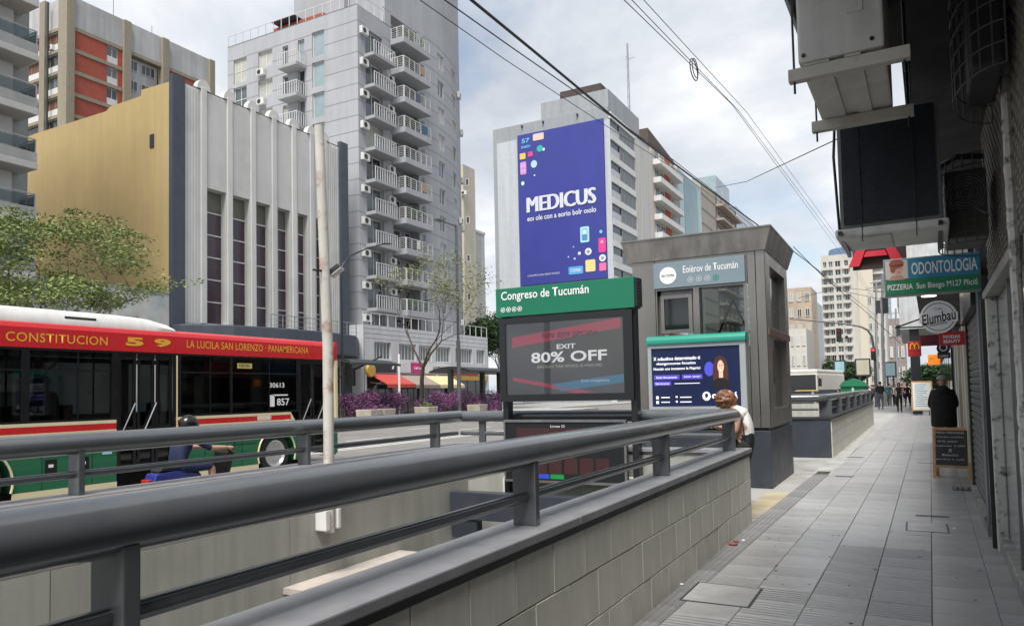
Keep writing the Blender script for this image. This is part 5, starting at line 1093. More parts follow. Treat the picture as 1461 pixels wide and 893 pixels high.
grid_rail(th, Face((-34.4,33,0),(0,1,0),(1,0,0)), 0, 8, 5.76, .95, 0, galv_m, 8, bars=2)
fbox(th,'entrance',dark_m,-36.2,28.2,0,-35.98,41,4.3)
# --- red brick block behind
brick_m = M('red_brick',(.34,.075,.045),.8,var=.15,scale=1.2,bump=.1,bscale=20,ribs=('Z',8,.25)); khaki = M('khaki_beam',(.27,.24,.175),.75,var=.1,streak=.1,ss=.2); rbw = M('pale_parapet',(.45,.45,.45),.75,var=.14,scale=.3,streak=.2,ss=.2,grime=((.33,.32,.31),.25,.6))
rb_ = T('brick_building', 'red brick block with khaki concrete frame and grey parapet, upper left', 'building', (-84,57,0))
f3 = Face((-80,47.6,0),(0,1,0),(1,0,0)); f3l = Face((-92,47.6,0),(1,0,0),(0,-1,0)); Z3 = [28.0,30.4,32.8,35.2,37.7,40.15,42.6]
q = MB(); q.box(-92,48.0,0,-81.3,66.4,46.2); q.build('core', dark_m, rb_)
fbox(rb_,'parapet',rbw,-80.31,48.16,43.0,-80.0,66.3,46.4); fbox(rb_,'parapet',rbw,-91.9,47.6,43.0,-80.8,47.9,46.3)
for y0, y1 in ((47.6,48.15),(54.0,54.9),(59.1,60.0),(66.1,66.9)): fbox(rb_,'column',khaki,-80.6,y0,0,-79.6,y1,46.75 if y0 < 48 else 46.3)
for x0, x1 in ((-92.0,-91.2),(-84.7,-83.7)): fbox(rb_,'column',khaki,x0,47.2,0,x1,47.95,46.5)
fbox(rb_,'column',khaki,-81.2,47.25,0,-79.61,47.59,46.8)
for z in Z3:
    for a, b in ((48.16,53.99),(54.91,59.09),(60.01,66.09)):
        if a > 54 and b < 60 and z < 42: continue
        fbox(rb_,'beam',khaki,-80.5,a,z,-79.9,b,z+.42)
    fbox(rb_,'beam',khaki,-91.19,47.4,z,-80.82,47.9,z+.35)
for i, z in enumerate(Z3[:-1]):
    zt = Z3[i+1]
    for a, b, wy in ((48.15,54.0,52.1),(60.0,66.1,61.0)):
        q = MB(); f3.wall(q,a-47.6,b-47.6,z+.4,zt,[(wy-47.6,wy-47.6+1.35,z+.45,zt-.05)],.2); q.build('brick_infill', brick_m, rb_)
        fbox(rb_,'spandrel',frw,-80.14,wy,z+.45,-80.06,wy+1.35,z+1.2); window(f3, rb_, wy-47.6, wy-47.6+1.35, z+1.2, zt-.05, .15, frw, rng.choice((pane_c,pane_a)), 2, 1, .06)
    fbox(rb_,'bay_wall',rbw,-80.9,54.9,z,-80.75,59.1,zt); f3b = Face((-80.75,54.9,0),(0,1,0),(1,0,0)); window(f3b, rb_, .5,1.5,z+.9,zt-.3,.0,frw,pane_c,2,1,.06,w=.06); window(f3b, rb_, 2.0,3.8,z+.9,zt-.3,.0,frw,pane_c,3,1,.06,w=.06)
    for a, b in ((7.35+.0,11.1),(.9,7.2)):
        q = MB(); f3l.wall(q,a,b,z+.35,zt,[(a+.1,b-.3,z+1.15,zt-.02)],.2); q.build('side_infill', frw, rb_); window(f3l, rb_, a+.1,b-.3,z+1.15,zt-.02,.15,khaki,rng.choice((pane_c,pane_a,M('blind_rust',(.16,.07,.05),.7,var=.2))),3,1,.07)
        if rng.random() < .5: ac_unit(rb_, f3l, a+1.8, z+.55)
q = MB(); q.tube([(-82.9,47.1,18),(-82.9,47.1,46)],.12,8); q.build('flue', dark_m, rb_)
for (y, z, h) in ((53,46.4,3.2),(58.0,46.4,1.0)): q = MB(); q.tube([(-80.2,y,z),(-80.2,y,z+h)],.03,5); q.build('aerial', dark_m, rb_)

# --- curved grey apartment tower
tw_m = M('tower_stucco',(.36,.368,.39),.75,var=.07,scale=.25,streak=.10,ss=.2,grime=((.29,.295,.31),.2,.5)); tw_d = M('tower_soffit',(.33,.335,.345),.75,var=.08); joint_m = M('tower_joint',(.17,.175,.185),.8,var=.1); railw = M('rail_white',(.55,.55,.55),.5,var=.05)
tw = T('apartment_tower', 'tall curved pale grey apartment tower with balconies and air conditioners', 'building', (-44,50,0))
FH = 2.45; zrow = [28.0-FH*k for k in range(9)]
fw1 = Face((-50.1,43.4,0),(1,0,0),(0,-1,0))
cols = [(-49.4,-47.85,.05,2.15,2,2),(-46.5,-44.9,.75,2.1,2,1),(-43.75,-43.15,.45,1.95,1,1),(-42.1,-41.4,-.1,2.05,1,1),(-40.6,-39.35,.3,2.3,1,1)]
hol = [(a+50.1,b+50.1,z+z0,z+z1) for z in zrow for a, b, z0, z1, _, _ in cols]
q = MB(); fw1.wall(q,0,14.1,6,31.4,hol,.25); q.box(-50.1,43.4,31.38,-36.0,47.4,31.4); q.box(-50.1,43.41,6,-50.05,62,31.4); q.build('wing_wall', tw_m, tw)
jn = MB()
for z in zrow+[30.45]:
    for dz_ in (0., 1.25):
        us = sorted([0,14.1]+[v for a, b, z0, z1, _, _ in cols for v in (a+50.1,b+50.1)])
        for a, b in zip(us[:-1], us[1:]):
            m_ = (a+b)/2; zz = z+dz_-.3
            if any(h[0] < m_ < h[1] and h[2]-.04 < zz < h[3]+.04 for h in hol): continue
            fw1.box(jn,a,b,zz,zz+.05,-.01,.004)
tag(jn.build('groove_lines', joint_m, tw), kind='stuff')
for z in zrow:
    for i, (a, b, z0, z1, nx, nz) in enumerate(cols): window(fw1, tw, a+50.1,b+50.1,z+z0,z+z1,.2,frw,pane_b if i == 4 else rng.choice(PANES),nx,nz,.07)
    q = MB(); q.box(-43.2,42.3,z-.45,-41.2,43.39,z-.2); q.build('balcony_slab', tw_d, tw)
    ff = Face((-43.2,42.3,0),(1,0,0),(0,-1,0)); grid_rail(tw, ff, 0, 2, z-.2, .95, -.03, railw, 8); fe = Face((-41.2,42.3,0),(0,1,0),(1,0,0)); grid_rail(tw, fe, 0, 1.05, z-.2, .95, -.03, railw, 4)
    if rng.random() < .75: ac_unit(tw, fw1, 4.1, z+.0)
grid_rail(tw, fw1, 0, 14.1, 31.4, .95, -.05, railw, 16); grid_rail(tw, Face((-36,43.4,0),(0,1,0),(1,0,0)), 0, 3.2, 31.4, .95, -.05, railw, 3)
fbox(tw,'roof_hut',brick_m,-46,44.6,31.41,-40.5,46,32.5); q = MB(); q.box(-45.5,43.9,32.6,-43,46,32.7); q.build('pergola', dark_m, tw)
fbox(tw,'upper_block',tw_m,-45.8,46.8,31.41,-40.2,60,44); fbox(tw,'upper_block',tw_m,-40.19,47.5,31.41,-36.95,52,44)
q = MB(); q.tube([(-46.3,47,31.4),(-46.3,47,33.6)],.03,6); q.lathe([(.5,0),(.42,.1),(.1,.2)],(-46.3,46.9,33.6),(.3,-1,.3),16); q.build('dish', galv_m, tw)
# street front: two balcony stacks, then the curve
fs1 = Face((-36,43.4,0),(0,1,0),(1,0,0)); zs = [30.15-FH*k for k in range(-1,11)]
A0, A1, B0, B1 = .9, 3.0, 4.15, 7.75
rows_ = [z for z in zs if z-.2 < 30]
hol = [(A0,A1,z-2.35,z-.2) for z in rows_]+[(B0,B1,z-2.25,z-.15) for z in zs]+[(8.15,8.7,z-2.2,z-.2) for z in zs]
zt_ = 44
q = MB(); fs1.wall(q,0,3.4,6,31.4,[h for h in hol if h[1] <= 3.4],.5); fs1.wall(q,3.4,9.1,6,zt_,[h for h in hol if h[0] > 3.4],.9); q.box(-36.5,46.79,31.4,-36.0,46.8,zt_); q.build('front_wall', tw_m, tw)
jn = MB()
for z in zs:
    for (a, b) in ((0,A0),(A1,B0),(B1,8.15),(8.7,9.1)):
        for dz_ in (0.,-1.25): 
            if a < 3 and z+dz_ > 31: continue
            fs1.box(jn,a,b,z+dz_-.02,z+dz_+.03,-.01,.004)
tag(jn.build('groove_lines', joint_m, tw), kind='stuff')
for k, z in enumerate(zs):
    if z-.2 < 30.5 and z < 31:
        window(fs1, tw, A0,A1,z-2.35,z-.2,.35,frw,rng.choice((pane_a,pane_c,pane_d)),2,1,.08,'door_window')
        q = MB(); fs1.box(q,A0-.2,A1+.45,z-2.6,z-2.36,.005,1.0); q.build('balcony_slab', tw_d, tw); grid_rail(tw, fs1, A0-.15,A1+.4,z-2.36,.95,.95,railw,9,bars=0); 
        e = Face(fs1.p(A1+.4,0,0),(-1,0,0),(0,1,0)); grid_rail(tw, e, -.95,-.05,z-2.36,.95,0,railw,4)
        ac_unit(tw, fs1, A0-.35, z-.95); 
    if k % 3 != 1 and z < 31: ac_unit(tw, fs1, 3.75, z-1.1)
    # big balcony: solid upstand, railing, dark recess with doors
    q = MB(); fs1.box(q,B0-.1,B1+.1,z-2.75,z-2.26,.005,1.35); q.build('balcony_slab', tw_m, tw, bevel=.03)
    q = MB(); fs1.box(q,B0,B1,z-2.25,z-.15,-.9,-.86); q.build('recess_wall', tw_d, tw)
    window(fs1, tw, B0+.3,B0+2.0,z-2.22,z-.3,.86,frw,rng.choice((pane_c,pane_a)),2,1,.07,'door_window'); window(fs1, tw, B0+2.6,B0+3.3,z-2.22,z-.3,.86,frw,pane_c,1,1,.07,'door_window')
    grid_rail(tw, fs1, B0-.05,B1+.05,z-2.26,.85,1.28,railw,5,bars=4); e = Face(fs1.p(B0-.05,0,0),(1,0,0),(0,-1,0)); grid_rail(tw, e, .05,1.25,z-2.26,.85,0,railw,2,bars=4)
    window(fs1, tw, 8.15,8.7,z-2.2,z-.2,.12,frw,pane_a,1,2,.07)
    if rng.random() < .45:
        q = MB(); q.recalc = False; R_ = random.Random(k)
        for _ in range(3): 
            c0 = fs1.p(B0+R_.uniform(.4,3.2),z-1.7,1.0)
            for _ in range(40): a = c0+Vector((R_.uniform(-.2,.2),R_.uniform(-.3,.3),R_.uniform(-.4,.5))); q.add([a,a+Vector((.06,.1,.05)),a+Vector((.0,.12,.14)),a+Vector((-.05,.02,.1))],[(0,1,2,3)])
        tag(q.build('balcony_plants', M('plant_green',(.05,.09,.03),.8,var=.4), tw), kind='stuff')
    if rng.random() < .4: q = MB(); y_ = B0+rng.uniform(.5,2.5); fs1.box(q,y_,y_+rng.uniform(.3,.8),z-2.1,z-1.42,1.31,1.33); q.build('hung_towel', rng.choice((white_c,denim_c,tops[6],tops[4])), tw)
CXc, CYc, RC = -54.9, 52.5, 18.9; NS = 11; dth = radians(5.2)
jn = MB(); cw_ = MB()
for k in range(NS):
    t0, t1 = k*dth, (k+1)*dth; p0 = Vector((CXc+RC*cos(t0),CYc+RC*sin(t0),0)); p1 = Vector((CXc+RC*cos(t1),CYc+RC*sin(t1),0)); u_ = (p1-p0); Ls = u_.length; u_.normalize(); fc_ = Face(p0,u_,(u_.y,-u_.x,0))
    has = k in (1,3,6); hol = [(.25,1.45,z-1.9,z-.5) for z in zs] if has else []
    fc_.wall(cw_,0,Ls,6,zt_,hol,.2)
    for z in zs:
        for dz_ in (0.,-1.25):
            if has and any(h[2] < z+dz_ < h[3] for h in hol): fc_.box(jn,0,.25,z+dz_-.02,z+dz_+.03,-.01,.004); fc_.box(jn,1.45,Ls,z+dz_-.02,z+dz_+.03,-.01,.004)
            else: fc_.box(jn,0,Ls,z+dz_-.02,z+dz_+.03,-.01,.004)
        if has: window(fc_, tw, .25,1.45,z-1.9,z-.5,.15,frw,rng.choice((pane_a,pane_d,pane_b)),2,1,.07)
        if k == 4 and rng.random() < .3 or k == 6 and rng.random() < .45: ac_unit(tw, fc_, .9, z-2.5)
cw_.build('curved_wall', tw_m, tw, smooth=True); tag(jn.build('groove_lines', joint_m, tw), kind='stuff')
# --- podium with shops
pd = T('shop_podium', 'pale two storey shop building with striped windows and awnings under the tower', 'building', (-40,50,0))
pw_ = M('podium_white',(.52,.53,.55),.7,var=.08,streak=.1,ss=.2); fp = Face((-34.5,41.9,0),(0,1,0),(1,0,0)); PL = 17.8
wn_ = [(1.2,3.2),(4.2,6.4),(6.8,8.6),(9.2,11.4),(12.2,15.0),(15.7,17.2)]
shops = [(.3,3.6),(4.0,7.2),(7.5,11.2),(11.6,17.4)]
q = MB(); fp.wall(q,0,PL,0,6.75,[(a,b,4.25,5.55) for a, b in wn_]+[(a,b,.05,3.2) for a, b in shops],.35); q.box(-40,41.9,6.74,-34.5,59.7,6.75); q.box(-40,59.65,0,-34.5,59.7,6.75); q.box(-40,41.9,0,-34.5,41.95,6.75); q.build('wall', pw_, pd)
for z in (5.75,6.1,6.45):
    q = MB(); fp.box(q,0,PL,z,z+.03,-.01,.005); q.build('groove', joint_m, pd)
for a, b in wn_:
    window(fp, pd, a,b,4.25,5.55,.2,frw,pane_a,max(5,int((b-a)*2.6)),1,.07)
for a, b in shops:
    q = MB(); fp.box(q,a,b,.05,3.2,-3,-2.9); q.build('shop_interior', M('shop_dim',(.12,.1,.085),.8,var=.3), pd); window(fp, pd, a,b,.06,3.1,.3,black_m,pane_c,4,1,.06,'shop_window')
grid_rail(pd, fp, 0, PL, 6.75, .9, -.1, railw, 18)
def fascia(a, b, z0, z1, mat, w=.12): q = MB(); fp.box(q,a,b,z0,z1,.005,w); return q.build('fascia', mat, pd, bevel=.01)
magen = M('fascia_magenta',(.5,.01,.16),.45,var=.05); fascia(.5,3.7,3.3,4.05,black_m); fascia(4.0,5.5,3.3,4.1,frw); fascia(5.55,7.3,3.3,4.1,magen); fascia(7.5,11.1,3.3,4.05,frw); fascia(11.5,15.8,3.2,3.75,M('fascia_red',(.4,.02,.05),.45,var=.1)); fascia(11.5,17.5,2.75,3.15,M('fascia_gold',(.4,.24,.03),.5,var=.1))
for s_, y, z, w, h, m_ in (('Cafil tuto',6.5,3.7,1.2,.22,white_print),('ARTHUR',9.6,3.65,2.2,.42,blk),('SMERIES',13.7,3.5,3.2,.34,white_print)): text(s_, m_, pd, fp.p(y,z,.12), u=(0,1,0), w=w, h=h, bold=.02, lift=.01)
flat([(-.25,-.2),(-.1,.1),(.2,.25),(.25,.2),(.05,-.05),(.0,-.2)], white_print, pd, 'mark', fp.p(3.3,3.75,.12), u=(0,1,0), lift=.01)
def awning(a, b, z1, z0, out, mat, label, group):
    aw_ = T('awning', label, 'awning', fp.p((a+b)/2,z0,0)); q = MB(); P = fp.p
    q.add([P(a,z1,.01),P(b,z1,.01),P(b,z0,out),P(a,z0,out),P(a,z1+.04,.01),P(b,z1+.04,.01),P(b,z0+.04,out),P(a,z0+.04,out)],[(0,1,2,3),(7,6,5,4),(0,4,5,1),(1,5,6,2),(2,6,7,3),(3,7,4,0)]); q.build('canvas', mat, aw_)
    q = MB(); fp.box(q,a,b,z0-.22,z0+.03,out,out+.02); q.build('valance', mat, aw_)
    for u_ in (a+.2,b-.2): q = MB(); q.bar(P(u_,z0,out-.05),P(u_,z0+.2,.02),.04,.04); q.build('arm', galv_m, aw_)
awning(.5,3.9,3.15,2.35,1.7,M('awning_red',(.42,.055,.045),.8,var=.12,scale=3),'coral red shop awning left of the tree trunk','shop awnings')
awning(4.1,7.3,3.1,2.3,1.6,M('awning_taupe',(.26,.21,.18),.8,var=.12,scale=3),'taupe shop awning behind the tree trunk','shop awnings'); awning(7.4,11.0,3.1,2.3,1.6,M('awning_cream',(.62,.5,.28),.8,var=.12,scale=3),'cream yellow shop awning right of the tree trunk','shop awnings')
q = MB(); q.lathe([(.05,0),(.45,.02),(.5,.15),(.45,.28),(.05,.3)],fp.p(.1,3.4,.35),(1,0,0),20); bs = tag(q.build('round_shop_sign', M('shop_gold',(.5,.3,.05),.5,var=.1), smooth=True), 'round golden shop sign left of the black fascia', 'sign')
# --- slim pale blocks between tower and billboard block
s_ = T('apartment_block', 'narrow cream block just right of the curved tower', 'building', (-43,84,0)); cream_w = M('cream_block',(.50,.47,.38),.75,var=.1,streak=.12,ss=.2)
a_, b_ = ony(655,235,82), ony(677,235,85); fbox(s_,'wall',cream_w,a_.x-3,82,0,b_.x,85,a_.z); fsb = Face((a_.x,82,0),(1,0,0),(0,-1,0)); 
for k in range(5): z = a_.z-3-k*5; window(fsb, s_, 1.0,1.5,z,z+.9,0,frw,pane_c,1,1,.06,w=.05)
ac_unit(s_, fsb, .8, a_.z-4.2)
s_ = T('apartment_block', 'lower white block with blank wall left of the blue billboard', 'building', (-40,86,0)); a_, b_ = ony(672,332,86), ony(691,332,88.5); fbox(s_,'wall',M('white_block',(.50,.50,.48),.75,var=.12,streak=.2,ss=.2),a_.x-6,86,0,b_.x,88.5,a_.z); fbox(s_,'coping',decoA,a_.x-6.1,85.9,a_.z+.001,b_.x+.1,88.6,a_.z+.35)
# --- block with the blue billboard
md = T('billboard_building', 'grey office block with white banded windows behind the blue billboard', 'building', (-45,108,0)); mdm = M('med_grey',(.30,.32,.34),.7,var=.08,streak=.12,ss=.2); mdl = M('med_light',(.46,.49,.52),.7,var=.06,streak=.1,ss=.2)
MY = 98.0; mz = 41.9
q = MB(); q.box(-55,MY,0,-36.3,117,mz); q.build('body', mdm, md); fbox(md,'party_wall',mdl,-54.3,MY-.12,0,-50.8,MY-.01,39.6); fbox(md,'party_wall',mdl,-36.85,MY-.13,0,-36.0,MY-.01,39.9)
fbox(md,'parapet',mdm,-46.9,MY+.3,mz,-36.3,112,mz+2.6); fbox(md,'roof_tank',M('tank_brown',(.07,.05,.045),.8,var=.3),-44.5,MY+2,mz+2.6,-38.0,106,mz+4.4)
for x in (-50,-46.5,-41): fbox(md,'roof_lamp',dark_m,x,MY-.3,mz-.6,x+.2,MY,mz-.3)
fm_ = Face((-36,MY+.3,0),(0,1,0),(1,0,0))
for k in range(13):
    z = 1.5+k*3.05
    fbox(md,'floor_band',frw,-36.3,MY+.3,z+2.1,-35.95,108.6,z+3.0); fbox(md,'balcony_panel',mdl,-36.25,MY+.4,z,-36.0,MY+3.6,z+.95)
    fbox(md,'window',pane_c,-36.6,MY+.4,z+.951,-36.2,MY+3.4,z+2.09); window(fm_, md, 3.6,10.2,z,z+2.1,.1,mdm,M('pane_screen',(.13,.14,.145),.4,var=.2),4,1,.08)
bb = T('billboard', 'huge blue advertising banner covering the office block end wall', 'billboard', (-43.7,MY,17.5)); bbm = M('banner_blue',(.035,.045,.27),.55,var=.08,scale=.15)
bx0,bx1,bz0,bz1 = -50.6,-36.9,17.4,40.1; q = MB(); q.box(bx0,MY-.35,bz0,bx1,MY-.13,bz1); q.build('banner', bbm, bb)
bwid, bhei = bx1-bx0, bz1-bz0; BPy = MY-.35
def bp(x, z): return Vector((bx0+x*bwid, BPy, bz0+z*bhei))
lil = M('banner_white',(.62,.64,.72),.5,var=.04)
[text('MEDICUS', lil, bb, bp(.50+d_*.011,.525), w=bwid*.79, h=bhei*.10, lift=.05+.02*(d_+1), space=1.0) for d_ in (-1,0,1)]; text('eoı ole con a eorio bolr oıolo', lil, bb, bp(.5,.435), w=bwid*.8, h=bhei*.035, bold=.02, lift=.05)
text('CONSTRUCURA MEDIO INOXO', lil, bb, bp(.28,.06), w=bwid*.38, h=bhei*.012, lift=.05)
def bshape(kind, x, z, w, h, c, name='print', l=.05):
    m_ = M('bn_%d_%d_%d' % tuple(int(v*99) for v in c), c, .5, var=0); w *= bwid; h *= bhei
    return flat(ell(0,0,w/2,h/2,18) if kind == 'o' else [(a*w/2+(.15*w if 0 else 0), b*h/2) for a, b in ((-.8,-1),(.8,-1),(1,-.85),(1,.85),(.8,1),(-.8,1),(-1,.85),(-1,-.85))], m_, bb, name, bp(x,z), lift=l)
text('57', M('bn_cyan',(.15,.45,.7),.5,var=0), bb, bp(.1,.955), w=bwid*.1, h=bhei*.03, bold=.03, lift=.05); text('BABEN', M('bn_cyan',(.15,.45,.7),.5,var=0), bb, bp(.1,.915), w=bwid*.11, h=bhei*.018, bold=.02, lift=.05)
for a in (('r',.255,.965,.13,.045,(.7,.5,.42)),('r',.06,.855,.07,.04,(.8,.5,.1)),('r',.155,.86,.06,.033,(.6,.06,.22)),('o',.27,.885,.075,.045,(.03,.4,.33)),('o',.315,.875,.03,.02,(.7,.75,.75)),('r',.065,.775,.075,.085,(.55,.25,.6)),('o',.195,.79,.075,.05,(.4,.6,.7)),('o',.2,.715,.018,.011,(.7,.75,.8)),('o',.055,.675,.04,.028,(.5,.7,.8)),('r',.765,.285,.1,.1,(.35,.65,.85)),('o',.945,.29,.035,.022,(.2,.5,.8)),('r',.955,.205,.08,.09,(.7,.05,.28)),('o',.80,.175,.075,.045,(.7,.7,.75)),('o',.70,.17,.035,.022,(.6,.65,.75)),('o',.645,.14,.022,.014,(.5,.6,.8)),('o',.575,.155,.016,.01,(.5,.6,.8)),('o',.635,.215,.016,.01,(.4,.5,.7)),('o',.955,.125,.075,.045,(.7,.7,.75)),('r',.82,.085,.11,.075,(.8,.6,.25)),('r',.955,.07,.075,.05,(.75,.15,.35)),('r',.655,.065,.165,.05,(.08,.35,.7))): bshape(*a)
bshape('r',.765,.285,.06,.07,(.08,.25,.45),l=.08); bshape('r',.765,.30,.05,.03,(.5,.7,.85),l=.1); bshape('r',.955,.225,.03,.02,(.75,.3,.4),l=.08); bshape('o',.80,.175,.04,.02,(.3,.3,.4),l=.08); bshape('o',.955,.125,.04,.02,(.3,.35,.5),l=.08)
for x in (.045,.08): bshape('r',x,.79,.02,.025,(.65,.4,.7),l=.08); bshape('r',x,.755,.02,.025,(.65,.4,.7),l=.08)
text('COVISA', lil, bb, bp(.655,.065), w=bwid*.12, h=bhei*.022, bold=.03, lift=.08)
# --- row behind it along the avenue
def row(label, Y0, Y1, zt, mat, X=-36.): r_ = T('avenue_building', label, 'building', (X-6,(Y0+Y1)/2,0)); fbox(r_,'wall',mat,X-14,Y0,0,X,Y1,zt); return r_, Face((X,Y0,0),(0,1,0),(1,0,0))
r_, f_ = row('white blank walled block right of the billboard building', 108.7, 117.4, 40.6, M('avenue_white',(.50,.49,.47),.75,var=.1,streak=.15,ss=.2))
for k in range(5): fbox(r_,'roof_unit',frw,-37-k*.6,109.5+k*1.5,40.61,-36.2-k*.5,110.4+k*1.5,41.4+.3*(k % 2))
fbox(r_,'seam',decoA,-36.01,111.5,10,-35.98,111.6,38)
r_, f_ = row('red and cream block with long curved balconies on the avenue', 117.5, 132.6, 41.6, M('avenue_cream',(.46,.41,.34),.7,var=.12,streak=.15,ss=.2))
for k in range(13):
    z = 2.+k*3.05; fbox(r_,'balcony',frw,-35.99,117.7,z,-34.7,131.5,z+.9); fbox(r_,'brick_panel',brick_m,-35.99,124.2,z+.91,-35.9,127.4,z+3.04)
    for y in (118.3,121.3,128.2): window(f_, r_, y-117.5,y-117.5+2.2,z+.9,z+2.7,.0,frw,pane_c,2,1,.07,w=.06)
q = MB(); q.prism([(117.5,41.61),(132.6,41.61),(132.6,43.2),(117.5,44.8)],-40,-36.6,'x'); q.build('tiled_roof', M('roof_slate',(.09,.07,.06),.8,var=.2), r_)
r_, f_ = row('teal glass fronted block on the avenue', 132.7, 149.8, 42.0, M('avenue_teal_frame',(.3,.35,.35),.6,var=.1))
tealg = M('teal_glass',(.10,.20,.20),.1,var=.15,scale=.2,spec=.8); teal2 = M('teal_pale',(.28,.40,.40),.15,var=.15,scale=.2,spec=.8)
for j, (a, b, m_) in enumerate(((.3,3.5,teal2),(3.8,13.4,tealg),(13.7,16.6,teal2))): q = MB(); f_.box(q,a,b,3,41.2,.005,.12); q.build('glass_panel', m_, r_)
q = MB(); f_.box(q,9.0,10.2,20,30,.13,.2); q.build('banner', black_m, r_)
r_, f_ = row('beige concrete block with grooved floors on the avenue', 149.9, 162.4, 43.5, M('avenue_beige',(.38,.35,.29),.75,var=.12,streak=.12,ss=.2))
for k in range(14): fbox(r_,'floor_line',joint_m,-36.01,149.9,1.5+k*3.05,-35.96,162.4,1.8+k*3.05)
r_, f_ = row('brown block with stacked balconies on the avenue', 162.5, 185.0, 44.5, M('avenue_brown',(.2,.155,.13),.75,var=.2))
for k in range(14):
    z = 1.+k*3.1; fbox(r_,'balcony',M('avenue_beige2',(.36,.31,.27),.75,var=.12),-35.99,163,z,-34.4,184,z+.45)
    for y in (1.5,6.5,11.5,16.5): window(f_, r_, y,y+3,z+.5,z+2.6,0,frw,pane_c,2,1,.1,w=.06)
fbox(r_,'roof_house',pane_b,-42,166,44.51,-36.5,180,49)
r_, f_ = row('pale blue glass block at the far end of the avenue row', 185.1, 219, 46.0, M('avenue_blue',(.2,.3,.36),.2,var=.1,spec=.8))
for k in range(14): fbox(r_,'floor_band',frw,-36.01,185.1,2+k*3.2,-35.9,219,2.7+k*3.2)
row('grey farther block closing the avenue row', 219.1, 330, 34, mdl)
q = MB(); lat = T('lattice_mast', 'thin lattice radio mast behind the billboard block', 'mast', (onx(899,200,-60).x,onx(899,200,-60).y,0))
mb_ = onx(899,200,-60); mt_ = onx(893,60,-60)
for dx, dy in ((-.35,-.2),(.35,-.2),(0,.4)): q = MB(); q.tube([(mb_.x+dx,mb_.y+dy,0),(mb_.x+dx,mb_.y+dy,mb_.z-4),(mt_.x+dx*.4,mb_.y+dy*.4,mt_.z)],.10,5); q.build('leg', galv_m, lat)
q = MB()
for k in range(22): z = 30+k*(mt_.z-31)/22; q.bar((mb_.x-.3,mb_.y-.2,z),(mb_.x+.3,mb_.y-.2,z+1.2),.08,.08)
tag(q.build('bracing', galv_m, lat), kind='stuff')
q = MB(); q.bar((mb_.x-.4,mb_.y,mt_.z-4),(mb_.x+1.8,mb_.y,mt_.z-4),.1,.1); q.build('antenna', galv_m, lat)
# --- distant tower and street left of it
ft = T('distant_tower', 'tall white apartment tower with dark window strips far down the avenue', 'building', (-18,262,0)); tww = M('far_white',(.52,.50,.45),.75,var=.08,streak=.1,ss=.2); FY = 250.
a_, m1, b_ = ony(1178,365,FY), ony(1222,365,FY), ony(1252,365,FY)
ftf = Face((a_.x-1.5,FY,0),(1,0,0),(0,-1,0)); FW = m1.x-a_.x+1.5; nfl = 14; ztop = a_.z
wc = [(.6,1.6),(2.2,3.4),(4.0,5.6),(6.6,7.8)]
hol = [(a,b,4+k*2.65,5.8+k*2.65) for k in range(nfl) for a, b in wc if b < FW]
q = MB(); ftf.wall(q,0,FW,0,ztop,hol,.4); q.box(a_.x-1.5,FY+.41,0,m1.x,FY+14,ztop); q.build('wall', tww, ft)
for h in hol: window(ftf, ft, *h, .35, frw, rng.choice((pane_a,pane_c,pane_a)), 2, 1, .12)
for k in range(nfl): fbox(ft,'balcony',tww,a_.x-1.3,FY-1.0,3.1+k*2.65,a_.x+1.4,FY-.01,3.9+k*2.65)
for k in range(nfl): fbox(ft,'balcony',tww,a_.x+4.6,FY-.8,3.1+k*2.65,a_.x+6.8,FY-.01,3.8+k*2.65)
fbox(ft,'slab_wall',M('far_cream',(.56,.52,.42),.75,var=.06),m1.x+.01,FY+1,0,m1.x+4.2,FY+14,ztop-1.5); fbox(ft,'balcony_wing',M('far_grey',(.33,.33,.32),.75,var=.1),m1.x+4.3,FY+2,0,b_.x+1.2,FY+14,ztop-3)
for k in range(nfl): q = MB(); q.tube([(m1.x+5.6,FY+2,3.5+k*2.65),(m1.x+5.6,FY+2,4.2+k*2.65)],1.6,14); q.build('round_balcony', tww, ft)
q = MB(); q.lathe([(6.2,0),(6.2,1.2),(6.0,2.4),(4,2.6)],((a_.x+m1.x)/2+2,FY+7,ztop),(0,0,1),28); q.build('crown', M('crown_blue',(.12,.2,.3),.4,var=.1), ft, smooth=True)
def fblock(label, px0, px1, py, Y, mat, rows=4, cols=3, d=10):
    r_ = T('distant_building', label, 'building', ((ony(px0,py,Y).x+ony(px1,py,Y).x)/2,Y+d/2,0)); a, b = ony(px0,py,Y), ony(px1,py,Y); fbox(r_,'wall',mat,a.x,Y,0,b.x,Y+d,a.z)
    f_ = Face((a.x,Y,0),(1,0,0),(0,-1,0)); w = (b.x-a.x)/cols; h = 3.
    for i in range(rows):
        for j in range(cols):
            z = a.z-2.6-i*h
            if z > .5: window(f_, r_, w*(j+.22), w*(j+.78), z, z+1.6, 0, frw, rng.choice((pane_a,pane_c,pane_d)), 2, 1, .1, w=.06)
    return r_
fblock('distant building with orange side and green roof edge left of the white tower',1122,1157,412,150,M('far_orange',(.5,.40,.31),.75,var=.25,scale=.3),5,3); fblock('distant grey block beside the orange building',1150,1166,432,160,mdl,6,2); fblock('low distant white building by the second bus',1118,1150,470,120,tww,3,4)
fblock('distant pale block behind the traffic lights',1160,1232,520,340,mdl,2,5); fblock('distant white block right of the tall tower',1236,1262,418,190,tww,8,3); fblock('distant bluish tower behind the street poles',1252,1268,375,300,M('far_blue',(.25,.32,.36),.5,var=.1),10,3); fblock('distant brown fronted block at the end of the sidewalk',1266,1290,455,120,M('far_brown',(.24,.2,.18),.7,var=.2),6,3,30)
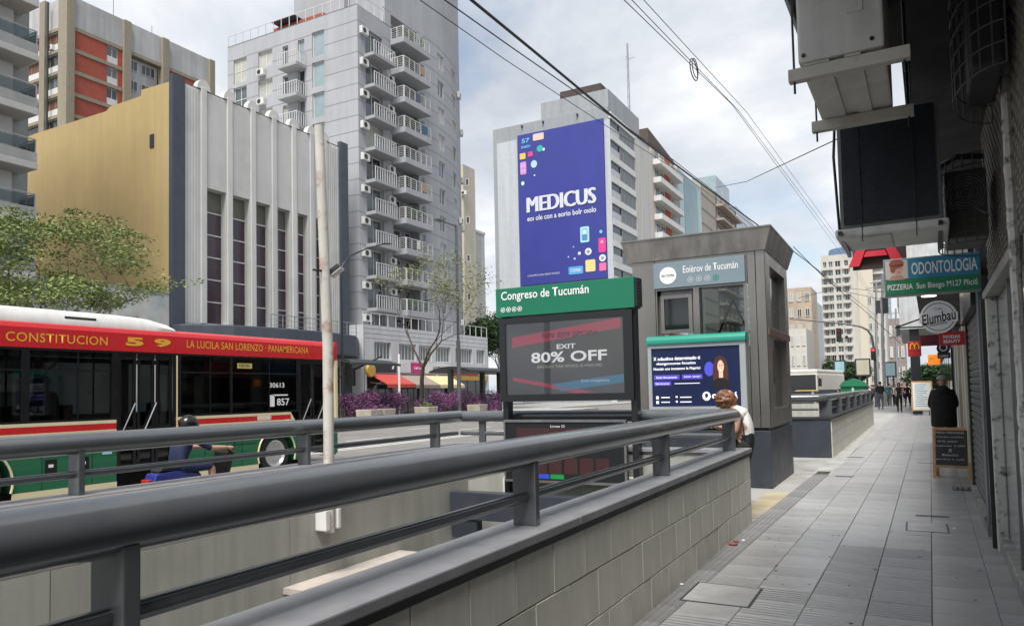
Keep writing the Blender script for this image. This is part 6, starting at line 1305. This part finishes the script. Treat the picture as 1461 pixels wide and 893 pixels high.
# ---------------------------------------------------------------- trees and planting
bark = M('bark',(.07,.055,.045),.9,var=.3,scale=6,bump=.3,bscale=30)
def leafmat(n, c, v=.45):
    m = M('leaf_'+n, c, .6, var=v, scale=1.4); b = m.node_tree.nodes['Principled BSDF']; b.inputs['Subsurface Weight'].default_value = 0
    return m
def leaf_quads(q, c, r, n, R, size, flatten=1.):
    for _ in range(n):
        while True:
            p = Vector((R.uniform(-1,1),R.uniform(-1,1),R.uniform(-1,1)))
            if p.length < 1: break
        p = Vector((p.x*r,p.y*r,p.z*r*flatten))+c; a = Vector((R.gauss(0,1),R.gauss(0,1),R.gauss(0,.5))).normalized(); b = a.cross(Vector((R.gauss(0,1),R.gauss(0,1),R.gauss(0,1)))).normalized(); s = size*R.uniform(.6,1.3)
        q.v += [tuple(p-a*s), tuple(p+b*s*.35), tuple(p+a*s), tuple(p-b*s*.35)]; k = len(q.v)-4; q.f.append((k,k+1,k+2,k+3)); q.mi.append(0)
def tree(name, label, base, height, spread, leaf, seed, levels=4, lean=(0,0), trunk_r=.16, fork=.3, nleaf=26, lsize=.1, clump=.5, flatten=.45, dens=1., up=.55, group=None):
    R = random.Random(seed); t = T(name, label, 'tree', base, 0, group); wood = MB(); lv = MB(); lv.recalc = False; B = Vector((0,0,0))
    def grow(p, d, L, r, lev):
        n = 4; pts = [p]; rs = [r]; q = p
        for i in range(n):
            d = (d+Vector((R.gauss(0,.13),R.gauss(0,.13),R.gauss(0,.07)))).normalized(); q = q+d*(L/n); pts.append(q); rs.append(r*(1-.42*(i+1)/n))
        wood.tube(pts, rs, 7 if lev < 2 else 5, cap=False)
        if lev >= levels-1:
            for i in (2,3,4):
                if R.random() < dens: leaf_quads(lv, pts[i]+Vector((R.gauss(0,.1),R.gauss(0,.1),.1)), clump*R.uniform(.6,1.2), nleaf, R, lsize, flatten)
        if lev < levels:
            k = R.choice((2,3)) if lev else R.choice((3,4))
            for j in range(k):
                az = 2*pi*(j+R.random()*.7)/k; out = Vector((cos(az),sin(az),0)); nd = (d*.55+out*(spread*R.uniform(.6,1.2))+Vector((0,0,up*R.uniform(.2,1.)))).normalized()
                s = pts[-1] if lev == 0 or R.random() < .6 else pts[-2]; grow(s, nd, L*R.uniform(.62,.85), rs[-1]*R.uniform(.6,.8), lev+1)
    grow(B, Vector((lean[0],lean[1],1)).normalized(), height*fork, trunk_r, 0)
    wood.build('trunk', bark, t, smooth=True, local=True); o = lv.build('crown', leaf, t, local=True); return t
lf1 = leafmat('fresh',(.18,.235,.06)); lf2 = leafmat('sparse',(.22,.23,.075)); lf3 = leafmat('dark',(.03,.065,.018))
c_ = onx(88,470,-27); tree('street_tree', 'airy green street tree behind the bus roof, far left', (-27,c_.y-.5,.0), 10.4, .9, lf1, 11, 4, (.05,.02), .18, .33, 60, .085, .85, .26, .75, .6)
c_ = onx(165,470,-28); tree('street_tree', 'smaller leafy tree behind the rear of the bus pod', (-28,c_.y-2.2,.0), 8.3, .95, lf1, 5, 4, (-.05,.1), .14, .34, 60, .085, .8, .26, .75, .6)
c_ = onx(598,560,-28); tree('street_tree', 'bare limbed street tree with sparse yellow green leaves before the tower', (-28,c_.y,.1), 11.2, .62, lf2, 23, 5, (.02,.0), .2, .30, 9, .09, .5, .8, .6, .8)
c_ = onx(685,470,-38); tree('street_tree', 'dense dark green tree beyond the shop podium', (-37.2,c_.y+1,0), 11, .6, lf3, 8, 4, (0,0), .2, .28, 190, .16, 1.1, .9, 1., .7)
for k, (px, Y, hgt, sd_) in enumerate(((1202,150,7.4,3),(1190,165,8,4),(1216,140,6.4,6))):
    d = ray(px,548); tree('distant_tree', ('round green tree below the distant white tower','green tree left of the rounder one under the distant tower','low green tree by the traffic light under the distant tower')[k], (d.x/d.y*Y,Y,-.1), hgt, .8, lf3 if k else leafmat('mid',(.06,.1,.03)), sd_, 3, (0,0), .2, .3, 140, .28, 1.5, .8, 1., .6, 'distant trees')
tree('distant_tree', 'far tree above the sidewalk crowd by the arcade pillar', (1.2,80,-.1), 4.0, .8, lf3, 9, 3, (0,0), .15, .33, 90, .2, 1., .8, 1., .5, 'distant trees')
planter_m = M('planter_concrete',(.42,.38,.31),.8,var=.15,streak=.2); purple_l = leafmat('purple',(.19,.065,.17),.5); purple2 = leafmat('purple_dark',(.13,.045,.12),.5)
plabels = ['purple leaved shrub nearest the bus front','purple shrub left of the stone planters','purple shrub over the first stone planter','purple shrub left of the tree trunk','purple shrub right of the tree trunk','purple shrub under the grey lamp post','purple shrub right of the lamp post','purple shrub by the station sign edge']
for k, (px, w) in enumerate(((492,1.3),(517,1.5),(542,1.5),(568,1.6),(617,1.6),(642,1.7),(664,1.5),(699,1.4))):
    c_ = onx(px,590,-26.2); t = T('purple_shrub', plabels[k], 'shrub', (-26.2,c_.y,.1), 0, 'purple shrubs on the median'); R = random.Random(k); q = MB(); q.recalc = False
    for j in range(9): leaf_quads(q, Vector((R.uniform(-.5,.5),R.uniform(-w*.62,w*.62),R.uniform(.45,1.45))), .5, 420, R, .06, .9)
    q.build('foliage', purple_l if k % 2 else purple2, t, local=True); q = MB()
    for j in range(7): q.tube([(0,0,.0),(R.uniform(-.3,.3),R.uniform(-w*.5,w*.5),.9)],.02,5)
    tag(q.build('stems', bark, t, local=True), kind='stuff')
for k, (px, l) in enumerate(((527,'square stone planter, left one of the pair by the bus'),(546,'square stone planter, right one of the pair by the bus'),(608,'stone planter at the foot of the tree'),(681,'stone planter right of the lamp post, by the station sign'))):
    c_ = onx(px,590,-25.0); t = T('stone_planter', l, 'planter', (-25.0,c_.y,.1), 0, 'stone planters on the median'); q = MB(); q.add([(-.45,-.42,0),(.45,-.42,0),(.45,.42,0),(-.45,.42,0),(-.52,-.5,.78),(.52,-.5,.78),(.52,.5,.78),(-.52,.5,.78)],[(3,2,1,0),(4,5,6,7),(0,1,5,4),(1,2,6,5),(2,3,7,6),(3,0,4,7)]); q.build('pot', planter_m, t, bevel=.03, local=True)
    R = random.Random(40+k); q = MB(); q.recalc = False; leaf_quads(q, Vector((0,0,.85)), .42, 160, R, .09, .5); q.build('plant', leafmat('bright',(.11,.17,.05)) if k == 2 else purple2, t, local=True)
# ---------------------------------------------------------------- shelters, lamps, poles
def shelter(label, px0, px1, X, zr, cols):
    a, b = onx(px0,515,X), onx(px1,515,X); t = T('bus_shelter', label, 'shelter', (X,(a.y+b.y)/2,.1)); q = MB(); n = 10; pts = [(X-1.6+3.2*k/n, zr+.28*sin(pi*k/n)) for k in range(n+1)]; poly = pts+[(x,z-.12) for x, z in reversed(pts)]
    q.prism(poly, a.y, b.y, 'y'); q.build('roof', dark_m, t, smooth=True)
    for p in cols: c = onx(p,540,X); q = MB(); q.box(X-.14,c.y-.16,.1,X+.14,c.y+.16,zr+.1); q.build('column', dark_m, t, bevel=.02)
shelter('dark roofed bus shelter just ahead of the bus front', 470, 540, -27.2, 3.35, (497,)); shelter('dark roofed bus shelter behind the station sign', 640, 735, -27.2, 3.15, (643,688,712))
lampgrey = M('lamp_grey',(.12,.125,.135),.5,.3,var=.1)
b_ = onx(655,556,-25.6); t_ = onx(651,322,-25.6); lp_ = T('street_lamp', 'grey street lamp with short arm left of the station sign', 'street lamp', (-25.6,b_.y,.1)); q = MB(); q.tube([(-25.6,b_.y,.1),(-25.6,b_.y,t_.z*.4)],.13,12); q.build('lower_mast', lampgrey, lp_, smooth=True); q = MB(); q.tube([(-25.6,b_.y,t_.z*.4),(-25.6,b_.y,t_.z)],.085,12); q.build('mast', lampgrey, lp_, smooth=True)
h_ = onx(622,322,-25.6); q = MB(); q.tube([(-25.6,b_.y,t_.z-.05),(-25.6,h_.y+.6,t_.z-.02)],.05,8); q.build('arm', lampgrey, lp_); q = MB(); q.box(-25.75,h_.y,t_.z-.09,-25.45,h_.y+.7,t_.z+.03); q.build('lamp_head', lampgrey, lp_, bevel=.03)
b_ = onx(570,566,-27); t_ = onx(568,505,-27); q = MB(); q.tube([(-27,b_.y,.1),(-27,b_.y,t_.z)],.07,10); tag(q.build('white_post', white_m, smooth=True), 'short white post left of the tree trunk', 'post')
b_ = onx(489,556,-26.5); e_ = [onx(*p,-26.5) for p in ((487,400),(489,378),(500,365),(520,356),(547,348))]; lc = T('street_lamp', 'curved black street lamp beside the theatre corner', 'street lamp', (-26.5,b_.y,.1)); q = MB(); q.tube([(-26.5,b_.y,.1)]+e_,[.07,.06,.05,.045,.04,.035],10); q.build('mast', black_m, lc, smooth=True); q = MB(); q.bar(e_[-1],e_[-1]+Vector((0,.6,.1)),.18,.08); q.build('lamp_head', black_m, lc)
q = MB(); g_ = onx(487,500,-26.5); q.tube([onx(470,545,-26.5),onx(545,508,-26.5)],.05,8); q.build('strut', black_m, lc)
# traffic lights at the crossing
sy = 60.; P0 = ony(1249,545,sy); tl_ = T('traffic_light', 'traffic light mast with long curved arm over the avenue', 'traffic light', (P0.x,sy,0)); q = MB(); arm = [(P0.x,sy,0)]+[tuple(ony(*p,sy)) for p in ((1248,505),(1244,480),(1238,471),(1228,466),(1205,462),(1165,458),(1128,455))]; q.tube(arm,[.11,.09,.08,.075,.07,.065,.06,.05],10); q.build('mast', lampgrey, tl_, smooth=True)
def head(root, px, py, Y, on=None, s=1.):
    c = ony(px,py,Y); q = MB(); q.box(c.x-.18*s,Y-.15,c.z-.5*s,c.x+.18*s,Y+.1,c.z+.5*s); h = q.build('signal_head', black_m, root, bevel=.03)
    for i, (cl_, n_) in enumerate(((( .8,.02,.02),'red'),((.25,.15,.01),'amber'),((.01,.15,.05),'green'))):
        q = MB(); q.disc((c.x,Y-.16,c.z+(.32-.32*i)*s),.11*s,(0,1,0),14,.03); q.build('lens', M('lens_lit_'+n_, cl_, .3, var=0, emit=1.5) if on == n_ else M('lens_dark_'+n_, tuple(v*.12+.01 for v in cl_), .3, var=0), h)
head(tl_,1197,478,sy,None,1.); head(tl_,1246,505,sy,'red',.9)
q = MB(); c = ony(1208,481,sy); q.box(c.x-.1,sy-.1,c.z-.1,c.x+.1,sy+.1,c.z+.1); q.build('camera_box', black_m, tl_)
for k, (px, pt, Y, l) in enumerate(((1262,392,64,'tall grey utility pole right of the traffic light mast'),(1253,402,78,'tall grey pole left of the nearer utility pole'),(1281,440,90,'far utility pole above the crowd'))):
    a = ony(px,548,Y); t = ony(px-3,pt,Y); q = MB(); q.tube([(a.x,Y,-.1),(a.x,Y,t.z*.5),(t.x,Y,t.z)],[.14,.12,.09],10); pl_ = T('utility_pole', l, 'pole', (a.x,Y,-.1)); q.build('mast', galv_m, pl_, smooth=True); q = MB(); q.bar((t.x-.9,Y,t.z-.6),(t.x+.9,Y,t.z-.4),.08,.08); q.build('cross_arm', galv_m, pl_); 
    q = MB(); q.box(a.x+.1,Y-.2,t.z-3.,a.x+.5,Y+.2,t.z-1.8); q.build('junction_box', dark_m, pl_)
for (px, py, X0_, w, h, nm, c, l) in ((1198,523,0,.75,.9,'blue',(.25,.42,.48),'pale blue street sign panel left of the traffic light'),(1231,524,0,1.0,1.3,'tan',(.45,.42,.33),'tan poster panel in dark frame above the green newsstand'),(1270,527,0,.75,1.1,'teal',(.16,.25,.27),'grey green poster panel right of the poles')):
    Y = 72.; c_ = ony(px,py,Y); s = T('street_panel', l, 'sign', (c_.x,Y,-.12)); q = MB(); q.box(c_.x-w/2-.12,Y,c_.z-h/2-.12,c_.x+w/2+.12,Y+.2,c_.z+h/2+.12); q.build('frame', dark_m, s); q = MB(); q.box(c_.x-w/2,Y-.03,c_.z-h/2,c_.x+w/2,Y-.005,c_.z+h/2); q.build('panel', M('panel_'+nm,c,.5,var=.1), s)
    for x in (-w*.3,w*.3): q = MB(); q.box(c_.x+x-.08,Y+.02,-.12,c_.x+x+.08,Y+.18,c_.z-h/2-.12); q.build('leg', dark_m, s)
# green newsstand
c_ = ony(1216,552,44.); ns_ = T('newsstand', 'green newsstand with pitched roof behind the far railing', 'kiosk', (c_.x,45,-.1)); ngr = M('stand_green',(.01,.16,.075),.5,var=.1)
q = MB(); q.box(c_.x-.62,44.4,-.1,c_.x+.62,46,1.55); q.build('cabin', ngr, ns_, bevel=.02); q = MB(); q.prism([(c_.x-.72,1.551),(c_.x+.72,1.551),(c_.x+.5,1.8),(c_.x,1.98),(c_.x-.5,1.8)],44.3,46.1,'y'); q.build('roof', ngr, ns_); q = MB(); q.box(c_.x-.06,44.36,.2,c_.x+.06,44.399,1.5); q.build('hatch_trim', M('stand_pale',(.4,.55,.45),.5,var=.05), ns_)
# ---------------------------------------------------------------- vehicles far down the avenue
def car(label, x, y, rz, paint, taxi=False):
    t = T('car', label, 'car', (x,y,-.12), rz, 'cars on the avenue'); q = MB(); sec = [(-2.05,.35),(-2.1,.62),(-1.95,.88),(-1.2,.95),(1.35,.95),(2.0,.82),(2.12,.6),(2.08,.32)]; q.prism([(a,b) for a,b in sec],-.85,.85,'x'); q.build('body', paint, t, bevel=.06, local=True)
    q = MB(); q.add([(-.76,-1.35,.94),(.76,-1.35,.94),(.76,1.5,.94),(-.76,1.5,.94),(-.6,-.65,1.45),(.6,-.65,1.45),(.6,.85,1.45),(-.6,.85,1.45)],[(0,1,5,4),(1,2,6,5),(2,3,7,6),(3,0,4,7),(3,2,1,0)]); q.build('windows', glass_dk, t, local=True); q = MB(); q.box(-.61,-.68,1.43,.61,.88,1.49); q.build('roof', M('taxi_yellow',(.6,.4,.02),.4,var=.05) if taxi else paint, t, bevel=.03, local=True)
    for sx in (-1,1):
        for yy in (-1.3,1.35): q = MB(); q.lathe([(.18,-.1),(.31,-.1),(.33,0),(.31,.1),(.18,.1)],(sx*.78,yy,.33),(1,0,0),18); q.build('wheel', tyre_m, t, local=True, smooth=True)
        q = MB(); q.box(sx*.62-.16,-2.12,.6,sx*.62+.16,-2.06,.75); q.build('tail_light', M('tail_red',(.4,.01,.01),.3,var=0), t, local=True); q = MB(); q.box(sx*.6-.18,2.06,.58,sx*.6+.18,2.13,.74); q.build('headlight', white_m, t, local=True)
    q = MB(); q.box(-.26,-2.13,.42,.26,-2.1,.54); q.build('number_plate', white_print, t, local=True)
silver = M('paint_silver',(.45,.45,.45),.3,.5,var=.05); blackp = M('paint_black',(.012,.012,.014),.2,var=0,coat=.5); greyp = M('paint_grey',(.12,.12,.13),.25,.3,var=.05); whitep = M('paint_white',(.6,.6,.6),.3,var=.05,coat=.3)
for px, Y, pm_, l, tx in ((1151,48,silver,'silver taxi with yellow roof near the second bus',True),(1180,52,blackp,'black car right of the silver taxi',False),(1206,66,greyp,'grey car above the newsstand roof',False),(1140,40,blackp,'dark car low behind the far railing',False),(1172,80,whitep,'white car further along the avenue',False)):
    d = ray(px,548); car(l, d.x/d.y*Y, Y, .05, pm_, tx)
d = ray(1152,548); b2x = d.x/d.y*62
b2 = T('coach', 'white and brown coach coming up the avenue beyond the kiosk', 'bus', (b2x,66,-.12), -.12); q = MB(); q.box(-1.25,-4,.35,1.25,6,2.75); q.build('body', M('coach_cream',(.6,.56,.5),.4,var=.1), b2, bevel=.12, local=True); q = MB(); q.box(-1.22,-3.9,2.76,1.22,5.9,3.05); q.build('roof', bwhite, b2, bevel=.1, local=True); q = MB(); q.box(-1.1,-4.03,1.15,1.12,-3.99,2.62); q.build('windscreen', glass_dk, b2, local=True); q = MB(); q.box(-1.27,-3.6,1.4,-1.24,5.5,2.4); q.build('side_window', glass_dk, b2, local=True); q = MB(); q.box(-1.28,-3.9,2.42,-1.255,5.9,2.7); q.build('side_band', M('coach_brown',(.2,.08,.03),.4,var=.1), b2, local=True)
for x in (-.85,.85): q = MB(); q.box(x-.2,-4.05,.75,x+.2,-3.99,.95); q.build('headlight', white_print, b2, local=True)
for x in (-1.1,1.1):
    for y in (-2.6,4): q = MB(); q.lathe([(.2,-.14),(.46,-.14),(.48,0),(.46,.14),(.2,.14)],(x,y,.48),(1,0,0),18); q.build('wheel', tyre_m, b2, local=True, smooth=True)
for x in (-1.45,1.45): q = MB(); q.box(x-.12,-4.2,1.7,x+.12,-4.1,2.3); q.bar((x*.85,-4.0,2.5),(x,-4.15,2.3),.04,.04); q.build('mirror', black_m, b2, local=True)
# ---------------------------------------------------------------- overhead cables
cable_m = M('cable_black',(.012,.012,.013),.6,var=.1)
def cable(label, pix, X, r, sag=.0, ext=(None,None)):
    pts = [onx(x,y,X) for x, y in pix]
    d0 = (pts[0]-pts[1]).normalized(); pts.insert(0, pts[0]+d0*12)
    q = MB(); q.tube(pts, r, 6); return tag(q.build('overhead_cable', cable_m, smooth=True), label, 'cable')
cable('thickest black overhead cable sloping past the billboard to the kiosk roof', [(672,0),(760,72),(900,188),(1000,262),(1085,324),(1150,372),(1262,460)], -6.6, .030)
cable('thin overhead cable just left of the thickest one', [(655,15),(730,68),(870,165),(960,228),(1085,325)], -7.6, .014); cable('thinnest overhead cable crossing the tower edge', [(630,22),(720,85),(868,182),(960,240),(1080,326)], -8.4, .010)
for k, (x0, x1) in enumerate(((890,1188),(901,1194),(918,1200))): cable(('left','middle','right')[k]+' wire of the three parallel wires in the upper sky', [(x0,0),((x0+x1)/2+6,(150,158,160)[k]),(x1,345),(1262,450)], -3.9-.12*k, .008)
a, b = ony(1020,268,60), ony(1196,198,22); q = MB(); q.tube([a,(a+b)/2+Vector((0,0,-.35)),b],.018,5); tag(q.build('overhead_cable', cable_m), 'single cross wire running up to the air conditioner', 'cable')
c_ = onx(990,100,-4.0); q = MB(); q.tube([c_+Vector((.0,.26*cos(t)*1.3,.22*sin(t))) for t in [2*pi*k/18 for k in range(19)]],.012,6); q.tube([c_+Vector((.03,.22*cos(t)*1.2,.20*sin(t)+.03)) for t in [2*pi*k/18 for k in range(19)]],.01,6); tag(q.build('cable_coil', cable_m), 'coil of spare cable hanging on the parallel wires', 'cable')
for k, pix in enumerate(([(1132,352),(1180,400),(1230,440),(1285,490)],[(1150,372),(1200,415),(1262,428)],[(1140,425),(1200,410),(1290,420)])): pts = [ony(x,y,30+k*8+6*i) for i, (x, y) in enumerate(pix)]; q = MB(); q.tube(pts,.014,5); tag(q.build('overhead_cable', cable_m), ('cable dropping right of the kiosk roof towards the poles','cable sagging in front of the distant tower','thin cable low across the distant tower')[k], 'cable')
